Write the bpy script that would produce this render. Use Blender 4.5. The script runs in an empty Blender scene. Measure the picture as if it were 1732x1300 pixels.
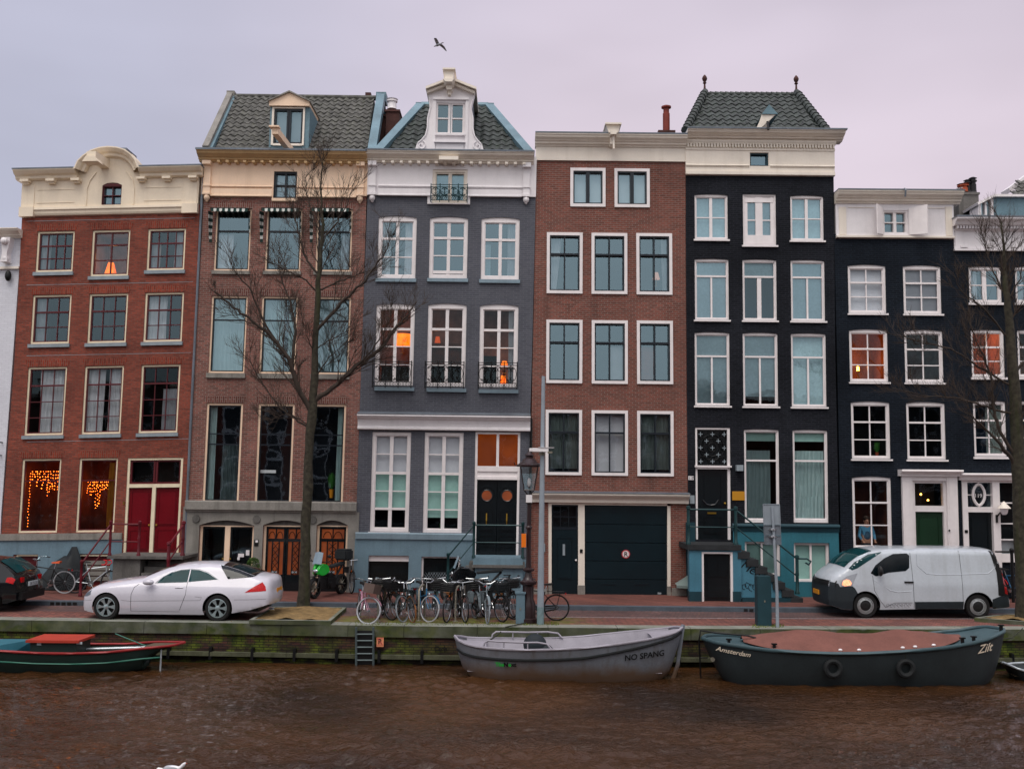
import bpy, bmesh, math, random
from math import sin, cos, tan, pi, radians, atan2, sqrt, hypot
from mathutils import Vector, Matrix
from mathutils.geometry import delaunay_2d_cdt
random.seed(7)
S = bpy.context.scene
COL = S.collection
# ---------------------------------------------------------------- camera
FPX, CX, CY = 1700.0, 866.0, 650.0
PITCH, ROLL = math.atan(160/1700), .010
CAM = Vector((0, 0, 3.7))
_f = Vector((0, cos(PITCH), sin(PITCH))); _r0 = Vector((1, 0, 0)); _u0 = _r0.cross(_f)
_R = _r0*cos(ROLL) + _u0*sin(ROLL); _U = _u0*cos(ROLL) - _r0*sin(ROLL)
cd = bpy.data.cameras.new('camera'); cam = bpy.data.objects.new('camera', cd); COL.objects.link(cam)
m3 = Matrix((_R, _U, -_f)).transposed()
cam.matrix_world = Matrix.Translation(CAM) @ m3.to_4x4()
cd.sensor_width = 36; cd.lens = 36*FPX/1732; cd.clip_end = 2000; cd.clip_start = .1
S.camera = cam
S.render.resolution_x, S.render.resolution_y = 1024, 768
# ---------------------------------------------------------------- light
W = bpy.data.worlds.new('World'); S.world = W; W.use_nodes = True
nt = W.node_tree; N = nt.nodes; N.clear()
def nn(t, **k):
    n = N.new(t)
    for a, b in k.items(): setattr(n, a, b)
    return n
wo = nn('ShaderNodeOutputWorld'); bg = nn('ShaderNodeBackground'); bg.inputs[1].default_value = .1
sky = nn('ShaderNodeTexSky', sky_type='NISHITA', sun_disc=False)
SUN_EL, SUN_AZ = radians(62), radians(200)
sky.sun_elevation = SUN_EL; sky.sun_rotation = SUN_AZ; sky.dust_density = 3
tc = nn('ShaderNodeTexCoord'); sep = nn('ShaderNodeSeparateXYZ'); nt.links.new(tc.outputs['Generated'], sep.inputs[0])
def mrange(src, a, b, c, d):
    n = nn('ShaderNodeMapRange', interpolation_type='SMOOTHSTEP'); nt.links.new(src, n.inputs[0])
    for i, v in enumerate((a, b, c, d)): n.inputs[i+1].default_value = v
    return n.outputs[0]
def mixc(fac, a, b, mode='MIX'):
    n = nn('ShaderNodeMix', data_type='RGBA', blend_type=mode)
    for s, v in ((n.inputs[0], fac), (n.inputs[6], a), (n.inputs[7], b)):
        if hasattr(v, 'is_linked'): nt.links.new(v, s)
        elif isinstance(v, (int, float)): s.default_value = v
        else: s.default_value = (*v, 1)
    return n.outputs[2]
noi = nn('ShaderNodeTexNoise'); noi.inputs['Scale'].default_value = 2.2; noi.inputs['Detail'].default_value = 3
mp = nn('ShaderNodeMapping'); mp.inputs['Scale'].default_value = (1, 1, 3); nt.links.new(tc.outputs['Generated'], mp.inputs[0]); nt.links.new(mp.outputs[0], noi.inputs[0])
lr = mrange(sep.outputs[0], -.40, .10, 0, 1)
c1 = mixc(lr, (4.4, 4.5, 5.6), (6.5, 5.6, 6.3))
low = mrange(sep.outputs[2], .20, .50, 1, 0)
hi = mixc(low, (4.5, 4.35, 5.4), c1)
c1b = mixc(.45, c1, hi)
back = mrange(sep.outputs[1], -.5, .2, 1, 0)
c2 = mixc(back, c1b, (7.6, 7.4, 7.7))
cl = mrange(noi.outputs[0], .3, .7, .90, 1.07)
c3 = mixc(1.0, c2, cl, 'MULTIPLY')
zen = mrange(sep.outputs[2], .5, .95, 1.0, 1.8)
c4 = mixc(1.0, c3, zen, 'MULTIPLY')
c5 = mixc(.04, c4, sky.outputs[0])
nt.links.new(c5, bg.inputs[0]); nt.links.new(bg.outputs[0], wo.inputs[0])
sl = bpy.data.lights.new('sun', 'SUN'); sl.energy = 1.4; sl.angle = radians(38); sl.color = (1, .93, .84)
so = bpy.data.objects.new('sun', sl); COL.objects.link(so)
sd = Vector((sin(SUN_AZ)*cos(SUN_EL), cos(SUN_AZ)*cos(SUN_EL), sin(SUN_EL)))
so.rotation_euler = sd.to_track_quat('Z', 'Y').to_euler(); so.location = (0, -20, 30)
vs = S.view_settings; vs.view_transform = 'Standard'; vs.look = 'None'; vs.gamma = 1; vs.use_curve_mapping = False; vs.exposure = .27
S.render.engine = 'CYCLES'
S.cycles.use_denoising = True; S.cycles.max_bounces = 6; S.cycles.transparent_max_bounces = 12; S.cycles.caustics_reflective = False
# ---------------------------------------------------------------- picture <-> place
def ray(px, py): return _f + _R*((px-CX)/FPX) - _U*((py-CY)/FPX)
def P(px, py, Y):
    r = ray(px, py); return CAM + r*(Y/r.y)
def G(px, py, z=0):
    r = ray(px, py); return CAM + r*((z-CAM.z)/r.z)
def ip(tab, x):
    if x <= tab[0][0]: return tab[0][1]
    for (a, b), (c, d) in zip(tab, tab[1:]):
        if x <= c: return b + (d-b)*(x-a)/(c-a)
    return tab[-1][1]
LEAN = [(0,.066),(90,.063),(275,.051),(385,.0477),(560,.0367),(666,.0277),(845,.016),(955,.005),(1107,-.006),(1204,-.008),(1368,-.0135),(1470,-.023),(1565,-.027),(1670,-.033),(1732,-.035)]
YF = 32.1
class Fr:
    """a facade frame: (x, y) in photo pixels on the facade plane, d metres in front of it"""
    def __init__(s, cx, cy, t=.011, Y=YF, lean=None):
        s.cx, s.cy, s.t, s.Y = cx, cy, t, Y; s.s = ip(LEAN, cx) if lean is None else lean
    def __call__(s, x, y, d=0):
        p = P(x - s.s*(y-s.cy), y + s.t*(x-s.cx), s.Y); return Vector((p.x, p.y-d, p.z))
# ---------------------------------------------------------------- mesh builder
ORG = {}
class MB:
    def __init__(s): s.v = []; s.f = []; s.sm = False
    def add(s, vs, fs):
        n = len(s.v); s.v += [Vector(v) for v in vs]; s.f += [tuple(i+n for i in f) for f in fs]; return s
    def hexa(s, p):      # 8 points: 4 back/bottom loop then 4 front/top loop
        return s.add(p, [(3,2,1,0),(4,5,6,7),(0,1,5,4),(1,2,6,5),(2,3,7,6),(3,0,4,7)])
    def box(s, c, d, rz=0):
        x, y, z = (q/2 for q in d); c = Vector(c); ca, sa = cos(rz), sin(rz)
        return s.hexa([c + Vector((ca*a-sa*b, sa*a+ca*b, e)) for a, b, e in ((-x,-y,-z),(x,-y,-z),(x,y,-z),(-x,y,-z),(-x,-y,z),(x,-y,z),(x,y,z),(-x,y,z))])
    def fbox(s, fr, x0, y0, x1, y1, d0, d1):
        return s.hexa([fr(x0,y0,d0), fr(x1,y0,d0), fr(x1,y1,d0), fr(x0,y1,d0), fr(x0,y0,d1), fr(x1,y0,d1), fr(x1,y1,d1), fr(x0,y1,d1)])
    def loopex(s, A, B):
        n = len(A); b = len(s.v); s.v += [Vector(v) for v in list(A)+list(B)]
        s.f.append(tuple(range(b+n-1, b-1, -1))); s.f.append(tuple(range(b+n, b+2*n)))
        for i in range(n): j = (i+1) % n; s.f.append((b+i, b+j, b+n+j, b+n+i))
        return s
    def fpoly(s, fr, pts, d0, d1): return s.loopex([fr(x, y, d0) for x, y in pts], [fr(x, y, d1) for x, y in pts])
    def fprism(s, fr, prof, x0, x1): return s.loopex([fr(x0, y, d) for y, d in prof], [fr(x1, y, d) for y, d in prof])
    def quad(s, a, b, c, d): return s.add([a, b, c, d], [(0,1,2,3)])
    def tube(s, pts, r, n=6, cap=True):
        pts = [Vector(p) for p in pts]; k = len(pts)
        rs = r if isinstance(r, (list, tuple)) else [r]*k
        b = len(s.v); prev = None
        for i, p in enumerate(pts):
            d = (pts[min(i+1, k-1)] - pts[max(i-1, 0)])
            if d.length < 1e-9: d = Vector((0,0,1))
            d.normalize()
            if prev is None:
                a = Vector((0,0,1)) if abs(d.z) < .9 else Vector((1,0,0)); u = d.cross(a).normalized()
            else:
                u = prev - d*prev.dot(d); u = u.normalized() if u.length > 1e-6 else d.orthogonal().normalized()
            prev = u; w = d.cross(u)
            for j in range(n): t = 2*pi*j/n; s.v.append(p + (u*cos(t)+w*sin(t))*rs[i])
        for i in range(k-1):
            for j in range(n):
                j2 = (j+1) % n; s.f.append((b+i*n+j, b+i*n+j2, b+(i+1)*n+j2, b+(i+1)*n+j))
        if cap: s.f.append(tuple(range(b+n-1, b-1, -1))); s.f.append(tuple(range(b+(k-1)*n, b+k*n)))
        return s
    def lathe(s, c, prof, n=16, ax='Z', cap=True):
        c = Vector(c); b = len(s.v)
        for r, h in prof:
            for j in range(n):
                t = 2*pi*j/n
                o = {'Z': (r*cos(t), r*sin(t), h), 'Y': (r*cos(t), h, r*sin(t)), 'X': (h, r*cos(t), r*sin(t))}[ax]
                s.v.append(c + Vector(o))
        k = len(prof)
        for i in range(k-1):
            for j in range(n):
                j2 = (j+1) % n; s.f.append((b+i*n+j, b+i*n+j2, b+(i+1)*n+j2, b+(i+1)*n+j))
        if cap: s.f.append(tuple(range(b+n-1, b-1, -1))); s.f.append(tuple(range(b+(k-1)*n, b+k*n)))
        return s
    def ball(s, c, r, n=10, m=7):
        r = Vector(r) if not isinstance(r, (int, float)) else Vector((r,r,r)); c = Vector(c); b = len(s.v)
        s.v.append(c+Vector((0,0,r.z)))
        for i in range(1, m):
            a = pi*i/m
            for j in range(n): t = 2*pi*j/n; s.v.append(c+Vector((r.x*sin(a)*cos(t), r.y*sin(a)*sin(t), r.z*cos(a))))
        s.v.append(c-Vector((0,0,r.z))); e = len(s.v)-1
        for j in range(n):
            j2 = (j+1) % n; s.f.append((b, b+1+j, b+1+j2)); s.f.append((e, b+1+(m-2)*n+j2, b+1+(m-2)*n+j))
            for i in range(m-2): s.f.append((b+1+i*n+j, b+1+(i+1)*n+j, b+1+(i+1)*n+j2, b+1+i*n+j2))
        return s
    def xf(s, M, start=0):
        for i in range(start, len(s.v)): s.v[i] = M @ s.v[i]
        return s
    def build(s, name, mat, parent=None, smooth=False, loc=None, recalc=True):
        if not s.v: return None
        me = bpy.data.meshes.new(name); o = bpy.data.objects.new(name, me); COL.objects.link(o)
        if parent is not None: org = ORG[parent.name]; o.parent = parent
        else:
            org = Vector(loc) if loc is not None else Vector((sum(v.x for v in s.v)/len(s.v), sum(v.y for v in s.v)/len(s.v), min(v.z for v in s.v)))
            o.location = org
        ORG[o.name] = org
        me.from_pydata([tuple(v-org) for v in s.v], [], s.f)
        if recalc:
            bm = bmesh.new(); bm.from_mesh(me); bmesh.ops.recalc_face_normals(bm, faces=bm.faces); bm.to_mesh(me); bm.free()
        if smooth:
            for p in me.polygons: p.use_smooth = True
            try: me.set_sharp_from_angle(angle=radians(smooth if smooth is not True else 40))
            except Exception: pass
        me.materials.append(mat if not isinstance(mat, str) else M[mat]); me.update()
        return o
def tag(o, label=None, cat=None, group=None, kind=None):
    if label: o['label'] = label
    if cat: o['category'] = cat
    if group: o['group'] = group
    if kind: o['kind'] = kind
    return o
def thing(name, label, cat, loc=(0,0,0), group=None):
    o = bpy.data.objects.new(name, None); COL.objects.link(o); o.location = loc; ORG[o.name] = Vector(loc); o.empty_display_size = .2
    return tag(o, label, cat, group)
def local(name, label, cat, group=None):   # built round the origin, moved later
    return thing(name, label, cat, (0,0,0), group)
def bevel(o, w=.01, seg=2):
    bm = bmesh.new(); bm.from_mesh(o.data)
    bmesh.ops.remove_doubles(bm, verts=bm.verts, dist=1e-5)
    es = [e for e in bm.edges if len(e.link_faces) == 2 and e.calc_face_angle(0) > .5]
    bmesh.ops.bevel(bm, geom=es, offset=w, segments=seg, affect='EDGES', clamp_overlap=True)
    bm.to_mesh(o.data); bm.free(); return o
# ---------------------------------------------------------------- materials
M = {}
def lin(c):
    if isinstance(c, str):
        c = tuple(int(c[i:i+2], 16)/255 for i in (0, 2, 4)); return tuple(((v+.055)/1.055)**2.4 if v > .04045 else v/12.92 for v in c)
    return c
class NT:
    def __init__(s, m): s.t = m.node_tree; s.n = s.t.nodes; s.b = s.n['Principled BSDF']
    def new(s, t, **k):
        n = s.n.new(t)
        for a, b in k.items(): setattr(n, a, b)
        return n
    def put(s, sock, v):
        if hasattr(v, 'is_linked'): s.t.links.new(v, sock)
        elif isinstance(v, (tuple, list)) and len(v) == 3 and sock.type == 'RGBA': sock.default_value = (*v, 1)
        else: sock.default_value = v
    def pos(s, sc=(1,1,1)):
        g = s.new('ShaderNodeNewGeometry'); m = s.new('ShaderNodeMapping'); m.inputs['Scale'].default_value = sc
        s.t.links.new(g.outputs['Position'], m.inputs[0]); return m.outputs[0]
    def noise(s, scale, sc=(1,1,1), detail=4, vec=None, dist=0):
        n = s.new('ShaderNodeTexNoise'); n.inputs['Scale'].default_value = scale; n.inputs['Detail'].default_value = detail; n.inputs['Distortion'].default_value = dist
        s.t.links.new(vec if vec is not None else s.pos(sc), n.inputs[0]); return n.outputs[0]
    def rng(s, src, a, b, c, d):
        n = s.new('ShaderNodeMapRange'); s.t.links.new(src, n.inputs[0])
        for i, v in enumerate((a, b, c, d)): n.inputs[i+1].default_value = v
        return n.outputs[0]
    def mix(s, fac, a, b, mode='MIX'):
        n = s.new('ShaderNodeMix', data_type='RGBA', blend_type=mode)
        s.put(n.inputs[0], fac); s.put(n.inputs[6], a); s.put(n.inputs[7], b); return n.outputs[2]
    def math(s, op, a, b=0):
        n = s.new('ShaderNodeMath', operation=op); s.put(n.inputs[0], a); s.put(n.inputs[1], b); return n.outputs[0]
    def bump(s, h, st=.3, dist=.01):
        n = s.new('ShaderNodeBump'); n.inputs['Strength'].default_value = st; n.inputs['Distance'].default_value = dist
        s.t.links.new(h, n.inputs['Height']); s.t.links.new(n.outputs[0], s.b.inputs['Normal'])
def newmat(name):
    m = bpy.data.materials.new(name); m.use_nodes = True; M[name] = m; return m, NT(m)
def plain(name, c, rough=.6, var=.12, scale=3, metal=0, spec=.4, streak=0, bump=0, coat=0, dirt=None):
    m, k = newmat(name); c = lin(c); b = k.b
    n = k.noise(scale); v = k.rng(n, .3, .7, 1-var, 1+var)
    col = k.mix(1.0, c, v, 'MULTIPLY')
    n3 = k.noise(scale*14, detail=2); col = k.mix(1.0, col, k.rng(n3, .3, .7, 1-var*.6, 1+var*.6), 'MULTIPLY')
    if streak:
        n2 = k.noise(1.2, (5, 5, .35), 6); col = k.mix(k.rng(n2, .52, .75, 0, streak), col, lin(dirt) if dirt else tuple(x*.35 for x in c))
    k.put(b.inputs['Base Color'], col); b.inputs['Roughness'].default_value = rough; b.inputs['Metallic'].default_value = metal
    b.inputs['Specular IOR Level'].default_value = spec; b.inputs['Coat Weight'].default_value = coat; b.inputs['Coat Roughness'].default_value = .05
    if bump: k.bump(k.noise(scale*8), bump, .01)
    return m
def brick(name, c1, c2, mortar, w=.22, h=.068, mo=.010, tilt=0, var=.22, rough=.85, vertical=False, bump=.5, stain=.35, staincol='2a211d', spec=.3, light=0):
    m, k = newmat(name); b = k.b
    g = k.new('ShaderNodeNewGeometry'); sp = k.new('ShaderNodeSeparateXYZ'); k.t.links.new(g.outputs['Position'], sp.inputs[0])
    x = k.math('ADD', sp.outputs[0], sp.outputs[1]); z = k.math('ADD', sp.outputs[2], k.math('MULTIPLY', sp.outputs[0], tilt))
    cb = k.new('ShaderNodeCombineXYZ'); k.put(cb.inputs[0], z if vertical else x); k.put(cb.inputs[1], x if vertical else z)
    t = k.new('ShaderNodeTexBrick'); t.offset = .5; k.t.links.new(cb.outputs[0], t.inputs[0])
    for a, v in (('Scale', 1), ('Mortar Size', mo), ('Mortar Smooth', .3), ('Bias', 0), ('Brick Width', w), ('Row Height', h)): t.inputs[a].default_value = v
    for a, v in (('Color1', c1), ('Color2', c2), ('Mortar', mortar)): t.inputs[a].default_value = (*lin(v), 1)
    col = k.mix(1.0, t.outputs[0], k.rng(k.noise(.5, detail=5), .3, .7, 1-var, 1+var), 'MULTIPLY')
    col = k.mix(1.0, col, k.rng(k.noise(9, (1,1,2.5), 3), .3, .7, 1-var*.7, 1+var*.7), 'MULTIPLY')
    if stain: col = k.mix(k.rng(k.noise(.8, (3,3,.5), 6), .55, .78, 0, stain), col, lin(staincol))
    if light: col = k.mix(k.rng(k.noise(1.7, (1,1,1.6), 8), .58, .72, 0, light), col, lin(mortar))
    k.put(b.inputs['Base Color'], col); b.inputs['Roughness'].default_value = rough; b.inputs['Specular IOR Level'].default_value = spec
    inv = k.math('SUBTRACT', 1.0, t.outputs['Fac']); hh = k.math('ADD', inv, k.math('MULTIPLY', k.noise(40, detail=2), .4))
    k.bump(hh, bump, .012); return m
def emit(name, c, st, c2=None, scale=6):
    m, k = newmat(name); b = k.b; c = lin(c); k.put(b.inputs['Base Color'], tuple(x*.5 for x in c))
    if c2: k.put(b.inputs['Emission Color'], k.mix(k.rng(k.noise(scale), .3, .7, 0, 1), c, lin(c2)))
    else: k.put(b.inputs['Emission Color'], c)
    b.inputs['Emission Strength'].default_value = st; return m
def glass(name, refl=.16, tint=(.93,.96,.96), gl=(.62,.86,.95), wob=.004):
    m = bpy.data.materials.new(name); m.use_nodes = True; M[name] = m; t = m.node_tree; n = t.nodes; n.clear()
    o = n.new('ShaderNodeOutputMaterial'); mx = n.new('ShaderNodeMixShader'); tr = n.new('ShaderNodeBsdfTransparent'); g = n.new('ShaderNodeBsdfGlossy')
    tr.inputs[0].default_value = (*tint, 1); g.inputs[0].default_value = (*gl, 1); g.inputs['Roughness'].default_value = .02
    lw = n.new('ShaderNodeLayerWeight'); lw.inputs[0].default_value = .25; mr = n.new('ShaderNodeMapRange'); t.links.new(lw.outputs['Fresnel'], mr.inputs[0])
    mr.inputs[1].default_value = 0; mr.inputs[2].default_value = 1; mr.inputs[3].default_value = refl; mr.inputs[4].default_value = 1
    no = n.new('ShaderNodeTexNoise'); no.inputs['Scale'].default_value = 1.3; ge = n.new('ShaderNodeNewGeometry'); t.links.new(ge.outputs['Position'], no.inputs[0])
    bp = n.new('ShaderNodeBump'); bp.inputs['Strength'].default_value = 1; bp.inputs['Distance'].default_value = wob; t.links.new(no.outputs[0], bp.inputs['Height']); t.links.new(bp.outputs[0], g.inputs['Normal'])
    t.links.new(mr.outputs[0], mx.inputs[0]); t.links.new(tr.outputs[0], mx.inputs[1]); t.links.new(g.outputs[0], mx.inputs[2]); t.links.new(mx.outputs[0], o.inputs[0])
    return m
# bricks
brick('brick_red', '8e4535', '6e362b', '6e4c42', h=.066, w=.2, tilt=.03, staincol='33201b', stain=.45, light=.12)
brick('brick_brown', '8a564c', '66423b', '85746c', h=.066, w=.2, var=.2, light=.22)
brick('brick_wine', '80493d', '653d34', '7e6a62', h=.066, w=.2, var=.18, light=.08)
brick('lintel_red', '8c3a28', '6b2a1e', '7a5548', vertical=True, tilt=.0)
brick('lintel_brown', '74443c', '5b352f', '8a7970', vertical=True)
brick('brick_grey_paint', '55575f', '4c4e57', '63656d', mo=.008, var=.12, rough=.8, stain=.18, staincol='33343a')
brick('brick_black_paint', '202228', '191b20', '2a2c32', mo=.010, var=.3, rough=.75, stain=.2, staincol='0c0c0f', bump=1.0, spec=.07)
brick('brick_navy_paint', '1b2129', '161b22', '242a33', mo=.010, var=.3, rough=.75, stain=.2, staincol='0b0d12', bump=1.0, spec=.07)
brick('paint_white_wall', 'd8dae2', 'd2d4dc', 'c6c8d0', mo=.006, var=.06, stain=.1, staincol='aaa8aa', bump=.2)
# paints
plain('cream', 'e8dac4', .55, .05, 2, streak=.16, dirt='a89678')
plain('cream_frame', 'e6dabd', .5, .06, 5, streak=.2, dirt='a89670')
plain('buff', 'efd2b6', .55, .06, 2, streak=.22, dirt='b8905f')
plain('buff_dark', 'c4a478', .55, .1, 2, streak=.2)
plain('ivory', 'e8dfd2', .55, .05, 2, streak=.15, dirt='b5a68e')
plain('white', 'e6e2e4', .5, .05, 2, streak=.14, dirt='a8a4a4')
plain('white_frame', 'e8e2e2', .45, .05, 4, streak=.12, dirt='a8a098')
plain('stone', '83807a', .8, .18, 2, streak=.5, dirt='4a4740', bump=.3)
plain('stone_dark', '5f5d5a', .85, .25, 2, streak=.5, bump=.4)
plain('sill_grey', '8a959c', .7, .12, 4, streak=.2)
plain('slate_blue', '667f8c', .6, .12, 1.6, streak=.3, dirt='43525a')
plain('slate_blue_light', '7d929e', .6, .1, 1.6, streak=.3, dirt='56666e')
plain('teal', '2b6977', .5, .12, 1.8, streak=.3, dirt='1b4854')
plain('teal_light', '427589', .5, .12, 1.8, streak=.35, dirt='33606f')
plain('teal_dark', '123640', .5, .15, 2)
plain('zinc', '647f8a', .55, .2, 1.5, metal=.1, streak=.3, dirt='4c6c78')
plain('zinc_dark', '6f7780', .5, .2, 1.5, metal=.3, streak=.3)
plain('sash_dark', '141d26', .35, .1)
plain('sash_red', '551a20', .35, .15)
plain('door_red', '6a0c18', .22, .1, 1.5, coat=.3)
plain('door_dark', '0a1317', .25, .15, 1.5, coat=.2)
plain('door_green', '14311f', .3, .15, 1.5)
plain('door_teal', '081c23', .3, .15, 1.5)
plain('iron', '131416', .45, .2, metal=.3)
plain('iron_teal', '17393c', .4, .2, metal=.2)
plain('rail_red', '5f1420', .4, .15)
plain('brass', '9a7a30', .35, .1, metal=.9)
plain('roof_tile', '545450', .8, .6, 6, streak=.4, dirt='5e6150', bump=.4)
plain('roof_tile_dark', '3a403e', .7, .55, 5, streak=.3, dirt='4a5a4a', bump=.4)
plain('room', '17120f', .9, .2)
plain('room_lit', '86706a', .9, .3); plain('room_amber', 'a06a40', .9, .4, 1.5); plain('room_warm', '5a2c18', .9, .4)
plain('room_grey', '2b2c30', .9, .3)
plain('curtain', 'd8dade', .85, .08)
plain('curtain_cyan', 'b2c8c9', .85, .06)
plain('curtain_gold', 'c8882a', .85, .15)
plain('blind', 'c8d4da', .8, .04)
plain('blind_cyan', '9cbac2', .8, .16, 1.1, streak=.3, dirt='7f9aa2')
plain('blind_mint', '9cc4bc', .8, .06)
plain('blind_white', 'c9cad2', .8, .04)
plain('chimney_brick', '4a2f2b', .9, .3, bump=.4)
plain('terracotta', 'a04a2c', .7, .2)
plain('awning_green', '10332f', .8, .15); plain('awning_white', 'cfd2cc', .8, .15)
glass('pane', .10); glass('pane_sky', .26, tint=(.90,.94,.95), gl=(.55,.79,.88)); glass('pane_low', .015); glass('pane_car', .12, tint=(.35,.55,.55))
emit('lamp_orange', 'ff5204', 1.5, 'ff8410', 5); emit('lamp_bulb', 'ffb040', 14); emit('fairy', 'ff6a1c', 9); emit('lit_amber', 'a84808', .38, '5a2208', 1.2); emit('wall_glow', 'd84410', .5, '7a1c08', 2)
# ---------------------------------------------------------------- house kit
def pbox(mb, x0, y0, x1, y1, Yn, Yd):
    a, b = P((x0+x1)/2, y0, Yn).z, P((x0+x1)/2, y1, Yn).z; l, r = P(x0, (y0+y1)/2, Yn).x, P(x1, (y0+y1)/2, Yn).x
    return mb.box(((l+r)/2, Yn+Yd/2, (a+b)/2), (abs(r-l), Yd, abs(a-b)))
def in_poly(p, poly):
    c = False; n = len(poly)
    for i in range(n):
        a, b = poly[i], poly[(i+1) % n]
        if (a[1] > p[1]) != (b[1] > p[1]) and p[0] < (b[0]-a[0])*(p[1]-a[1])/(b[1]-a[1])+a[0]: c = not c
    return c
def cdt(outer, holes, extra=()):
    vs = []; es = []
    for loop in [outer]+list(holes):
        b = len(vs); vs += [Vector(p) for p in loop]; n = len(loop); es += [(b+i, b+(i+1) % n) for i in range(n)]
    vs += [Vector(p) for p in extra]
    v, e, f = delaunay_2d_cdt(vs, es, [], 0, 1e-4)[:3]
    out = []
    for t in f:
        c = sum((v[i] for i in t), Vector((0, 0)))/len(t)
        if in_poly(c, outer) and not any(in_poly(c, h) for h in holes): out.append(tuple(t))
    return v, out
def sheet_wall(outer, holes, Y, th):
    v, f = cdt(outer, holes); mb = MB(); n = len(v)
    mb.v = [Vector((p.x, Y, p.y)) for p in v] + [Vector((p.x, Y+th, p.y)) for p in v]
    cnt = {}
    for t in f:
        mb.f.append(t); mb.f.append(tuple(i+n for i in reversed(t)))
        for a, b in zip(t, t[1:]+t[:1]): cnt[(min(a,b), max(a,b))] = cnt.get((min(a,b), max(a,b)), 0)+1
    for (a, b), c in cnt.items():
        if c == 1: mb.f.append((a, b, b+n, a+n))
    return mb
class House:
    def __init__(s, name, label, cx, t, dY=0):
        s.Y = YF+dY; s.t = t; s.holes = []; s.root = thing(name, label, 'house', P(cx, 1006, s.Y)*1); s.root['group'] = 'canal houses in the row'
    def fr(s, cx, cy, **k): return Fr(cx, cy, k.get('t', s.t), s.Y)
    def hole(s, fr, pts): s.holes.append([(lambda p: (p.x, p.z))(fr(x, y)) for x, y in pts])
    def wall(s, px, mat, depth=9, split=None):
        outer = [(lambda p: (p.x, p.z))(P(x, y, s.Y)) for x, y in px]
        mb = sheet_wall(outer, s.holes, s.Y, .24); s.W = mb.build('wall', mat, s.root, recalc=True)
        xs = [p[0] for p in outer]; return s.W
    def body(s, px, depth=9, mat='brick_brown'):   # side walls and flat lid behind the facade, slightly inset
        c = sum(x for x, y in px)/len(px); q = [(x+(3 if x < c else -3), y+3) for x, y in px]
        A = [P(x, y, s.Y) for x, y in q]; A = [Vector((p.x, s.Y+.25, p.z)) for p in A]; B = [p+Vector((0, depth, 0)) for p in A]
        mb = MB(); n = len(A); mb.v = A+B
        for i in range(n): mb.f.append((i, (i+1) % n, n+(i+1) % n, n+i))
        mb.f.append(tuple(range(2*n-1, n-1, -1))); return mb.build('side_wall', mat, s.root)
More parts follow.
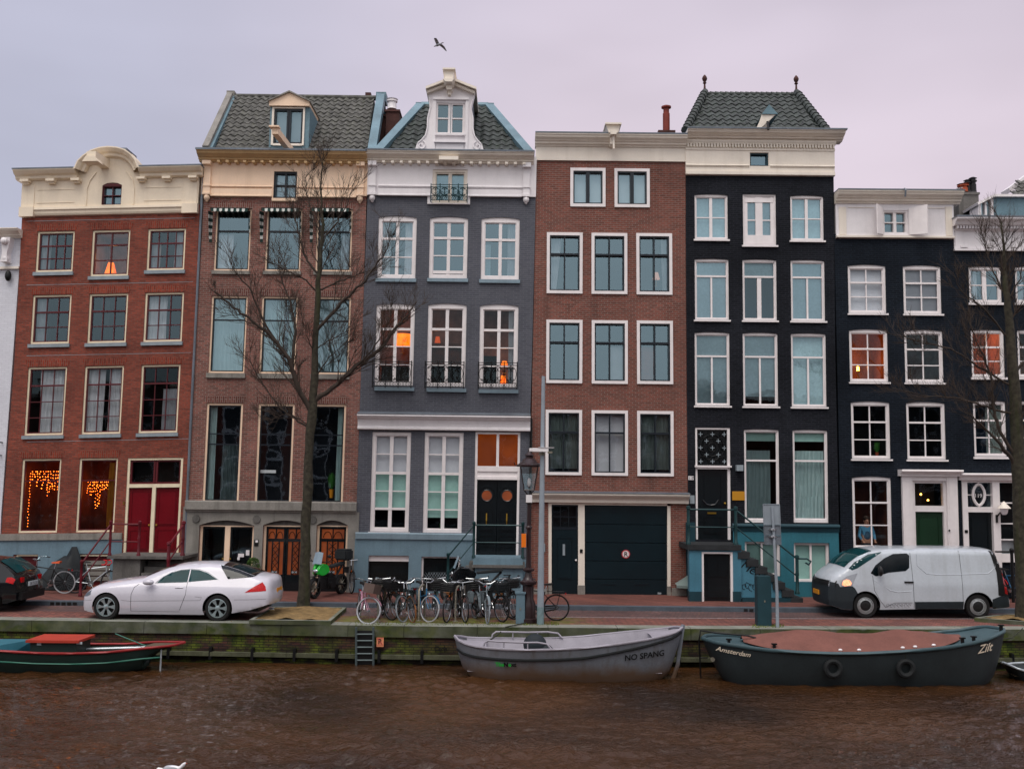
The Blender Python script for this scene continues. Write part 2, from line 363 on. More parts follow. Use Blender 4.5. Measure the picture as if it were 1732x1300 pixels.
def win(H, cx, top, bot, w, fw=3.5, fm='cream_frame', sm='sash_red', cols=(), rows=(), sill=('sill_grey', 6), arch=0, gl='pane', fill=(), room='room', d=-.04, st=1.3, sf=2, name='window', fb=None, depth=1.3, proud=0, label=None, lintel=None, t=None):
    fr = H.fr(cx, (top+bot)/2, **({'t': t} if t is not None else {})); x0, x1 = cx-w/2, cx+w/2; fb = fw if fb is None else fb
    arc = [(x0+(x1-x0)*i/8, top+arch*(2*i/8-1)**2) for i in range(9)] if arch else [(x0, top), (x1, top)]
    e = .5 if proud <= 0 else 1.2
    ins = lambda p: (min(max(p[0], x0+e), x1-e), p[1]+e)
    H.hole(fr, [ins(p) for p in arc]+[(x1-e, bot-e), (x0+e, bot-e)])
    f = MB(); ft = proud if proud > 0 else d
    for a, b in ((x0, x0+fw), (x1-fw, x1)): f.fbox(fr, a, top+fw+arch, b, bot-fb, -.2, ft)
    f.fbox(fr, x0, bot-fb, x1, bot, -.2, ft)
    f.fpoly(fr, arc+[(x1, top+fw+arch), (x0, top+fw+arch)], -.2, ft)
    o = f.build(name, fm, H.root)
    if label: o['label'] = label
    ix0, ix1, iy0, iy1 = x0+fw, x1-fw, top+fw+arch, bot-fb; wd, ht = ix1-ix0, iy1-iy0
    s = MB(); sd0, sd1 = -.13, ft-.035
    s.fbox(fr, ix0, iy0, ix0+sf, iy1, sd0, sd1).fbox(fr, ix1-sf, iy0, ix1, iy1, sd0, sd1)
    s.fbox(fr, ix0+sf, iy0, ix1-sf, iy0+sf, sd0, sd1-.001).fbox(fr, ix0+sf, iy1-sf, ix1-sf, iy1, sd0, sd1-.001)
    for r in rows:
        y, h = iy0+ht*r[0], (r[1] if len(r) > 1 else st)/2; a, b = (r[2], r[3]) if len(r) > 3 else (0, 1)
        s.fbox(fr, max(ix0+sf, ix0+wd*a), y-h, min(ix1-sf, ix0+wd*b), y+h, sd0+.002, sd1-.004+(.02 if h > 1.2 else 0))
    for c in cols:
        if not isinstance(c, tuple): c = (c,)
        x, h = ix0+wd*c[0], (c[1] if len(c) > 1 else st)/2; a, b = (c[2], c[3]) if len(c) > 3 else (0, 1)
        s.fbox(fr, x-h, max(iy0+sf, iy0+ht*a), x+h, min(iy1-sf, iy0+ht*b), sd0+.004, sd1-.008+(.012 if h > 1.2 else 0))
    s.build('sash', sm, o)
    MB().quad(fr(ix0, iy1, -.115), fr(ix1, iy1, -.115), fr(ix1, iy0, -.115), fr(ix0, iy0, -.115)).build('pane', gl, o)
    if sill:
        sb = MB(); sb.fbox(fr, x0-1.8, bot+.2, x1+1.8, bot+sill[1], -.1, .07); sb.build('sill', sill[0], o)
    for q in fill:
        k, a, b, c, e2, mt = q[:6]; xa, xb, ya, yb = ix0+wd*a-1, ix0+wd*b+1, iy0+ht*c-1, iy0+ht*e2+1
        mb = MB()
        if k == 'curtain':
            nf = max(8, int((xb-xa)*1.6)); g = q[6] if len(q) > 6 else 0   # g gathers the foot to the left (-) or right (+)
            rws = 6
            for j in range(rws+1):
                v = j/rws
                for i in range(nf+1):
                    u = i/nf; xx = xa+(xb-xa)*u
                    if g: xx = (xa if g < 0 else xb) + (xx-(xa if g < 0 else xb))*(1-.45*v*abs(g))
                    mb.v.append(fr(xx, ya+(yb-ya)*v, -.24+.03*sin(i*1.9+sin(v*3+cx))+.012*sin(i*.7+v*2)))
            mb.f = [(j*(nf+1)+i, j*(nf+1)+i+1, (j+1)*(nf+1)+i+1, (j+1)*(nf+1)+i) for j in range(rws) for i in range(nf)]
            mb.build('curtain', mt, o, smooth=True)
        else:
            mb.fbox(fr, xa, ya, xb, yb, -.205, -.2); mb.build('blind', mt, o)
    r = MB(); e = 2.5; a = fr(x0-e, top-e, -.245), fr(x1+e, top-e, -.245), fr(x1+e, bot+e, -.245), fr(x0-e, bot+e, -.245)
    bk = [p+Vector((0, depth, 0)) for p in a]; r.add(list(a)+bk, [(0,1,5,4), (1,2,6,5), (2,3,7,6), (3,0,4,7), (4,5,6,7)])
    r.build('room', room, o, recalc=False)
    if lintel:
        MB().fpoly(fr, [(x0-1, top-.3), (x1+1, top-.3), (x1+4.5, top-lintel[1]), (x0-4.5, top-lintel[1])], -.05, .006).build('lintel', lintel[0], H.root)
    return o, fr
def tiles(name, mat, par, A, B, C, D, tw=.25, th=.30, wav=.03, lip=.035):
    """pantiles as real relief between eaves A-B and ridge D-C; columns run straight up the slope"""
    A, B, C, D = map(Vector, (A, B, C, D)); up = ((D+C)/2-(A+B)/2); ux = (B-A).normalized(); up = (up-ux*up.dot(ux)); H = up.length; up.normalize(); n = ux.cross(up)
    if n.y > 0: n = -n
    xl0, xr0, xl1, xr1 = 0, (B-A).dot(ux), (D-A).dot(ux), (C-A).dot(ux)
    nr = max(2, round(H/th)); th = H/nr; mb = MB(); NS = 6; rng = random.Random(5)
    x_lo, x_hi = min(xl0, xl1), max(xr0, xr1); nc = int((x_hi-x_lo)/tw)+1
    for r in range(nr):
        v0, v1 = r*th, (r+1)*th+th*.12; f = (r+.5)/nr; xl, xr = xl0+(xl1-xl0)*f, xr0+(xr1-xr0)*f
        for c in range(nc):
            a = x_lo+c*tw; b = a+tw
            if b <= xl+.02 or a >= xr-.02: continue
            j = rng.uniform(-.006, .006); k = len(mb.v); dz = rng.uniform(-.01, .01)
            for i in range(NS+1):
                x = min(max(a+(b-a)*i/NS, xl), xr); w = wav*sin(2*pi*i/NS+.6)
                sc = .016*cos(2*pi*i/NS)
                for v, hh in ((v0+dz+sc, lip+j-.045), (v0+dz+sc, lip+j), (v1, j)):
                    mb.v.append(A+ux*x+up*v+n*(hh+w+.03))
            for i in range(NS):
                p = k+i*3; mb.f += [(p, p+3, p+4, p+1), (p+1, p+4, p+5, p+2)]
    return mb.build(name, mat, par, smooth=30)
def text2d(s, size=1, shear=0, bold=0):
    c = bpy.data.curves.new('t', 'FONT'); c.body = s; c.size = size; c.shear = shear; c.offset = bold; c.align_x = 'CENTER'; c.resolution_u = 3
    o = bpy.data.objects.new('t', c); COL.objects.link(o); bpy.context.view_layer.update()
    me = bpy.data.meshes.new_from_object(o.evaluated_get(bpy.context.evaluated_depsgraph_get()))
    vs = [v.co.copy() for v in me.vertices]; fs = [tuple(p.vertices) for p in me.polygons]
    bpy.data.objects.remove(o); bpy.data.curves.remove(c); bpy.data.meshes.remove(me); return vs, fs
def sign_text(s, size, fn, mat, par, name='lettering', shear=0, bold=0):
    vs, fs = text2d(s, size, shear, bold); mb = MB(); mb.v = [fn(v.x, v.y) for v in vs]; mb.f = fs
    return mb.build(name, mat, par)
def cornice_prof(y0, y1, dmax, d0=0):   # classic crown profile from y0 (top) to y1
    h = y1-y0
    return [(y0, -.2), (y0, dmax), (y0+h*.12, dmax), (y0+h*.16, dmax*.93), (y0+h*.34, dmax*.88), (y0+h*.52, dmax*.66), (y0+h*.6, dmax*.62), (y0+h*.62, dmax*.5), (y0+h*.82, dmax*.46), (y0+h*.84, dmax*.3), (y1, dmax*.25+d0), (y1, -.2)]
def railing(par, pts, mat, h, r=.022, posts=(), rails=(1, .5), name='railing', post_r=.03, scroll=False):
    """pts are foot points; rails run parallel at fractions of the height"""
    mb = MB(); pts = [Vector(p) for p in pts]
    for f in rails: mb.tube([p+Vector((0,0,h*f)) for p in pts], r if f == 1 else r*.7, 6)
    for i in (posts or range(len(pts))):
        p = pts[i]; mb.lathe(p, [(post_r*1.5, 0), (post_r*1.5, .06), (post_r, .1), (post_r, h*.5), (post_r*1.25, h*.55), (post_r, h*.6), (post_r, h), (post_r*1.4, h+.02), (post_r*1.3, h+.09), (.005, h+.12)], 8)
    return mb.build(name, mat, par, smooth=40)
def stairs(par, x0, x1, Y0, Y1, ztop, zbot, n, mat, axis='Y', name='steps'):
    mb = MB()
    for i in range(n):
        zt = ztop-(i+1)*(ztop-zbot)/(n+1); f = i/n, (i+1)/n
        if axis == 'Y': mb.box(((x0+x1)/2, (Y0+(Y1-Y0)*f[0]+Y0+(Y1-Y0)*f[1])/2, (zt+zbot)/2), (x1-x0, abs(Y1-Y0)/n+.002, zt-zbot))
        else: mb.box(((x0+(x1-x0)*f[0]+x0+(x1-x0)*f[1])/2, (Y0+Y1)/2, (zt+zbot)/2), (abs(x1-x0)/n+.002, abs(Y1-Y0), zt-zbot))
    return mb.build(name, mat, par)
def door_panels(mb, fr, x0, y0, x1, y1, rects, d):
    for a, b, c, e in rects:
        xa, xb, ya, yb = x0+(x1-x0)*a, x0+(x1-x0)*b, y0+(y1-y0)*c, y0+(y1-y0)*e
        t = .9
        mb.fbox(fr, xa, ya, xb, ya+t, d, d+.02).fbox(fr, xa, yb-t, xb, yb, d, d+.02).fbox(fr, xa, ya+t, xa+t, yb-t, d, d+.019).fbox(fr, xb-t, ya+t, xb, yb-t, d, d+.019)
        mb.fbox(fr, xa+t+1.2, ya+t+1.2, xb-t-1.2, yb-t-1.2, d, d+.012)
# ================================================================ HOUSE: red brick
plain('room_blue', '31506a', .9, .1); plain('net_grey', '5c6c6e', .9, .3)
H1 = House('red_brick_house', 'red brick canal house with cream arched cornice, dark red doors and fairy lights downstairs', 165, -.02)
R1 = [(.25, 1.2), (.27, 2.4)]
g3 = [1/3, 2/3]; g4 = [.25, .5, .75]
L1 = ('lintel_red', 12)
win(H1, 93, 390.5, 460, 64, cols=g4, rows=[(.34, 2.4), (.68,)], lintel=L1, gl='pane', fill=[('curtain', 0, .26, 0, 1, 'curtain')], room='room_grey')
win(H1, 186.5, 388.5, 467, 65, cols=[(.5, 2.2)], rows=[(.30, 2.4), (.66, 1.2)], lintel=L1, gl='pane', room='room_lit')
win(H1, 281, 386, 457, 65, cols=g4, rows=[(.33, 2.4), (.67,)], lintel=L1, gl='pane', fill=[('curtain', 0, .25, .3, 1, 'curtain'), ('curtain', .7, .9, 0, 1, 'curtain')], room='room_grey')
for i, (cx, tp, bt) in enumerate(((86, 498, 581.5), (182, 496, 580), (276.5, 494, 578))):
    win(H1, cx, tp, bt, 66.5, cols=g3, rows=[(.34, 2.6), (.67,)], lintel=L1, gl='pane', fill=[[('curtain', 0, .3, 0, 1, 'curtain')], [('blind', .25, .45, .1, .6, 'room_grey')], [('curtain', 0, .32, 0, 1, 'curtain'), ('curtain', .36, .5, 0, 1, 'curtain')]][i])
for i, (cx, tp, bt) in enumerate(((77, 620, 736), (173.5, 618, 734), (269.5, 616, 732))):
    win(H1, cx, tp, bt, 67, cols=g3, rows=[(.26, 2.6), (.51,), (.755,)], lintel=L1, gl='pane_low', fill=[[('curtain', .25, .98, 0, 1, 'curtain', .2)], [('curtain', 0, .45, 0, 1, 'curtain', -.1), ('curtain', .6, 1, 0, 1, 'curtain', .1)], [('curtain', .55, .99, .35, 1, 'curtain')]][i])
win(H1, 67, 775, 901, 67, cols=(), rows=[(.29, 2)], sill=None, gl='pane_low', lintel=L1, t=-.012, room='room_warm')
win(H1, 163.5, 774, 900, 66, cols=(), rows=[(.29, 2)], sill=None, gl='pane_low', lintel=L1, t=-.012, room='room_warm', fill=[('curtain', .76, .98, .05, .95, 'curtain_gold')])
# attic window in the frieze
win(H1, 190, 309, 347.5, 34, fw=1.2, fm='sash_red', sf=1.2, cols=[(.5, 1.2)], rows=[(.5, 1.2)], arch=5, sill=None, gl='pane_sky', d=.03, fill=[('blind', 0, 1, 0, 1, 'room_blue')])  # flat blue sheet added behind the glass to turn the dark pane blue
for y_ in (371, 479, 598.5, 744): MB().fbox(H1.fr(185, y_), 45, y_, 330-(y_-371)*.03, y_+.7, -.01, .003).build('mortar_repair', 'sill_grey', H1.root)
# door pair
def h1_door():
    fr = H1.fr(259, 855, t=-.01); x0, x1, y0, y1 = 211.5, 306.5, 773.5, 938
    H1.hole(fr, [(x0+.5, y0+.5), (x1-.5, y0+.5), (x1-.5, y1), (x0+.5, y1)])
    f = MB(); f.fbox(fr, x0, y0, x0+4.5, y1, -.2, -.02).fbox(fr, x1-4.5, y0, x1, y1, -.2, -.02).fbox(fr, x0+4.5, y0, x1-4.5, y0+4, -.2, -.02).fbox(fr, x0+4.5, 818, x1-4.5, 824, -.2, 0).fbox(fr, 256, 824, 262, y1, -.2, 0)
    fo = f.build('door_frame', 'cream_frame', H1.root)
    s = MB()
    for a, b in ((216, 258.5), (259.5, 302)): s.fbox(fr, a, 777.5, a+3, 818, -.15, -.06).fbox(fr, b-3, 777.5, b, 818, -.15, -.06).fbox(fr, a+3, 777.5, b-3, 780.5, -.15, -.06).fbox(fr, a+3, 815, b-3, 818, -.15, -.06)
    s.build('transom_sash', 'sash_red', fo); MB().quad(fr(216, 818, -.12), fr(302, 818, -.12), fr(302, 777, -.12), fr(216, 777, -.12)).build('pane', 'pane_low', fo)
    MB().fbox(fr, 214, 776, 304, 940, -.8, -.6).build('room', 'room', fo)
    for a, b in ((216, 256), (262, 302)):
        m = MB().fbox(fr, a, 824, b, y1, -.16, -.08); door_panels(m, fr, a, 824, b, y1, [(.12, .88, .05, .56), (.12, .88, .63, .93)], -.08)
        do = m.build('door', 'door_red', H1.root)
        kb = MB(); p = fr(b-3 if a < 250 else a+3, 888, -.05); kb.ball(p, .035); kb.build('handle', 'brass', do, smooth=True)
h1_door()
for k, (a, b, c) in enumerate(((26, 66, 996), (123, 189, 990))):
    fr = H1.fr((a+b)/2, 960, t=0); H1.hole(fr, [(a+.5, 937.5), (b-.5, 937.5), (b-.5, c), (a+.5, c)])
    f = MB().fbox(fr, a, 937, a+3, c, -.1, -.01).fbox(fr, b-3, 937, b, c, -.1, -.01).fbox(fr, a+3, 937, b-3, 940, -.1, -.01)
    o = f.build('basement_window', 'cream_frame', H1.root)
    MB().fbox(fr, a+2, 939, b-2, c, -.16, -.1).build('shutter', 'sash_red', o)
    if k: q = MB(); [q.fbox(fr, a+4, 948+i*9, b-4, 955+i*9, -.1, -.06) for i in range(4)]; q.build('board', 'stone', o)
H1.wall([(38, 352), (338, 346), (327, 600), (317, 852), (306, 1012), (-4, 1012), (2, 905), (25, 600)], 'brick_red')
H1.body([(38, 290), (338, 290), (327, 600), (306, 1012), (-4, 1012), (25, 600)], mat='brick_wine')
fr = H1.fr(160, 905, t=-.01)
MB().fbox(fr, 0, 901, 207, 912, -.02, .08).build('stone_band', 'stone', H1.root)
m = MB(); m.fbox(fr, -3, 912, 208, 936, -.02, .03)
for a, b in ((-3, 25), (67, 122), (190, 208)): m.fbox(fr, a, 936, b, 1012, -.02, .03)
m.build('base', 'slate_blue', H1.root)
MB().fbox(fr, 308, 858, 326, 1012, -.02, .02).build('corner_stone', 'stone', H1.root)
def h1_top():
    fr = H1.fr(187, 320, t=-.022); m = MB()
    # frieze with hole for the attic window
    fo = [fr(x, y) for x, y in ((38, 362), (38, 292), (132, 291), (138, 272), (152, 262), (170, 256), (188, 254), (206, 256), (222, 263), (235, 277), (240, 291), (337, 292), (337, 362))]
    hf = H1.fr(190, 328); hole = [hf(x, y) for x, y in ((173.5, 314), (181, 310.5), (190, 309.5), (199, 310.5), (206.5, 314), (206.5, 347), (173.5, 347))]
    wm = sheet_wall([(p.x, p.z) for p in fo], [[(p.x, p.z) for p in hole]], H1.Y-.05, .2); wm.build('frieze', 'cream', H1.root)
    m.fprism(fr, [(350, 0), (350, .14), (354, .15), (356, .11), (360, .1), (363, .07), (364, 0)], 38, 337)
    m.fbox(fr, 38, 349, 62, 365, .0, .17).fbox(fr, 312, 349, 338, 365, .0, .17)
    prof = [(0, -.2), (0, .42), (2, .42), (4, .38), (7, .32), (9, .22), (13, .2), (15, .1), (15, -.2)]
    m.fprism(fr, [(289+y, d) for y, d in prof], 30, 133); m.fprism(fr, [(289+y, d) for y, d in prof], 239, 344)
    # curved crown
    arc = [(132, 290), (137, 277), (146, 268), (158, 260), (172, 255.5), (187, 254), (202, 255.5), (216, 260), (227, 268), (235, 278), (240, 290)]
    rings = []
    for i, (x, y) in enumerate(arc):
        cx0, cy0 = 187, 300; dx, dy = x-cx0, y-cy0; L = hypot(dx, dy); dx, dy = dx/L, dy/L
        rings.append([fr(x-dx*q*.95, y-dy*q*.95, d) for q, d in prof])
    b = len(m.v); n = len(prof)
    for r in rings: m.v += r
    for i in range(len(rings)-1):
        for j in range(n): j2 = (j+1) % n; m.f.append((b+i*n+j, b+i*n+j2, b+(i+1)*n+j2, b+(i+1)*n+j))
    for x in (45, 88, 130, 240, 283, 327): m.fbox(fr, x-5, 304, x+9, 308, .02, .3).fbox(fr, x-3, 308, x+7, 311, .02, .2)
    # panel mouldings
    for a, b2, c, e in ((64, 128, 319, 341), (246, 308, 319, 341)):
        m.fbox(fr, a, c, b2, c+1, .05, .065).fbox(fr, a, e, b2, e+1, .05, .065)
    m.fbox(fr, 40, 311, 60, 349, .05, .075).fbox(fr, 314, 311, 335, 349, .05, .075)
    for a, s2 in ((148, 1), (228, -1)): m.tube([fr(a, 348, .06), fr(a, 320, .06), fr(a+s2*4, 306, .06), fr(a+s2*14, 292, .06)], .03, 5)
    m.build('cornice', 'cream', H1.root)
    lead = MB(); lead.fprism(fr, [(287.4, -.3), (287.4, .44), (289.3, .44), (289.3, -.3)], 29, 131); lead.fprism(fr, [(287.4, -.3), (287.4, .44), (289.3, .44), (289.3, -.3)], 241, 345)
    lead.fbox(fr, 196, 252, 212, 257, -.8, .1); lead.build('lead_flashing', 'zinc_dark', H1.root)
    hb = MB(); a = [fr(170, 271, .05), fr(184, 271, .05), fr(184, 286, .05), fr(170, 286, .05)]; bb = [fr(168, 274, 1.1), fr(183, 274, 1.1), fr(183, 285, 1.1), fr(168, 285, 1.1)]
    hb.loopex(a, bb); hb.fpoly(fr, [(162, 291), (188, 291), (182, 282), (168, 282)], .7, 1.15); hb.build('hoist_beam', 'cream', H1.root)
h1_top()
def stoop1():
    Yn = H1.Y-1.5; m = MB(); pbox(m, 181, 940, 309, 945, Yn, 1.5); m.build('landing', 'stone_dark', H1.root)
    m = MB(); pbox(m, 190, 945, 236, 1010, Yn+.1, 1.4); pbox(m, 236, 945, 305, 1010, Yn+.7, .8); m.build('stoop', 'stone_dark', H1.root)
    l, r = P(238, 960, Yn).x, P(300, 960, Yn).x; zt = P(240, 940, Yn).z
    stairs(H1.root, l, r, Yn+.8, Yn-.7, zt, .1, 6, 'stone_dark')
    zl = P(185, 940, Yn).z; x0 = P(183, 940, Yn).x; x2 = P(232, 940, Yn).x; xs = P(143, 1000, Yn).x
    railing(H1.root, [(xs, Yn-.3, .12), (x0, Yn+.1, zl), (x2, Yn+.1, zl)], 'rail_red', .95, .03, rails=(1, .45), name='railing', post_r=.04)
    xr = P(303, 940, Yn).x; railing(H1.root, [(xr, Yn+.3, zl), (xr-.15, Yn-.5, zl*.55)], 'rail_red', .95, .035, rails=(1, .5), post_r=.05)
    m = MB(); fr = H1.fr(205, 820); m.fbox(fr, 210.5, 848, 212.5, 853, 0, .02); m.build('doorbell', 'brass', H1.root)
stoop1()
# ================================================================ HOUSE: brown brick, buff cornice
H2 = House('brown_brick_house', 'brown brick canal house with buff cornice, striped awnings and grey stone ground floor', 470, .011, .02)
L2 = ('lintel_brown', 11)
for i, cx in enumerate((393.5, 479.6, 565)):
    win(H2, cx, 352.5+i*.5, 458+i*.6, 61, fm='buff', sm='sash_dark', fw=3, rows=[(.35, 2.6)], sill=('stone', 6), gl='pane_sky', lintel=L2, fill=[[('curtain', 0, .45, .4, 1, 'curtain')], [], [('curtain', .72, .98, .4, 1, 'curtain')]][i], room='room_grey')
for i, (cx, tp) in enumerate(((385.6, 500), (471, 501), (561, 502))):
    win(H2, cx, tp, tp+131, 62, fm='buff', sm='sash_dark', fw=3.2, rows=[(.30, 2.4)], sill=('stone', 8), gl='pane_sky', lintel=L2, fill=[[('curtain', 0, 1, 0, 1, 'curtain_cyan')], [('curtain', 0, .6, 0, 1, 'curtain_cyan'), ('curtain', .78, 1, 0, 1, 'curtain_cyan')], [('curtain', 0, 1, 0, 1, 'curtain_cyan')]][i], room='room_grey')
for i, (cx, tp) in enumerate(((376.6, 681), (464.5, 682), (552, 683))):
    win(H2, cx, tp, tp+166, 62.5, fm='buff', sm='sash_dark', fw=4, rows=[(.30, 1.8), (.41, 2.4)], sill=None, gl='pane', lintel=L2, fill=[[('curtain', 0, .2, 0, 1, 'curtain_cyan'), ('curtain', .45, 1, .42, 1, 'net_grey')], [('blind', .05, .5, .68, .7, 'curtain')], [('curtain', .8, 1, 0, 1, 'curtain_cyan')]][i], room='room_grey', fb=1)
win(H2, 483, 290.5, 336.5, 40, fm='sash_dark', sm='sash_dark', fw=1.5, cols=[(.5, 2.4)], rows=[(.5, 1.6)], sill=('buff', 3.5), gl='pane_sky', d=.04, fill=[('curtain', 0, .4, 0, 1, 'curtain'), ('curtain', .6, 1, 0, 1, 'curtain')], room='room_grey')
def awning(fr, x0, x1, y0, lab):
    t = thing('window_awning', lab, 'awning', fr((x0+x1)/2, y0+8, .1), 'striped awnings over the top windows of the brown house')
    st = {0: MB(), 1: MB()}; n = 13
    for i in range(n):
        a, b = x0+(x1-x0)*i/n, x0+(x1-x0)*(i+1)/n; m = st[i % 2]
        m.add([fr(a, y0, .03), fr(b, y0, .03), fr(b, y0+4, .30), fr(a, y0+4, .30), fr(b, y0+9, .31), fr((a+b)/2, y0+10.5, .31), fr(a, y0+9, .31)], [(0,1,2,3), (3,2,4,5,6)])
    for x, w in ((x0, -4), (x1, 4)):
        for i in range(9):
            m = st[i % 2]; a, b = y0+8+i*5.6, y0+8+(i+1)*5.6; q = .30*(1-i/9)
            if w > 0 and i > 5: continue
            m.add([fr(x, a, .03), fr(x+w, a+1, q*.9+.05), fr(x+w, b+1, q*.8+.05), fr(x, b, .03)], [(0,1,2,3)])
    o = st[0].build('canopy_stripe', 'awning_green', t); st[1].build('canopy_stripe', 'awning_white', t)
    MB().tube([fr(x0-1, y0+4, .3), fr(x1+1, y0+4, .3)], .012, 5).tube([fr(x0-1, y0+4, .3), fr(x0-3, y0+55, .04)], .01, 5).tube([fr(x1+1, y0+4, .3), fr(x1, y0+40, .04)], .01, 5).build('arm', 'iron', t)
for cx, lab in ((391, 'green and white striped window awning, leftmost of the three on the brown house'), (477, 'green and white striped window awning, middle one of three on the brown house'), (561, 'green and white striped window awning partly behind the bare tree, right of three')):
    awning(H2.fr(cx, 380), cx-31, cx+31, 352, lab)
# stone ground floor openings
for x0, x1, kind in ((336, 428.6, 0), (444, 519, 1), (534.6, 587.6, 1)):
    fr = H2.fr((x0+x1)/2, 930); arc = [(x0+(x1-x0)*i/8, 879.5+8.5*(2*i/8-1)**2) for i in range(9)]
    H2.hole(fr, arc+[(x1, 1003), (x0, 1003)])
    f = MB().fpoly(fr, [(x, y+.0) for x, y in arc]+[(x1, 888.5), (x0, 888.5)], -.2, -.10); f.build('fanlight_panel', 'stone_dark', H2.root)
    f = MB().fbox(fr, x0, 888.5, x0+4, 1003, -.2, -.08).fbox(fr, x1-4, 888.5, x1, 1003, -.2, -.08).fbox(fr, x0+4, 888.5, x1-4, 890.5, -.2, -.08)
    if kind == 0: f.fbox(fr, 378, 890.5, 387, 1003, -.2, -.08)
    f.build('door_frame', 'buff', H2.root)
    leaves = ((x0+4, 378), (387, x1-4)) if kind == 0 else (((x0+4, (x0+x1)/2-.4), ((x0+x1)/2+.4, x1-4)) if x1-x0 > 60 else ((x0+4, x1-4),))
    for a, b in leaves:
        m = MB(); w = b-a
        if kind == 0:
            m.fbox(fr, a, 890.5, a+3, 1003, -.17, -.12).fbox(fr, b-3, 890.5, b, 1003, -.17, -.12).fbox(fr, a+3, 890.5, b-3, 894, -.17, -.12).fbox(fr, a+3, 960, b-3, 1003, -.17, -.12)
            o = m.build('door', 'door_dark', H2.root); MB().fbox(fr, a+2, 893, b-2, 962, -.16, -.155).build('glass_panel', 'pane_low', o); MB().fbox(fr, a, 890, b, 1003, -1.2, -1.1).build('room', 'room', o)
            if a > 380:
                n = MB()
                for px, py, pw, ph in ((401, 936, 10, 6), (400, 942, 4, 5), (414, 930, 6, 9)): n.fbox(fr, px, py, px+pw, py+ph, -.15, -.145)
                n.build('notice', 'white', o)
            h = MB().ball(fr(b-2 if a < 380 else a+1.5, 945, -.1), .03); h.build('handle', 'brass', o)
        else:
            # ironwork over amber glass
            s3 = w/3 if w < 36 else w/5
            m.fbox(fr, a, 890.5, a+3.5, 1003, -.17, -.12).fbox(fr, b-3.5, 890.5, b, 1003, -.17, -.12).fbox(fr, a+3.5, 890.5, b-3.5, 895, -.17, -.12).fbox(fr, a+3.5, 911, b-3.5, 916, -.17, -.12).fbox(fr, a+3.5, 972, b-3.5, 1003, -.17, -.12)
            for fx in ((.33, .67) if w < 36 else (.3, .5, .7)): m.fbox(fr, a+w*fx-1, 916, a+w*fx+1, 972, -.17, -.13)
            m.fbox(fr, a+w*.5-1, 895, a+w*.5+1, 911, -.17, -.13)
            for k in range(5):
                y = 918+k*11; m.tube([fr(a+w*.36, y, -.11), fr(a+w*.5, y+5.5, -.1), fr(a+w*.64, y, -.11)], .012, 4).tube([fr(a+w*.36, y+11, -.11), fr(a+w*.5, y+5.5, -.1), fr(a+w*.64, y+11, -.11)], .012, 4)
            for sx in (.3, .7): m.tube([fr(a+w*sx+(w*.16)*cos(t*.5), 911-12*sin(t*.5), -.11) for t in range(7)], .012, 4)
            o = m.build('door', 'door_dark', H2.root)
            MB().fbox(fr, a+2, 892, b-2, 973, -.165, -.16).build('glass_panel', 'amber_glass', o) if 0 else MB().fbox(fr, a+2, 892, b-2, 973, -.165, -.16).build('glass_panel', M.get('amber') or emit('amber', '8a4018', .45, '4a1d0c', 1.5), o)
            MB().fbox(fr, a+w*.35, 966, a+w*.62, 969, -.12, -.1).build('letter_slot', 'sill_grey', o)
H2.wall([(345, 325), (620, 330), (612, 600), (603, 860), (597, 1010), (302, 1010), (316, 852), (330, 600)], 'brick_brown')
H2.body([(343, 262), (620, 265), (612, 600), (597, 1010), (306, 1010), (329, 600)])
fr = H2.fr(460, 940)
# stone base sheet with the same openings
hl = [[(x, z) for x, z in h] for h in H2.holes[-3:]]
A = [fr(x, y) for x, y in ((313, 864), (605, 864), (605, 1010), (313, 1010))]
sheet_wall([(p.x, p.z) for p in A], hl, H2.Y-.05, .06).build('stone_base', 'stone', H2.root)
MB().fprism(H2.fr(460, 855), [(847, -.02), (847, .16), (849, .18), (862, .18), (863, .12), (866, .1), (866, -.02)], 315.5, 604).build('stone_band', 'stone', H2.root)
m = MB(); fr = H2.fr(460, 940)
for x in (432, 527, 330): m.lathe(fr(x, 878, .06), [(.0, -.03), (.12, -.03), (.13, .02), (.07, .03), (.06, .0), (.0, .0)], 12, 'Y')
m.build('rosette', 'stone_dark', H2.root)
pl = MB().fbox(fr, 430, 912, 437, 923, .05, .07); pl.build('number_plate', 'iron', H2.root); MB().fbox(fr, 432, 913, 436, 917, .07, .074).build('number_plate', 'white', H2.root)
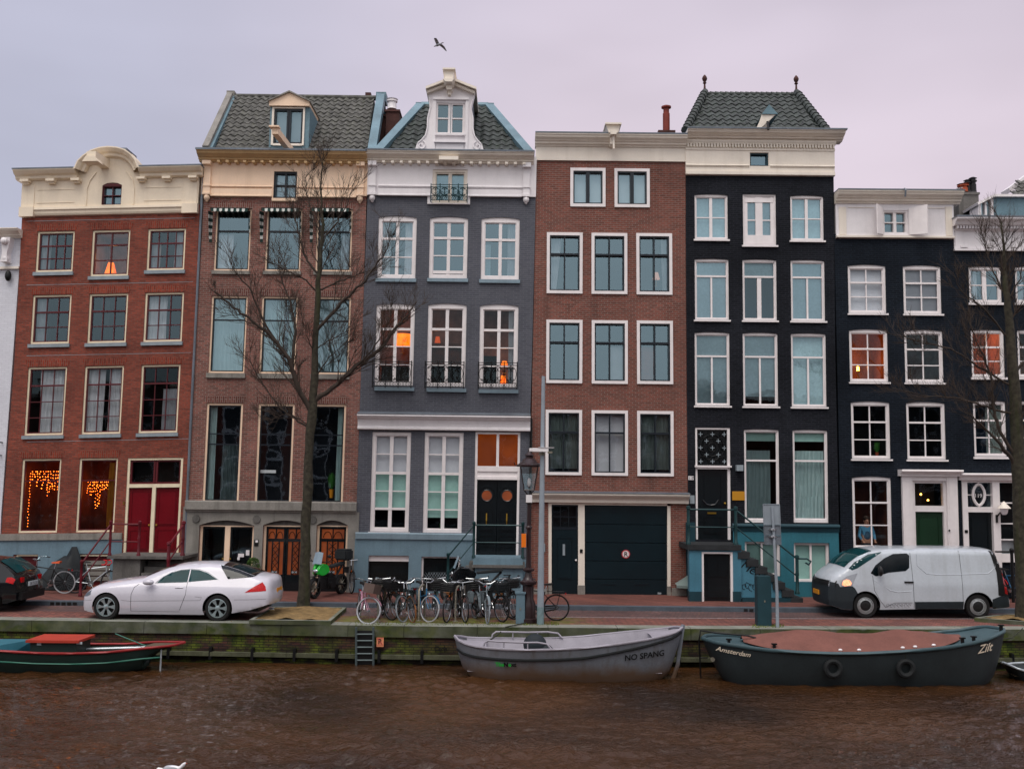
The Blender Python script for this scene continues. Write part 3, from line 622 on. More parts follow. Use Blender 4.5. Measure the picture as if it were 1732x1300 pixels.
def h2_top():
    fr = H2.fr(480, 300); m = MB()
    hf = H2.fr(483, 313.5); hole = [hf(x, y) for x, y in ((463.5, 291), (502.5, 291), (502.5, 336), (463.5, 336))]
    fo = [fr(x, y) for x, y in ((342, 262), (622, 262), (622, 331), (504, 331), (504, 341), (462, 341), (462, 331), (342, 331))]
    sheet_wall([(p.x, p.z) for p in fo], [[(p.x, p.z) for p in hole]], H2.Y-.06, .2).build('frieze', 'buff', H2.root)
    m.fprism(fr, cornice_prof(262, 277, .5), 338, 622)
    for i in range(17): x = 371+i*14.6; m.fbox(fr, x, 277, x+5, 280.5, .06, .34)
    m.build('cornice', 'buff_dark', H2.root); m = MB()
    m.fprism(fr, [(316, .06), (316, .1), (317.5, .12), (319, .1), (319, .06)], 358, 462); m.fprism(fr, [(316, .06), (316, .1), (317.5, .12), (319, .1), (319, .06)], 504, 605)
    for a, b in ((358, 462), (504, 605)): m.fprism(fr, [(321, .06), (321, .09), (331, .09), (332, .12), (334, .12), (334, 0), (321, 0)], a, b)
    m.build('frieze_moulding', 'buff', H2.root)
    for x in (352.5, 611):
        b = MB(); b.fbox(fr, x-7, 277, x+7, 283, .05, .3).fbox(fr, x-5.5, 283, x+5.5, 331, .05, .13).fbox(fr, x-6.5, 315, x+6.5, 318, .05, .16).fbox(fr, x-6.5, 329, x+6.5, 332, .05, .18)
        b.ball(fr(x, 336, .08), (.1, .1, .12)); b.ball(fr(x, 341, .06), (.05, .06, .06)); b.build('corbel', 'buff', H2.root, smooth=30)
    gt = MB().fprism(fr, [(259.5, -.3), (259.5, .53), (262.5, .53), (262.5, -.3)], 337, 623); gt.build('gutter', 'zinc_dark', H2.root)
    # roof
    Yr = H2.Y+3.1; A, B = fr(352, 259.5, -.15), fr(618, 262.5, -.15); C, D = P(633, 167, Yr), P(398, 164, Yr)
    r = tiles('roof', 'roof_tile', H2.root, A, B, C, D)
    MB().tube([D+Vector((-.1, 0, .02)), C+Vector((.1, 0, .02))], .1, 8).build('ridge', 'roof_tile', r)
    MB().add([A, B, C, D, A+Vector((0, 6.2, 0)), B+Vector((0, 6.2, 0))], [(4, 5, 2, 3), (0, 3, 4), (1, 5, 2)]).build('roof_back', 'roof_tile', r)
    for (a, b, mt, w) in ((A+Vector((-.22, 0, 0)), D+Vector((-.24, 0, -.12)), 'stone', .2), (A+Vector((-.03, -.03, 0)), D+Vector((-.05, 0, -.1)), 'zinc', .1), (B+Vector((.05, -.06, 0)), C+Vector((.12, 0, -.10)), 'zinc', .28)):
        n = Vector((0, -.7, .7)); u = Vector((w, 0, 0)); t = n*.3 if w > .15 else n*.16
        q = MB(); q.hexa([a, a+u, b+u, b, a+t, a+u+t, b+u+t, b+t]); e = Vector((0, 2.4, -2.4)); q.hexa([b, b+u, b+u+e, b+e, b+t, b+u+t, b+u+t+e, b+t+e])
        if w > .15: q.box(b+Vector((w/2, .1, .12)), (w+.08, .5, .35))
        q.build('gable_coping', mt, H2.root)
    MB().box(P(623, 166, Yr+.1), (.2, .2, .35)).build('chimney', 'chimney_brick', H2.root)
    # dormer: front stands a little behind the facade
    dy = .35; fd = Fr(487, 215, .011, H2.Y+dy); bk = -3.0
    d = MB(); d.fbox(fd, 456, 180, 459.5, 259, bk, 0).fbox(fd, 515, 180, 523, 259, bk, -.02).fbox(fd, 459.5, 246, 515, 259, -.5, -.01); d.fbox(fd, 459, 178.5, 516, 182, bk, -.03)
    dor = d.build('dormer', 'zinc', H2.root)
    p = MB().fpoly(fd, [(455, 181), (455, 173), (489, 158), (523, 173), (523, 181)], -3.2, .12); p.build('pediment', 'buff', dor)
    q = MB().fpoly(fd, [(453, 173.5), (489, 156.5), (525, 173.5), (525, 175), (489, 159), (453, 175)], -3.2, .2); q.build('pediment_trim', 'stone', dor)
    f = MB().fbox(fd, 459.5, 182, 463, 246, -.2, .03).fbox(fd, 512, 182, 515, 246, -.2, .03).fbox(fd, 463, 182, 512, 184, -.2, .03).fbox(fd, 463, 243.5, 512, 247, -.2, .05); f.build('window_frame', 'ivory', dor)
    f = MB()
    for a, b in ((463, 487.5), (488, 512)): f.fbox(fd, a, 184, a+3.2, 243.5, -.15, -.02).fbox(fd, b-3.2, 184, b, 243.5, -.15, -.02).fbox(fd, a+3.2, 184, b-3.2, 187, -.15, -.02).fbox(fd, a+3.2, 240, b-3.2, 243.5, -.15, -.02)
    f.build('casement', 'sash_dark', dor); MB().quad(fd(463, 243, -.1), fd(512, 243, -.1), fd(512, 184, -.1), fd(463, 184, -.1)).build('pane', 'pane_sky', dor)
    c = MB().fbox(fd, 463, 182, 512, 245, -.35, -.3); c.build('curtain', 'blind', dor)
    hb = MB(); a = [fr(484, 258, -.1), fr(493, 258, -.1), fr(493, 248, -.1), fr(484, 248, -.1)]; b = [fr(471, 246, 1.1), fr(481, 246, 1.1), fr(481, 235, 1.1), fr(471, 235, 1.1)]
    hb.loopex(a, b); b2 = [fr(467, 236, .95), fr(483, 236, .95), fr(483, 233.5, .95), fr(467, 233.5, .95)]; hb.loopex(b2, [v+Vector((0, -.25, 0)) for v in b2]); hb.build('hoist_beam', 'buff', H2.root)
h2_top()
m = MB(); fr = H2.fr(343, 300); m.tube([fr(342, 262, .1), fr(342, 290, .03), fr(343.5, 300, .03), fr(343.5, 990, .03)], .04, 6); m.build('drainpipe', 'zinc_dark', H2.root)
# ================================================================ HOUSE: grey painted
H3 = House('grey_painted_house', 'grey painted canal house with white cornice, scrolled white dormer and three iron balconets', 760, .012, 0)
wf = dict(fm='white_frame', sm='white_frame', fw=6, sf=1.5)
for i, (cx, tp, bt) in enumerate(((671.5, 364.6, 471), (758.5, 366, 471), (846, 367, 473))):
    rows = [(.30, 4), (.63, 1.8), (.94, 5)] if i == 1 else [(.32, 4), (.66, 1.8)]
    win(H3, cx, tp, bt, 65.5, cols=[(.5, 5.5)], rows=rows, arch=3, gl='pane_sky', sill=('slate_blue_light', 6), fill=[[('curtain', 0, .25, 0, 1, 'curtain'), ('curtain', .75, 1, 0, 1, 'curtain')], [], [('curtain', .75, 1, 0, 1, 'curtain'), ('blind', .0, .18, .4, 1, 'blind_cyan')]][i], room='room_grey', **wf)
for i, (cx, tp, bt) in enumerate(((667.6, 513, 652), (755.4, 512.5, 654), (843.4, 514, 656))):
    win(H3, cx, tp, bt, 66, cols=[(.5, 5.5)], rows=[(.275, 4), (.51, 1.8), (.755, 1.8)], arch=3, gl='pane_low', sill=None, fill=[[('blind', .1, .95, .78, 1, 'room')], [('blind', .02, 1, .46, .75, 'room_warm'), ('blind', 0, 1, .76, 1, 'room')], [('curtain', .82, 1, 0, 1, 'curtain'), ('blind', 0, .5, .62, 1, 'room')]][i], room='room_lit', **wf)  # low dark sheets built as blinds are added stand-ins for furniture
    f = H3.fr(cx, 650); MB().fbox(f, cx-33.5, bt+3, cx+33.5, bt+9, -.04, .1).build('balcony_ledge', 'slate_blue_light', H3.root)
def ironwork(H, fr, x0, x1, y0, y1, d, n=3, mat='iron', name='balcony_railing', dep=.28, light=None):
    m = MB(); r = .012
    for y in (y0, y0+4, y1-7, y1): m.tube([fr(x0, y, -.0), fr(x0, y, d), fr(x1, y, d), fr(x1, y, 0)], r, 4)
    w = (x1-x0)/n
    for i in range(n+1): m.tube([fr(x0+w*i, y0-2, d), fr(x0+w*i, y1+3, d)], .015, 4)
    for i in range(n):
        a = x0+w*i; c = a+w/2; h = y1-7-y0-4; cy = y0+4+h/2
        for sx in (-1, 1):
            for sy in (-1, 1):
                m.tube([fr(c+sx*w*.45*abs(cos(k*.55)), cy+sy*h*.45*sin(k*.55)*(1 if k < 4 else .8), d) for k in range(5)], .009, 4)
                m.tube([fr(c+sx*(w*.12+w*.1*cos(k)), cy+sy*(h*.25+h*.1*sin(k)), d) for k in range(6)], .008, 4)
        m.tube([fr(c, y0+4, d), fr(c, y1-7, d)], .009, 4)
        for k in range(4): m.tube([fr(a+w*(k+.5)/4+cos(t)*1.6, y1-3.5+sin(t)*3, d) for t in (0, 1.57, 3.14, 4.71, 6.28)], .008, 4, cap=False)
    m.build(name, mat, H.root)
for cx, y0 in ((664.5, 613), (752.5, 614), (842, 615)): ironwork(H3, H3.fr(cx, 635), cx-32.5, cx+32.5, y0, y0+41, .26)
for i, (cx, bt) in enumerate(((660.5, 899), (749.6, 901))):
    win(H3, cx, 730+i*.7, bt, 66.5, cols=[(.5, 6)], rows=[(.20, 1.8), (.405, 4.5), (.60, 1.8), (.79, 1.8 if i else 4)], sill=('white_frame', 2.5), gl='pane_low', fill=[('blind', 0, 1, 0, .4, 'blind_white'), ('blind', 0, 1, .4, .78 if i == 0 else .87, 'blind_mint')], room='room_grey', **wf)
win(H3, 761, 287, 345, 60, fm='ivory', sm='ivory', fw=5, cols=[(.5, 6)], rows=(), gl='pane_sky', sill=None, room='room_grey', d=.02, fill=[('blind', .05, .45, .1, 1, 'blind_cyan'), ('blind', .55, .95, .1, 1, 'blind_cyan')])
ironwork(H3, H3.fr(761, 330), 730, 791, 317, 343, .3, n=4, mat='iron_teal')
def h3_door():
    fr = H3.fr(840.6, 835); x0, x1 = 802, 879; H3.hole(fr, [(x0+.5, 730.5), (x1-.5, 730.5), (x1-.5, 944), (x0+.5, 944)])
    f = MB().fbox(fr, x0, 730, x0+4.5, 944, -.2, -.02).fbox(fr, x1-4.5, 730, x1, 944, -.2, -.02).fbox(fr, x0+4.5, 730, x1-4.5, 734, -.2, -.02).fbox(fr, x0+4.5, 788, x1-4.5, 797, -.2, 0).fbox(fr, x0+4.5, 797, x1-4.5, 806, -.2, -.04).fbox(fr, x0+4.5, 806, x1-4.5, 811, -.2, .01).fbox(fr, 838.3, 734, 842.8, 788, -.2, -.03)
    fo = f.build('door_frame', 'white_frame', H3.root)
    MB().quad(fr(806, 789, -.12), fr(875, 789, -.12), fr(875, 733, -.12), fr(806, 733, -.12)).build('pane', 'pane_low', fo)
    MB().fbox(fr, 804, 731, 877, 796, -.5, -.45).build('room', 'lit_amber', fo)
    for a, b in ((806.5, 840.3), (841, 874.5)):
        m = MB().fbox(fr, a, 811, b, 943, -.16, -.08); c = (a+b)/2; cy = 838
        door_panels(m, fr, a, 811, b, 943, [(.14, .86, .40, .66), (.12, .88, .72, .82), (.12, .88, .86, .96)], -.08)
        for R in (15, 11.5): m.tube([fr(c+R*cos(t*pi/10), cy+2-R*1.15*sin(t*pi/10), -.075) for t in range(11)], .02, 5)
        for R in (9.5,): m.tube([fr(c+R*cos(t*pi/10), cy+R*sin(t*pi/10), -.07) for t in range(21)], .018, 5)
        o = m.build('door', 'door_dark', H3.root, smooth=30)
        g = MB(); g.add([fr(c+8.5*cos(t*pi/10), cy+8.5*sin(t*pi/10), -.065) for t in range(20)], [tuple(range(20))]); g.build('round_glass', M.get('amber'), o)
        k = MB().tube([fr(c, 868, -.06), fr(c, 880, -.03), fr(c, 888, -.06)], .02, 5); k.build('knocker', 'brass', o)
    MB().fbox(fr, 801, 730, 880, 945, -1.2, -1.1).build('room', 'room', fo)
h3_door()
for a, b, c, e in ((623, 691, 939, 1004), (712.5, 778, 941, 1000)):
    fr = H3.fr((a+b)/2, 965); H3.hole(fr, [(a, c), (b, c), (b, e), (a, e)])
    m = MB().fbox(fr, a, c, b, c+(10 if a < 700 else 2.5), -.2, -.05)
    if a > 700: m.fbox(fr, a, c+2.5, a+3, e, -.2, -.05).fbox(fr, b-3, c+2.5, b, e, -.2, -.05)
    o = m.build('basement_window', 'white_frame', H3.root)
    q = MB().fbox(fr, a, c, b, e, -.3, -.2)
    for k in (0, 1): aa = a+(b-a)*k/2; door_panels(q, fr, aa, c+10, aa+(b-a)/2, e, [(.12, .88, .1, .45), (.12, .88, .52, .95)], -.2)
    q.build('basement_door', 'door_dark', o)
    if a > 700:
        g = MB()
        for k in range(12): g.tube([fr(a+2+k*4.5, 968, -.12), fr(a+2+k*4.5+12, 985, -.12)], .006, 3).tube([fr(a+14+k*4.5, 968, -.12), fr(a+2+k*4.5, 985, -.12)], .006, 3)
        g.build('grille', 'sill_grey', o)
H3.wall([(622, 325), (906, 334), (900, 600), (896, 730), (893, 1010), (597, 1010), (603, 860), (608, 700), (616, 480)], 'brick_grey_paint')
H3.body([(624, 262), (906, 270), (900, 600), (893, 1010), (597, 1010), (612, 600)], mat='brick_wine')
fr = H3.fr(752, 710)
m = MB(); m.fprism(fr, [(702, -.02), (702, .3), (705, .32), (707, .26), (709, .22), (711, .12), (722, .1), (724, .15), (727, .15), (728, .1), (728, -.02)], 606, 897); m.build('shop_cornice', 'white', H3.root)
MB().fprism(fr, [(697, -.01), (701.5, .33), (701.8, .33), (701.8, -.01)], 606, 897).build('flashing', 'zinc_dark', H3.root)
fr = H3.fr(740, 950)
m = MB(); m.fprism(fr, [(901, -.02), (901, .1), (903, .12), (912, .1), (913, .04), (913, -.02)], 601, 800)
hl = [h for h in H3.holes[-2:]]; A = [fr(x, y) for x, y in ((600, 905), (893, 905), (893, 1010), (598, 1010))]
dh = H3.fr(840.6, 835); dd = [(lambda p: (p.x, p.z))(dh(x, y)) for x, y in ((802, 860), (879, 860), (879, 944), (802, 944))]
mb = sheet_wall([(p.x, p.z) for p in (fr(600, 912), fr(801, 912), fr(801, 944), fr(893, 944), fr(893, 1010), fr(598, 1010))], hl, H3.Y-.04, .05)
mb.build('base', 'slate_blue', H3.root); m.build('base_band', 'slate_blue_light', H3.root)
def h3_top():
    fr = H3.fr(760, 300); hf = H3.fr(761, 316); hole = [hf(x, y) for x, y in ((731.5, 287.5), (790.5, 287.5), (790.5, 344.5), (731.5, 344.5))]
    fo = [fr(x, y) for x, y in ((622, 264), (907, 264), (907, 332), (796, 332), (796, 346), (724, 346), (724, 332), (622, 332))]
    sheet_wall([(p.x, p.z) for p in fo], [[(p.x, p.z) for p in hole]], H3.Y-.06, .2).build('frieze', 'white', H3.root)
    m = MB(); m.fprism(fr, cornice_prof(263, 278, .5), 621, 902)
    for i in range(17): x = 648+i*14.7; m.fbox(fr, x, 278, x+5, 281.5, .06, .34)
    m.fbox(fr, 744, 273, 776, 279, .1, .55); m.build('cornice', 'ivory', H3.root); m = MB()
    for a, b in ((641, 729), (792, 883)):
        m.fprism(fr, [(315, .06), (315, .1), (317, .12), (319, .1), (319, .06)], a, b); m.fprism(fr, [(321, 0), (321, .09), (330, .09), (331, .12), (333, .12), (333, 0)], a, b)
    m.build('frieze_moulding', 'white', H3.root)
    for x in (631, 890.5):
        b = MB(); b.fbox(fr, x-7, 278, x+7, 285, .05, .3).fbox(fr, x-5.5, 285, x+5.5, 331, .05, .14).fbox(fr, x-6.5, 315, x+6.5, 318, .05, .17).fbox(fr, x-6.5, 329, x+6.5, 333, .05, .18)
        b.ball(fr(x, 337, .08), (.1, .1, .12)); b.ball(fr(x, 342, .06), (.05, .06, .06)); b.build('corbel', 'white', H3.root, smooth=30)
    MB().fprism(fr, [(261, -.3), (261, .53), (263.2, .53), (263.2, -.3)], 621, 903).build('gutter', 'zinc_dark', H3.root)
    Yr = H3.Y+2.6; A, B = fr(644, 261, -.1), fr(890, 261.5, -.1); D, C = P(713, 178, Yr), P(826, 179, Yr)
    r = tiles('roof', 'roof_tile_dark', H3.root, A, B, C, D, tw=.3, th=.34)
    MB().add([A, B, C, D, A+Vector((0, 5.2, 0)), B+Vector((0, 5.2, 0))], [(4, 5, 2, 3), (0, 3, 4), (1, 5, 2)]).build('roof_back', 'roof_tile', r)
    for a, b in ((A, D), (B, C)):
        u = Vector((.3 if a is A else -.3, 0, 0)); a2 = a-u*.75+Vector((0, -.05, 0)); b2 = b-u*.6+Vector((0, 0, -.12)); t = Vector((0, -.14, .14))
        MB().hexa([a2, a2+u, b2+u, b2, a2+t, a2+u+t, b2+u+t, b2+t]).box(b2+Vector((u.x*.5, .1, .05)), (.34, .35, .3)).build('hip_flashing', 'zinc', H3.root)
    MB().tube([D, C], .12, 6).build('ridge', 'zinc', r)
    # scrolled dormer
    fd = Fr(762, 210, .011, H3.Y+.15); d = MB()
    Lf = [(704, 259), (703.5, 252), (706, 243), (713, 237), (719, 229), (722, 216), (722, 200), (726, 182), (724, 168)]
    Rt = [(818, 259), (818.5, 252), (816, 243), (810, 237), (804, 229), (801, 216), (801, 200), (797, 182), (800, 168)]
    out = Lf+[(722, 154), (762, 138), (803, 154)]+Rt[::-1]
    A2 = [fd(x, y) for x, y in out]; h2 = [fd(x, y) for x, y in ((738, 174), (786, 174), (786, 226), (738, 226))]
    dor = sheet_wall([(p.x, p.z) for p in A2], [[(p.x, p.z) for p in h2]], fd.Y, .22).build('dormer', 'white', H3.root)
    b = MB().fbox(fd, 726, 160, 732, 258, -2.6, -.22).fbox(fd, 791, 160, 798, 258, -2.6, -.22); b.build('dormer_cheek', 'zinc_dark', dor)
    b = MB().fpoly(fd, [(720, 156), (762, 139.5), (805, 156), (805, 152), (762, 135.5), (720, 152)], -2.8, .28); b.fpoly(fd, [(722, 161), (762, 144.5), (802, 161), (802, 156.5), (762, 140), (722, 156.5)], -.1, .16); b.build('pediment', 'ivory', dor)
    t = MB()
    for sx, cx in ((1, 713.5), (-1, 808.5)):
        pts = [fd(cx+sx*(8-.62*k)*cos(-1.2+k*.62), 247+(8.5-.62*k)*sin(-1.2+k*.62), .03) for k in range(13)]; t.tube(pts, .022, 5)
        sd = Lf if sx > 0 else Rt; t.tube([fd(x+sx*1.6, y, .02) for x, y in sd[2:]], .025, 5)
    t.fbox(fd, 732, 168, 737, 256, 0, .05).fbox(fd, 787, 168, 792, 256, 0, .05).fbox(fd, 732, 166, 792, 170, .0, .09).fbox(fd, 737, 227, 787, 230, 0, .09)
    t.fbox(fd, 735, 240, 788, 242.5, 0, .12).fbox(fd, 738, 244, 785, 257, 0, .03); t.build('dormer_trim', 'white', dor, smooth=30)
    f = MB()
    for a, b in ((738, 761.5), (762.5, 786)): f.fbox(fd, a, 174, a+2.2, 226, -.15, -.04).fbox(fd, b-4, 174, b, 226, -.15, -.04).fbox(fd, a+2.2, 174, b-4, 176.5, -.15, -.04).fbox(fd, a+2.2, 223.5, b-4, 226, -.15, -.04).fbox(fd, a+2.2, 198.6, b-4, 200.6, -.15, -.05)
    f.build('casement', 'white_frame', dor); MB().quad(fd(738, 226, -.1), fd(786, 226, -.1), fd(786, 174, -.1), fd(738, 174, -.1)).build('pane', 'pane_sky', dor); MB().fbox(fd, 733, 168, 790, 232, -.9, -.8).build('room', 'room_grey', dor)
    h = MB().fpoly(fd, [(751, 128), (768, 128), (766, 146), (753, 146)], -.3, .5); h.fbox(fd, 749, 127, 770, 129.5, -.35, .6).fpoly(fd, [(750, 146), (769, 146), (765, 151), (754, 151)], 0, .65).fbox(fd, 755, 151, 764, 158, 0, .35).fbox(fd, 757, 158, 762, 164, 0, .2); h.build('hoist_box', 'ivory', dor)
h3_top()
def stack(par, x0, x1, y0, y1, Y, pots, mat='chimney_brick', dd=.7):
    m = MB(); pbox(m, x0, y0, x1, y1, Y, dd); pbox(m, x0-1.5, y0-2, x1+1.5, y0+1.5, Y-.05, dd+.1); o = m.build('chimney', mat, par)
    for px, py, r, pm in pots:
        p = P(px, y0-2, Y+dd/2); t = P(px, py, Y+dd/2); h = t.z-p.z
        q = MB().lathe((p.x, p.y, p.z), [(r*1.1, 0), (r, h*.1), (r, h*.5), (r*.85, h*.55), (r*.85, h*.68), (r*1.25, h*.7), (r*1.2, h*.78), (r*.8, h*.82), (r*.8, h*.9), (r*1.3, h*.92), (r*.6, h)], 10); q.build('chimney_pot', pm, o, smooth=30)
    return o
stack(H3.root, 652, 675, 187, 262, H3.Y+2.2, [(663, 167, .16, 'white')])
stack(H2.root, 640, 651, 195, 262, H2.Y+2.4, [])
def stoop3():
    Yn = H3.Y-1.25; m = MB(); pbox(m, 800, 943, 884, 956, Yn, 1.2); m.build('landing', 'slate_blue', H3.root)
    m = MB(); pbox(m, 798, 955, 888, 960, Yn-.06, 1.25); m.build('landing_slab', 'stone_dark', H3.root)
    m = MB(); pbox(m, 803, 960, 884, 1016, Yn+.05, 1.15); m.build('stoop', 'slate_blue', H3.root)
    zl = P(810, 944, Yn).z; xl = P(801, 944, Yn).x; xr = P(884, 944, Yn).x; xs = P(757, 990, Yn).x
    stairs(H3.root, xl, xs-.2, Yn+.15, Yn+1.1, zl, .1, 7, 'stone_dark', axis='X')
    railing(H3.root, [(xs, Yn+.1, .35), (xl, Yn+.05, zl), (xr, Yn+.05, zl)], 'iron_teal', 1.0, .026, rails=(1, .48), post_r=.04)
stoop3()
m = MB(); fr = H3.fr(905, 800); m.tube([fr(898, 708, .06), fr(897, 1000, .06)], .035, 6); m.build('drainpipe', 'iron', H3.root)
# ================================================================ HOUSE: wine brick with garage
H4 = House('brick_garage_house', 'dark red brick canal house with white window frames and a dark garage door', 1033, .011, .03)
w4 = dict(fm='white_frame', sm='sash_dark', fw=5, sf=2.2, proud=.05, sill=None)
for cx in (994.3, 1069): win(H4, cx, 284.6+(cx > 1000), 350+(cx > 1000), 59.5, cols=[(.5, 6)], gl='pane_sky', fill=[('blind', 0, 1, 0, 1, 'blind')], room='room_grey', **w4)
for i, (cx, tp, bt) in enumerate(((955, 393.5, 496.5), (1030.6, 394.5, 497.5), (1106.5, 395, 498.5))):
    win(H4, cx, tp, bt, 60.5, cols=[(.5, 2.2)], rows=[(.34, 3)], gl='pane_sky', room='room_grey', fill=[[('curtain', 0, .4, 0, 1, 'curtain', -1)], [], [('curtain', .78, 1, 0, 1, 'curtain', .4)]][i], **w4)
for i, (cx, tp) in enumerate(((954.4, 541), (1031.2, 542), (1107.6, 542.5))):
    win(H4, cx, tp, tp+107, 61, cols=[(.5, 2.2)], rows=[(.34, 3)], gl='pane_sky', room='room_grey', fill=[[], [('blind', .55, 1, .4, 1, 'curtain')], [('blind', 0, .5, .4, 1, 'terracotta')]][i], **w4)
for i, (cx, tp) in enumerate(((953.4, 693), (1031.2, 694), (1108.4, 695))):
    win(H4, cx, tp, tp+110, 61.5, cols=[(.5, 2.2)], rows=[(.33, 3)], gl='pane', room='room_grey', fill=[[('curtain', 0, 1, 0, .93, 'net_dark')], [('blind', 0, 1, 0, 1, 'blind_white')], [('curtain', 0, 1, 0, .93, 'net_dark')]][i] if 'net_dark' in M or plain('net_dark', 'a2b0ac', .9, .1) else (), **w4)
def h4_ground():
    fr = H4.fr(1031, 930); H4.hole(fr, [(927.5, 850), (1134.5, 850), (1134.5, 1010), (927.5, 1010)])
    f = MB(); f.fbox(fr, 927, 850, 933, 1010, -.2, -.02).fbox(fr, 978, 854, 989, 1010, -.2, -.02).fbox(fr, 1129, 854, 1135, 1010, -.2, -.02).fbox(fr, 933, 850, 1129, 854, -.2, -.02)
    fo = f.build('door_frame', 'ivory', H4.root)
    q = MB().fbox(fr, 926.5, 990, 933.5, 1010, -.1, 0).fbox(fr, 977, 990, 989.5, 1010, -.1, 0).fbox(fr, 1128.5, 990, 1135.5, 1010, -.1, 0); q.build('plinth', 'stone', fo)
    g = MB(); hs = [(854, 886), (886.8, 917), (917.8, 948), (948.8, 979), (979.8, 1009)]
    for a, b in hs: g.fbox(fr, 989, a, 1129, b, -.2, -.1)
    g.fbox(fr, 990, 865, 1128, 866, -.1, -.09)
    for a in (1017, 1073): g.fbox(fr, a, 986, a+26, 988.5, -.1, -.085)
    gd = g.build('garage_door', 'door_teal', H4.root)
    s = MB().lathe(fr(1059, 936.5, -.09), [(0, 0), (.135, 0), (.135, -.012), (0, -.012)], 24, 'Y'); so_ = s.build('no_parking_sign', emitless('sign_red', 'b03a44'), gd)
    MB().lathe(fr(1059, 936.5, -.076), [(0, 0), (.105, 0), (.105, -.004), (0, -.004)], 24, 'Y').build('sign_face', emitless('sign_white', 'd8cccc'), gd)
    c = fr(1059, 936.5, -.07); sign_text('R', .2, lambda x, y: c+Vector((x, 0, y-.07)), 'iron', gd, bold=.004)
    MB().fbox(fr, 1113, 1001, 1119, 1004, -.1, -.09).build('maker_plate', 'sill_grey', gd)
    o = MB().fbox(fr, 933, 897, 978, 1008, -.2, -.12); door_panels(o, fr, 933, 897, 978, 1008, [(.2, .78, .12, .75)], -.12); do = o.build('door', 'door_teal', H4.root)
    MB().fbox(fr, 952, 921, 956, 940, -.11, -.09).build('letter_slot', 'sill_grey', do); MB().ball(fr(974.5, 948, -.08), .035).build('handle', 'white', do, smooth=True)
    t = MB().fbox(fr, 933, 854, 936, 896.5, -.2, -.12).fbox(fr, 975, 854, 978, 896.5, -.2, -.12).fbox(fr, 936, 854, 975, 857, -.2, -.12).fbox(fr, 936, 892, 975, 896.5, -.2, -.12).fbox(fr, 936, 874, 975, 875.3, -.2, -.13)
    for x in (948, 962): t.fbox(fr, x, 857, x+1, 892, -.2, -.131)
    to = t.build('transom_sash', 'sash_dark', H4.root); MB().quad(fr(934, 894, -.16), fr(977, 894, -.16), fr(977, 855, -.16), fr(934, 855, -.16)).build('pane', 'pane_low', to); MB().fbox(fr, 930, 852, 980, 900, -.7, -.6).build('room', 'room_grey', to)
    MB().fbox(fr, 981, 929, 985.5, 935, -.02, 0).build('intercom', 'iron', fo)
    m = MB().fprism(fr, [(834, -.02), (834, .3), (836.5, .32), (839, .28), (842, .2), (845, .14), (850, .12), (850, -.02)], 900, 1164); m.build('shop_cornice', 'ivory', H4.root)
    MB().fprism(fr, [(831, -.02), (833, .34), (834, .34), (834, -.02)], 899, 1165).build('flashing', 'zinc_dark', H4.root)
    MB().fbox(fr, 1136, 992, 1164, 1010, -.02, .06).fbox(fr, 899, 996, 926, 1010, -.02, .05).build('base', 'stone', H4.root)
    MB().fbox(fr, 919, 920, 922, 934, 0, .05).build('mail_slot', 'sill_grey', H4.root)
def emitless(n, c): return M.get(n) or plain(n, c, .5, .04)
h4_ground()
H4.wall([(907, 262), (1160, 270), (1161, 600), (1165, 1010), (896, 1010), (899, 700), (905, 400)], 'brick_wine')
H4.body([(907, 236), (1159, 240), (1161, 600), (1165, 1010), (896, 1010), (899, 700)], mat='brick_wine')
fr = H4.fr(1033, 255)
MB().fbox(fr, 906, 248, 1159.6, 273, -.02, .06).build('frieze', 'ivory', H4.root)
m = MB().fprism(fr, cornice_prof(233, 250, .42), 905, 1159.5); m.build('cornice', 'ivory', H4.root)
MB().fprism(fr, [(231, -.4), (231, .44), (233, .44), (233, -.4)], 905, 1159.5).build('gutter', 'zinc_dark', H4.root)
m = MB().fpoly(fr, [(1022, 219), (1047, 219), (1043, 233), (1027, 233)], -.4, .5); m.fbox(fr, 1021, 218, 1048, 220.5, -.45, .6).fbox(fr, 1029, 233, 1039, 240, .1, .75).fbox(fr, 1030, 240, 1036, 252, .1, .5).tube([fr(1034.5, 240, .6), fr(1035, 262, .6)], .035, 6)
m.build('hoist_beam', 'ivory', H4.root)
m = MB().tube([fr(1008, 229, -1.2), fr(1020, 222, -1.3), fr(1035, 215, -1.4), fr(1052, 225, -1.3), fr(1060, 231, -1.2)], .12, 8); m.build('ridge_tiles', 'terracotta', H4.root)
stack(H4.root, 1115, 1141, 222, 236, H4.Y+1.2, [], 'chimney_brick')
p = P(1127, 222, H4.Y+1.5); q = MB().lathe(p, [(.12, 0), (.12, .62), (.10, .64), (.10, .8), (.17, .82), (.17, .87), (.05, .92)], 12); q.build('flue', 'flue_red' if 'flue_red' in M or plain('flue_red', '7a2e22', .6, .2) else 0, H4.root, smooth=30)
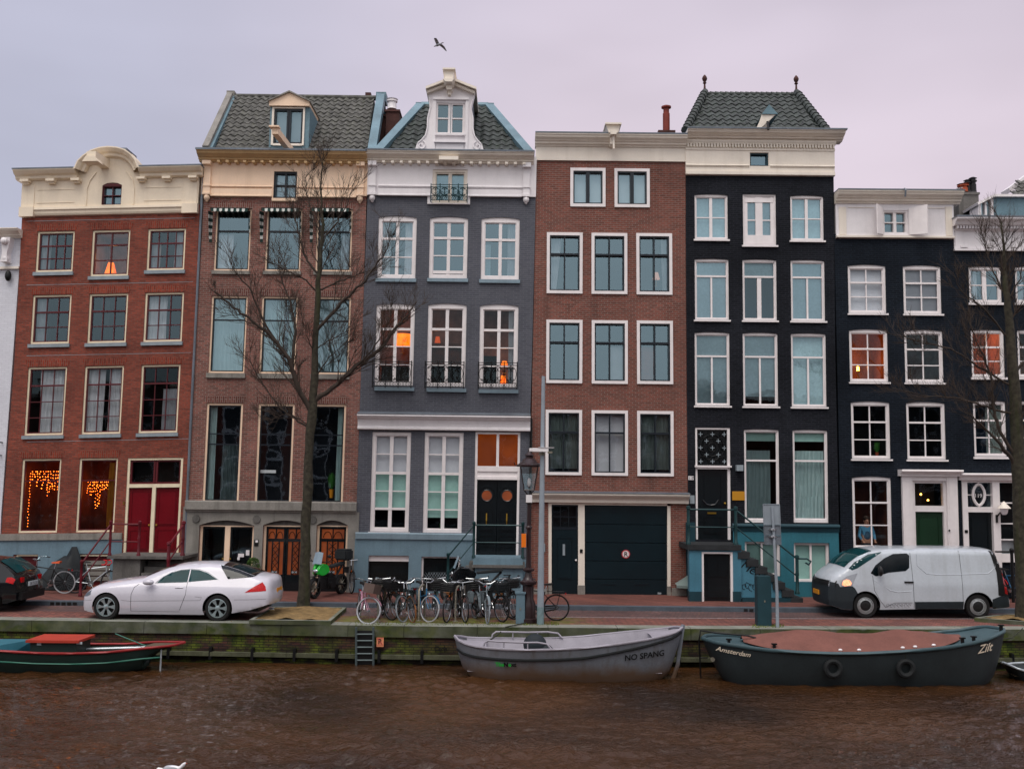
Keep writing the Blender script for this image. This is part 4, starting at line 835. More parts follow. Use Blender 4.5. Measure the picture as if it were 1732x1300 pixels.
# ================================================================ HOUSE: black with teal base
H5 = House('black_teal_house', 'black painted canal house with teal base, green tiled roof and two finials', 1288, .010, 0)
w5 = dict(fm='white_frame', sm='white_frame', fw=3, sf=1.6, sill=('white_frame', 3))
bc = [('blind', 0, 1, 0, 1, 'blind_cyan')]
for cx, tp in ((1203, 328), (1365, 330)): win(H5, cx, tp, tp+77, 57, cols=[(.5, 5)], rows=[(.5, 1.8)], gl='pane_sky', fill=bc, arch=1.5, **w5)
o, fr = win(H5, 1284.7, 328, 415, 57, cols=[(.5, 12), (.06, 6), (.94, 6)], rows=[(.08, 8), (.5, 2), (.9, 14)], gl='pane_sky', fill=bc, **w5)
for i, cx in enumerate((1204, 1285, 1366.5)):
    win(H5, cx, 437+i, 541+i, 58.5, cols=[(.5, 3 if i != 1 else 7, .28, 1)], rows=[(.26, 3)], gl='pane_sky' if i != 1 else 'pane', arch=1.5, fill=bc if i != 1 else [('blind', 0, 1, 0, .26, 'blind_cyan')], room='room_blue' if 'room_blue' in M or plain('room_blue', '31506a', .9, .1) else 0, **w5)
for i, cx in enumerate((1204.8, 1286.3, 1368)):
    win(H5, cx, 561+i, 686+i, 60, cols=[(.5, 3, .32, 1)], rows=[(.31, 3)], gl='pane', arch=1.5, fill=bc if i != 1 else [('blind', 0, 1, 0, .87, 'blind_cyan')], **w5)
for i, cx in enumerate((1288.6, 1371)):
    win(H5, cx, 725+i, 884, 60, rows=[(.33, 3)], gl='pane_low', arch=1.5, fill=[('blind', 0, 1, 0, .1, 'blind_mint'), ('curtain', .02, (.8, .95)[i], .22, 1, 'curtain_cyan')], fb=6, **{**w5, 'sill': None})
win(H5, 1283.5, 258.5, 282.5, 33, fw=1, fm='ivory', sm='teal_dark', gl='pane_sky', sill=None, d=.04, fill=[('blind', 0, 1, 0, 1, 'room_blue')])
for x0, x1, c, e, cols in ((1259, 1320, 915, 974, 1), (1342, 1403, 917, 984, 1)):
    win(H5, (x0+x1)/2, c, e, x1-x0, cols=[(.5, 3.5)], gl='pane_low', fill=[('blind', 0, 1, 0, 1, 'blind_mint')], sill=None, fm='white_frame', sm='white_frame', fw=3.5, sf=1.2)
def h5_door():
    fr = H5.fr(1206.5, 820); x0, x1 = 1176, 1236; H5.hole(fr, [(x0+.5, 723), (x1-.5, 723), (x1-.5, 912), (x0+.5, 912)])
    f = MB().fbox(fr, x0, 722, x0+4, 912, -.2, -.02).fbox(fr, x1-5, 722, x1, 912, -.2, -.02).fbox(fr, x0+4, 722, x1-5, 726, -.2, -.02).fbox(fr, x0+4, 787, x1-5, 793, -.2, .03); f.fbox(fr, x0-1, 787, x1+1, 790, -.02, .08)
    fo = f.build('door_frame', 'white_frame', H5.root)
    g = MB(); cx, cy = 1205.5, 756
    for k in range(13):
        t = 2*pi*k/12; g.tube([fr(cx+14*cos(t), cy+15*sin(t), -.06), fr(cx+22*cos(t+.3), cy+24*sin(t+.3), -.06)], .012, 4)
    for R in (7, 14, 20): g.tube([fr(cx+R*cos(t*pi/8), cy+R*1.1*sin(t*pi/8), -.06) for t in range(17)], .016, 4)
    for sx in (-1, 1):
        for sy in (-1, 1): g.tube([fr(cx+sx*(18+5*cos(t)), cy+sy*(21+6*sin(t)), -.06) for t in range(7)], .014, 4)
    for x in range(1180, 1232, 10): g.tube([fr(x, 726, -.07), fr(x, 787, -.07)], .008, 4)
    g.build('transom_grille', 'iron', fo)
    g = MB()
    for a in range(5):
        for b in range(5):
            if (a+b) % 2 == 0: x, y = 1186+a*10, 734+b*11.5; g.fbox(fr, x-3.6, y-.6, x+3.6, y+.6, -.05, -.04).fbox(fr, x-.6, y-3.6, x+.6, y+3.6, -.051, -.041)
    g.build('transom_cross', 'sill_grey', fo)
    MB().fbox(fr, x0+3, 725, x1-3, 788, -.16, -.12).build('transom_glass', 'door_dark', fo)
    m = MB().fbox(fr, x0+4, 793, x1-5, 912, -.18, -.1); door_panels(m, fr, x0+4, 793, x1-5, 912, [(.2, .8, .08, .52), (.2, .8, .68, .92)], -.1)
    m.tube([fr(1189, 845, -.09), fr(1196, 853, -.08), fr(1203, 854, -.08), fr(1210, 853, -.08), fr(1216, 845, -.09)], .02, 5); d = m.build('door', 'door_dark', H5.root)
    MB().fbox(fr, 1197, 866, 1212, 869, -.1, -.07).build('letter_slot', 'brass', d); MB().ball(fr(1226.5, 851, -.05), .04).build('handle', 'brass', d, smooth=True)
    f2 = H5.fr(1213, 975)
h5_door()
H5.wall([(1160, 290), (1410, 290), (1413, 600), (1419, 880), (1421, 1012), (1166, 1012), (1162, 700), (1160, 400)], 'brick_black_paint')
H5.body([(1160, 232), (1410, 234), (1413, 600), (1421, 1012), (1166, 1012), (1162, 700)], mat='brick_black_paint')
def h5_rest():
    fr = H5.fr(1288, 950)
    hl = H5.holes; pick = [h for h in hl if max(z for x, z in h) < 2.3]
    A = [fr(x, y) for x, y in ((1240, 896), (1418, 896), (1420, 1012), (1240, 1012))]
    sheet_wall([(p.x, p.z) for p in A], pick, H5.Y-.05, .06).build('base', 'teal', H5.root)
    MB().fprism(fr, [(885, -.02), (885, .1), (888, .16), (890, .16), (890, .1), (898, .08), (898, -.02)], 1238, 1419).build('base_band', 'teal_dark', H5.root)
    MB().fbox(fr, 1160.5, 884, 1176, 1010, -.02, .04).build('base', 'teal_dark', H5.root)
    f = H5.fr(1288, 260)
    m = MB(); hf = H5.fr(1283.5, 270.5); hole = [hf(x, y) for x, y in ((1267.5, 259), (1299.5, 259), (1299.5, 282), (1267.5, 282))]
    fo = [f(x, y) for x, y in ((1159, 238), (1410.5, 238), (1410.5, 297), (1159, 297))]
    sheet_wall([(p.x, p.z) for p in fo], [[(p.x, p.z) for p in hole]], H5.Y-.07, .2).build('frieze', 'ivory', H5.root)
    m.fprism(f, cornice_prof(227, 240, .5), 1159.5, 1423)
    m.fprism(f, [(240, 0), (240, .16), (242, .16), (246, .12), (246, 0)], 1159.5, 1412); m.fprism(f, [(252, 0), (252, .1), (256, .1), (256, 0)], 1159.5, 1411)
    for i in range(50): x = 1161.5+i*5; m.fbox(f, x, 246, x+2.6, 252, .06, .16)
    for a, b in ((1159.5, 1266), (1301, 1410)): m.fprism(f, [(280, .0), (280, .09), (282, .12), (284, .09), (284, 0)], a, b)
    m.fprism(f, [(292, 0), (292, .12), (297, .12), (298, .08), (298, 0)], 1159.5, 1410.5)
    m.build('cornice', 'ivory', H5.root)
    MB().fprism(f, [(225, -.3), (225, .54), (227, .54), (227, -.3)], 1159.5, 1425).build('gutter', 'zinc_dark', H5.root)
    Yr = H5.Y+2.6; A, B = f(1160, 225, -.1), f(1402, 225, -.1); D, C = P(1192, 160, Yr), P(1347, 161, Yr)
    r = tiles('roof', 'roof_tile_dark', H5.root, A, B, C, D, tw=.27, th=.33)
    for a, b in ((A, D), (B, C)):
        n = 13; q = MB()
        for i in range(n): p0 = a+(b-a)*(i/n)+Vector((0, -.05, .08)); p1 = a+(b-a)*((i+1.15)/n)+Vector((0, -.05, .08)); q.tube([p0, p1], [.15, .11], 8)
        q.build('hip_tiles', 'roof_tile_dark', r, smooth=30)
    q = MB(); n = 18
    for i in range(n): q.tube([D+(C-D)*(i/n), D+(C-D)*((i+1.1)/n)], [.12, .09], 8)
    q.build('ridge', 'roof_tile_dark', r)
    MB().add([A, B, C, D, A+Vector((0, 5.2, 0)), B+Vector((0, 5.2, 0))], [(4, 5, 2, 3), (0, 3, 4), (1, 5, 2)]).build('roof_back', 'roof_tile_dark', r)
    for e in (D, C): MB().lathe(e+Vector((0, 0, .1)), [(.11, 0), (.08, .06), (.04, .12), (.03, .28), (.07, .32), (.04, .36), (.08, .43), (.095, .49), (.07, .55), (.02, .62)], 10).build('finial', 'chimney_brick', r, smooth=40)
    # hoist hood on the roof
    hd = MB(); a = [f(1284, 226, -.6), f(1297, 226, -.6), f(1303, 212, -1.2), f(1288, 212, -1.2)]; b = [f(1277, 224, .2), f(1291, 224, .2), f(1301, 205, .2), f(1287, 205, .2)]
    hd.loopex(a, b); hd.loopex([f(1275, 226, .0), f(1280, 226, .0), f(1301, 206, .0), f(1285, 206, .0)], [f(1275, 226, .45), f(1280, 226, .45), f(1309, 200, .45), f(1284, 200, .45)]); hd.build('hoist_hood', 'ivory', H5.root)
    MB().loopex([f(1284, 205, -1), f(1310, 205, -1), f(1297, 190, -1)], [f(1283, 202, .5), f(1310, 202, .5), f(1295, 186, .5)]).build('hood_roof', 'zinc', H5.root)
    MB().tube([f(1292, 215, .5), f(1292, 230, .6)], .04, 6).build('hook', 'iron', H5.root)
    # stoop with a basement door below the landing
    Yn = H5.Y-1.5; zl = P(1200, 921, Yn).z; xl, xr, xs = P(1163, 960, Yn).x, P(1252, 960, Yn).x, P(1356, 1000, Yn).x
    m = MB(); pbox(m, 1163, 921, 1254, 930, Yn-.06, 1.56); m.build('landing', 'stone_black' if 'stone_black' in M or plain('stone_black', '24272a', .8, .3, bump=.3) else 0, H5.root)
    m = MB(); pbox(m, 1166, 930, 1187, 1000, Yn, .3); pbox(m, 1240, 930, 1254, 1000, Yn, .3); pbox(m, 1187, 930, 1240, 933, Yn+.01, .29); m.build('stoop_wall', 'teal_light', H5.root)
    m = MB(); pbox(m, 1166, 1000, 1187, 1021, Yn-.02, .3); pbox(m, 1240, 1000, 1254, 1021, Yn-.02, .3); m.box(((xr+xs)/2-.1, Yn+.35, .12), (xs-xr-.3, .72, .24)); m.build('stoop_base', 'teal_dark', H5.root)
    m = MB(); pbox(m, 1187, 933, 1190.5, 1019, Yn+.02, .2); pbox(m, 1236, 933, 1240, 1019, Yn+.02, .2); pbox(m, 1190.5, 933, 1236, 936, Yn+.02, .2); fo = m.build('basement_door_frame', 'white_frame', H5.root)
    m = MB(); pbox(m, 1190.5, 936, 1236, 1019, Yn+.12, .1)
    for a, b, c, e in ((1197, 1212, 945, 975), (1215, 1230, 945, 975), (1197, 1230, 985, 1010)): pbox(m, a, c, b, e, Yn+.1, .03)
    m.build('basement_door', 'door_dark', H5.root)
    # stair with teal stringer wall
    n = 7; m = MB(); tr = MB()
    for i in range(n):
        a, b = xr+(xs-xr)*i/n, xr+(xs-xr)*(i+1)/n; zt = zl*(1-(i+1)/(n+1.0))+.02
        tr.box(((a+b)/2-.02, Yn+.55, zt-.1), (b-a+.1, 1.15, .2)); m.box(((a+b)/2, Yn+.55, (zt-.2)/2+.1), (b-a, 1.0, max(zt-.2-.2, .02)))
    tr.build('steps', 'stone_black', H5.root); m.build('stair_wall', 'teal_light', H5.root)
    c0 = Vector((P(1267, 960, Yn).x, Yn+.045, P(1267, 968, Yn).z)); 
    ang = -.45; ca, sa = cos(ang), sin(ang)
    sign_text('MeS', .38, lambda x, y: c0+Vector((x*ca-y*sa, 0, x*sa+y*ca)), 'iron', H5.root, name='graffiti', shear=.3)
    sc = MB(); rg = random.Random(3)
    for k in range(5): q = c0+Vector((-.15+.11*k, 0, -.42+.03*sin(k*2))); sc.tube([q+Vector((.09*cos(t)*rg.uniform(.6, 1.2), 0, .1*sin(t)*rg.uniform(.6, 1.2))) for t in range(6)], .008, 4)
    sc.build('graffiti', 'iron', H5.root)
    railing(H5.root, [(xl+.05, Yn+.1, zl), (xr-.1, Yn+.1, zl), (xs-.1, Yn+.1, .35)], 'iron_teal', 1.05, .03, rails=(1, .5), post_r=.05)
    cr = MB(); q = Vector((xs-.1, Yn+.1, 1.4)); cr.tube([q, q+Vector((.3, 0, 0)), q+Vector((.42, 0, -.08)), q+Vector((.36, 0, -.18)), q+Vector((.26, 0, -.12))], .03, 6); cr.build('railing_scroll', 'iron_teal', H5.root)
    fw = H5.fr(1240, 800); MB().fbox(fw, 1238, 830.5, 1259, 845.5, .0, .03).build('name_plate', emitless('gold_plate', 'b98218'), H5.root)
    pl = MB().fbox(fw, 1164, 805.5, 1173, 812, 0, .025).build('number_plate', 'white', H5.root); cc = fw(1168.5, 811, .03); sign_text('117', .11, lambda x, y: cc+Vector((x, 0, y)), 'iron', H5.root, bold=.003)
    MB().fbox(fw, 1166, 838, 1174, 852, 0, .04).build('doorbell_panel', 'sill_grey', H5.root)
    MB().fbox(fw, 1244, 786, 1255, 796, 0, .2).build('wall_light', 'sill_grey', H5.root)
    # triangular boot-stone with graffiti beside the garage
    fq = H4.fr(1155, 980); t = MB(); a, b, c, d = fq(1139, 986, .6), fq(1167, 988, .6), fq(1166, 970, .05), fq(1141, 986, .05)
    t.add([a, b, c, d, a+Vector((0, 0, -.08)), b+Vector((0, 0, -.08))], [(0, 1, 2), (0, 2, 3), (0, 1, 5, 4)]); t.build('sloping_ledge', emitless('tagged_board', '7f8f8c'), H4.root)
h5_rest()
# ================================================================ HOUSES: navy black pair
H6 = House('black_shutter_house', 'black painted canal house with white shuttered attic window and green door', 1510, .008, .02)
w6 = dict(fm='white_frame', sm='white_frame', fw=4, sf=1.8, sill=('white_frame', 3), arch=2.5)
for i, cx in enumerate((1466.6, 1560)): win(H6, cx, 447+i, 530+i, 65, cols=[(.5, 2)], rows=[(.33, 3), (.66, 1.8)], gl='pane_low', fill=[('blind', 0, 1, 0, 1, 'blind_white')], **w6)
win(H6, 1469.4, 556, 646, 66, cols=[(.5, 2)], rows=[(.34, 3), (.68, 1.8)], gl='pane_low', room='room_amber', **w6)
win(H6, 1562.8, 557, 647, 66, cols=[(.5, 2)], rows=[(.34, 3), (.68, 1.8)], gl='pane_low', room='room_lit', **w6)
for i, cx in enumerate((1472.8, 1566.5)): win(H6, cx, 678+i, 776+i, 66.5, cols=[(.5, 2)], rows=[(.33, 3), (.67, 1.8)], gl='pane_low', room='room', **w6)
win(H6, 1475.2, 805, 928, 67, cols=[(.5, 2)], rows=[(.34, 3), (.68, 1.8)], gl='pane_low', room='room_warm', **w6)
win(H6, 1513.5, 356, 397, 43, fm='white_frame', sm='white_frame', fw=3, sf=1.2, cols=[(.5, 5)], rows=[(.5, 1.6)], sill=('white_frame', 2), gl='pane_sky', room='room_blue', d=.03)
def h6_rest():
    fr = H6.fr(1572, 860); H6.hole(fr, [(1547, 806), (1597, 806), (1597, 1008), (1547, 1008)])
    m = MB().fprism(fr, [(794, 0), (794, .36), (797, .38), (799, .3), (803, .2), (805, .2), (805, 0)], 1520, 1623); m.fbox(fr, 1525, 805, 1542, 1005, 0, .12).fbox(fr, 1600, 805, 1618, 1005, 0, .12).fbox(fr, 1523, 975, 1544, 1005, .0, .16).fbox(fr, 1598, 975, 1620, 1005, 0, .16).fbox(fr, 1528, 812, 1539, 970, .12, .135).fbox(fr, 1603, 812, 1615, 970, .12, .135)
    m.fbox(fr, 1542, 805, 1600, 813, 0, .1).fbox(fr, 1542, 813, 1547.5, 1005, -.15, .03).fbox(fr, 1595.5, 813, 1600, 1005, -.15, .03).fbox(fr, 1547.5, 813, 1595.5, 817, -.15, 0).fbox(fr, 1547.5, 855, 1595.5, 865, -.15, .02)
    fo = m.build('door_surround', 'white_frame', H6.root)
    MB().quad(fr(1547, 856, -.08), fr(1596, 856, -.08), fr(1596, 816, -.08), fr(1547, 816, -.08)).build('pane', 'pane_low', fo); MB().fbox(fr, 1545, 810, 1599, 860, -.9, -.8).build('room', 'room', fo)
    l = MB(); [l.ball(fr(x, y, -.5), .03) for x, y in ((1557, 846), (1569, 836), (1581, 846))]; l.build('hall_light', 'lamp_bulb', fo)
    d = MB().fbox(fr, 1547, 865, 1596, 1005, -.15, -.08); door_panels(d, fr, 1547, 865, 1596, 1005, [(.15, .85, .06, .45), (.15, .85, .52, .9)], -.08); do = d.build('door', 'door_green', H6.root)
    MB().ball(fr(1601.5, 896, .14), .03).build('handle', 'iron', do)
    f = H6.fr(1513, 375); hf = H6.fr(1513.5, 376.5); hole = [hf(x, y) for x, y in ((1492.5, 356.5), (1534.5, 356.5), (1534.5, 396.5), (1492.5, 396.5))]
    fo = [f(x, y) for x, y in ((1413, 340), (1612, 340), (1612, 403), (1413, 403))]
    sheet_wall([(p.x, p.z) for p in fo], [[(p.x, p.z) for p in hole]], H6.Y-.06, .2).build('frieze', 'white', H6.root)
    m = MB().fprism(f, cornice_prof(328, 346, .45), 1412, 1622); m.fbox(f, 1418, 352, 1430, 399, .06, .09).fbox(f, 1598, 350, 1609, 399, .06, .09).fprism(f, [(400, 0), (400, .12), (403, .12), (404, 0)], 1413, 1612)
    m.fbox(f, 1434, 352, 1478, 353, .06, .08).fbox(f, 1562, 352, 1597, 353, .06, .08); m.build('cornice', 'ivory', H6.root)
    MB().fprism(f, [(326, -.6), (326, .47), (328, .47), (328, -.6)], 1412, 1623).build('gutter', 'zinc_dark', H6.root); MB().tube([f(1522, 340, .5), f(1522, 330, .55), f(1521, 326, .5)], .03, 5).build('hook', 'zinc_dark', H6.root)
    for (a, b, sgn) in ((1491, 1476, 1), (1537, 1562, -1)):
        s_ = MB(); A = [f(a, 354, .07), f(a, 398, .07), f(b, 399.5, .35), f(b, 350, .35)]; s_.loopex(A, [q+Vector((.03*sgn, -.03, 0)) for q in A]); s_.build('shutter', 'white_frame', H6.root)
    MB().fbox(H6.fr(1432, 940), 1424, 932, 1520, 942, -.02, .08).build('stone_band', 'stone', H6.root); MB().fbox(H6.fr(1432, 960), 1424, 942, 1520, 1008, -.02, .04).build('base', 'sill_grey', H6.root)
h6_rest()
H6.wall([(1411, 395), (1612, 395), (1617, 600), (1624, 800), (1630, 1010), (1424, 1010), (1418, 700)], 'brick_navy_paint')
H6.body([(1413, 330), (1612, 330), (1617, 600), (1630, 1010), (1424, 1010), (1418, 700)], mat='brick_navy_paint')
H7 = House('black_dormer_house', 'black painted house at the right edge with white dentil cornice and teal dormer', 1700, .006, .05)
w7 = dict(fm='white_frame', sm='white_frame', fw=4, sf=1.6, sill=('white_frame', 4), arch=1.5)
for k, off in enumerate((0, 78.5)):
    win(H7, 1666.5+off, 450, 512, 56, cols=[(.5, 7)], rows=[(.5, 1.8)], gl='pane_sky', room='room_blue', fill=[('curtain', 0, .3, 0, 1, 'curtain')], **w7)
    win(H7, 1671+off, 557, 638, 57, cols=[(.5, 2)], rows=[(.34, 3), (.67, 1.8)], gl='pane_low', room='room_amber', **w7)
    win(H7, 1674.5+off, 677, 772, 56, cols=[(.5, 2)], rows=[(.33, 3), (.67, 1.8)], gl='pane', room='room_blue', fill=[('curtain', .5, 1, 0, 1, 'net_dark')], **w7)
def h7_rest():
    fr = H7.fr(1680, 860)
    H7.hole(fr, [(1634, 812), (1740, 812), (1740, 945), (1685, 945), (1685, 1008), (1634, 1008)])
    m = MB().fprism(fr, [(800, 0), (800, .3), (803, .32), (806, .2), (812, .16), (812, 0)], 1621, 1790)
    m.fbox(fr, 1627, 812, 1636, 1006, -.1, .06).fbox(fr, 1678, 812, 1690, 1006, -.1, .07).fbox(fr, 1636, 812, 1678, 816, -.1, .04).fbox(fr, 1636, 857, 1678, 866, -.1, .05).fbox(fr, 1690, 812, 1740, 816, -.1, .04).fbox(fr, 1690, 936, 1745, 950, -.1, .08).fbox(fr, 1716, 816, 1720, 936, -.1, .03)
    for y in (850, 885, 912): m.fbox(fr, 1690, y-1, 1716, y+1, -.1, .02)
    fo = m.build('door_surround', 'white_frame', H7.root)
    ov = MB(); ov.tube([fr(1657+10*cos(t*pi/8)*(1-.25*abs(sin(t*pi/8))**3), 836.5+18*sin(t*pi/8), -.03) for t in range(17)], .045, 6).fbox(fr, 1656, 816, 1658, 822, -.05, -.02).fbox(fr, 1656, 852, 1658, 857, -.05, -.02).fbox(fr, 1636, 836, 1647, 837.5, -.05, -.02).fbox(fr, 1667, 836, 1678, 837.5, -.05, -.02); ov.build('oval_light_frame', 'white_frame', fo, smooth=30)
    MB().quad(fr(1636, 858, -.08), fr(1678, 858, -.08), fr(1678, 815, -.08), fr(1636, 815, -.08)).build('pane', 'pane', fo); cc = fr(1657, 841, -.07); sign_text('119', .17, lambda x, y: cc+Vector((x, 0, y)), 'white', fo, bold=.002)
    MB().fbox(fr, 1630, 810, 1748, 950, -.8, -.7).build('room', 'room_grey', fo)
    MB().quad(fr(1690, 937, -.06), fr(1742, 937, -.06), fr(1742, 815, -.06), fr(1690, 815, -.06)).build('pane', 'pane_low', fo)
    c = MB().fbox(fr, 1690, 912, 1742, 937, -.2, -.18); c.build('curtain', 'curtain', fo)
    d = MB().fbox(fr, 1636, 866, 1678, 1006, -.15, -.08); door_panels(d, fr, 1636, 866, 1678, 1006, [(.15, .85, .06, .45), (.15, .85, .52, .9)], -.08); d.build('door', 'door_dark', H7.root)
    MB().fbox(fr, 1629, 896, 1634, 901, .06, .08).build('doorbell', 'iron', H7.root)
    f = H7.fr(1670, 400); MB().fbox(f, 1612.5, 382, 1790, 424, -.15, .05).build('frieze', 'white', H7.root)
    m = MB().fprism(f, [(373, -.2), (373, .5), (376, .5), (380, .36), (384, .3), (385, .22), (385, -.2)], 1609, 1790)
    for i in range(36): m.fbox(f, 1614+i*5, 385, 1616.6+i*5, 389.5, .05, .25)
    m.fprism(f, [(389.5, 0), (389.5, .14), (392, .1), (392, 0)], 1612, 1790); m.fprism(f, [(421, 0), (421, .1), (425, .1), (425, 0)], 1612, 1790); m.fbox(f, 1614, 392, 1626, 421, .05, .08)
    for i in range(4): m.fbox(f, 1622+i*42, 417, 1634+i*42, 420, .05, .12)
    m.build('cornice', 'white', H7.root); MB().fprism(f, [(371, -.6), (371, .53), (373, .53), (373, -.6)], 1608, 1790).build('gutter', 'zinc_dark', H7.root)
    stack(H7.root, 1622, 1656, 327, 378, H7.Y+1.5, [(1629, 311, .16, 'terracotta'), (1637, 304, .11, 'iron'), (1646, 300, .11, 'iron'), (1626, 318, .12, 'white')], 'stone_dark', 1.0)
    fd = Fr(1690, 350, .004, H7.Y+.5); d = MB().fbox(fd, 1680, 332, 1738, 373, -3.5, -.02); do = d.build('dormer', 'zinc', H7.root)
    d = MB().fbox(fd, 1654, 342, 1659, 373, -.6, .02).fbox(fd, 1676, 336, 1680, 373, -.6, .02).fbox(fd, 1666, 342, 1669, 373, -.6, 0).fpoly(fd, [(1651, 344), (1680, 330), (1740, 330), (1740, 334), (1681, 334), (1652, 348)], -3.5, .12).fbox(fd, 1654, 368, 1680, 373, -.6, .03); d.build('dormer_frame', 'white_frame', do)
    MB().quad(fd(1654, 373, -.1), fd(1680, 373, -.1), fd(1680, 338, -.1), fd(1654, 346, -.1)).build('pane', 'pane_sky', do)
    A, B = f(1700, 371, -.5), f(1800, 371, -.5); C, D = P(1800, 300, H7.Y+3), P(1722, 315, H7.Y+3); tiles('roof', 'roof_tile', H7.root, A, B, C, D)
    g = MB().fpoly(Fr(1730, 310, 0, H7.Y+3.4), [(1699, 322), (1745, 288), (1830, 225), (1830, 233), (1746, 298), (1702, 329)], -.3, .3); g.build('gable_verge', 'white', H7.root)
h7_rest()
H7.wall([(1612, 418), (1790, 418), (1796, 700), (1806, 1010), (1630, 1010), (1624, 800), (1617, 600)], 'brick_navy_paint')
H7.body([(1612, 376), (1790, 376), (1806, 1010), (1630, 1010), (1620, 700)], mat='brick_navy_paint')
# ================================================================ HOUSE: white, cut by the left edge
H0 = House('white_rendered_house', 'white rendered house cut off by the left edge with a scrolled cornice bracket', -60, -.02, .05)
win(H0, -38, 480, 570, 70, fm='cream_frame', cols=g3, rows=[(.35, 2)], sill=('sill_grey', 6))
win(H0, -52, 640, 745, 70, fm='cream_frame', cols=g3, rows=[(.35, 2)], sill=('sill_grey', 6))
H0.wall([(-190, 396), (37, 393), (22, 600), (2, 870), (-4, 1012), (-230, 1012), (-210, 700)], 'paint_white_wall')
H0.body([(-190, 393), (36, 391), (22, 600), (-4, 1012), (-230, 1012)], mat='paint_white_wall')
fr = H0.fr(0, 420); m = MB().fprism(fr, cornice_prof(391, 404, .45), -190, 38); m.fprism(fr, [(452, 0), (452, .1), (456, .1), (456, 0)], -190, 36); m.build('cornice', 'ivory', H0.root)
b = MB().fpoly(fr, [(9, 405), (24, 405), (23, 418), (20, 430), (21, 446), (10, 446), (12, 430)], 0, .3); b.ball(fr(16, 412, .35), .12); b.ball(fr(16, 440, .2), (.12, .12, .14)); b.build('corbel', 'white', H0.root, smooth=30)
MB().ball(fr(20, 468, .12), (.1, .1, .18)).build('lantern', 'iron', H0.root, smooth=True)
m = MB(); f = H0.fr(0, 760); [m.tube([f(-30+i*5, 748, .3), f(-30+i*5, 770, .3)], .012, 4) for i in range(7)]; m.tube([f(-30, 748, .3), f(3, 748, .3), f(3, 748, 0)], .02, 5).tube([f(-30, 770, .3), f(3, 770, .3), f(3, 770, 0)], .02, 5); m.build('balcony_railing', 'iron', H0.root)
MB().box((P(0, 500, YF).x-.0, YF+.14, 1), (.06, .1, .1)).build('downpipe_bracket', 'zinc_dark', H0.root)
# ================================================================ ground, quay, water
WZ = -.95
qpts = [G(x, y) for x, y in ((0, 1048.5), (340, 1053), (640, 1058.5), (866, 1061), (1160, 1063.5), (1450, 1064.5), (1732, 1064.5))]
q0, q1 = qpts[0], qpts[-1]
qpts = [Vector((-140, q0.y+2.0, 0)), Vector((-40, q0.y+.8, 0))]+qpts+[Vector((40, q1.y+.3, 0)), Vector((140, q1.y+1, 0))]
def qy(x): return ip([(p.x, p.y) for p in qpts], x)
kpts = [G(x, y, .0) for x, y in ((0, 1023), (340, 1024.5), (640, 1027.5), (1000, 1032), (1300, 1035), (1732, 1037))]
kpts = [Vector((-140, kpts[0].y, 0)), Vector((-40, kpts[0].y, 0))]+kpts+[Vector((40, kpts[-1].y, 0)), Vector((140, kpts[-1].y, 0))]
def ky(x): return ip([(p.x, p.y) for p in kpts], x)
XS = [-140, -70, -40]+[-30+i*1.0 for i in range(61)]+[40, 70, 140]
def strip(fa, fb, z, zf=None):
    m = MB(); n = len(XS)
    m.v = [Vector((x, fa(x), z)) for x in XS]+[Vector((x, fb(x), z)) for x in XS]
    m.f = [(i, i+1, n+i+1, n+i) for i in range(n-1)]; return m
def wallstrip(fa, z0, z1):
    m = MB(); n = len(XS); m.v = [Vector((x, fa(x), z0)) for x in XS]+[Vector((x, fa(x), z1)) for x in XS]; m.f = [(i, i+1, n+i+1, n+i) for i in range(n-1)]; return m
def struct(o): o['kind'] = 'structure'; return o
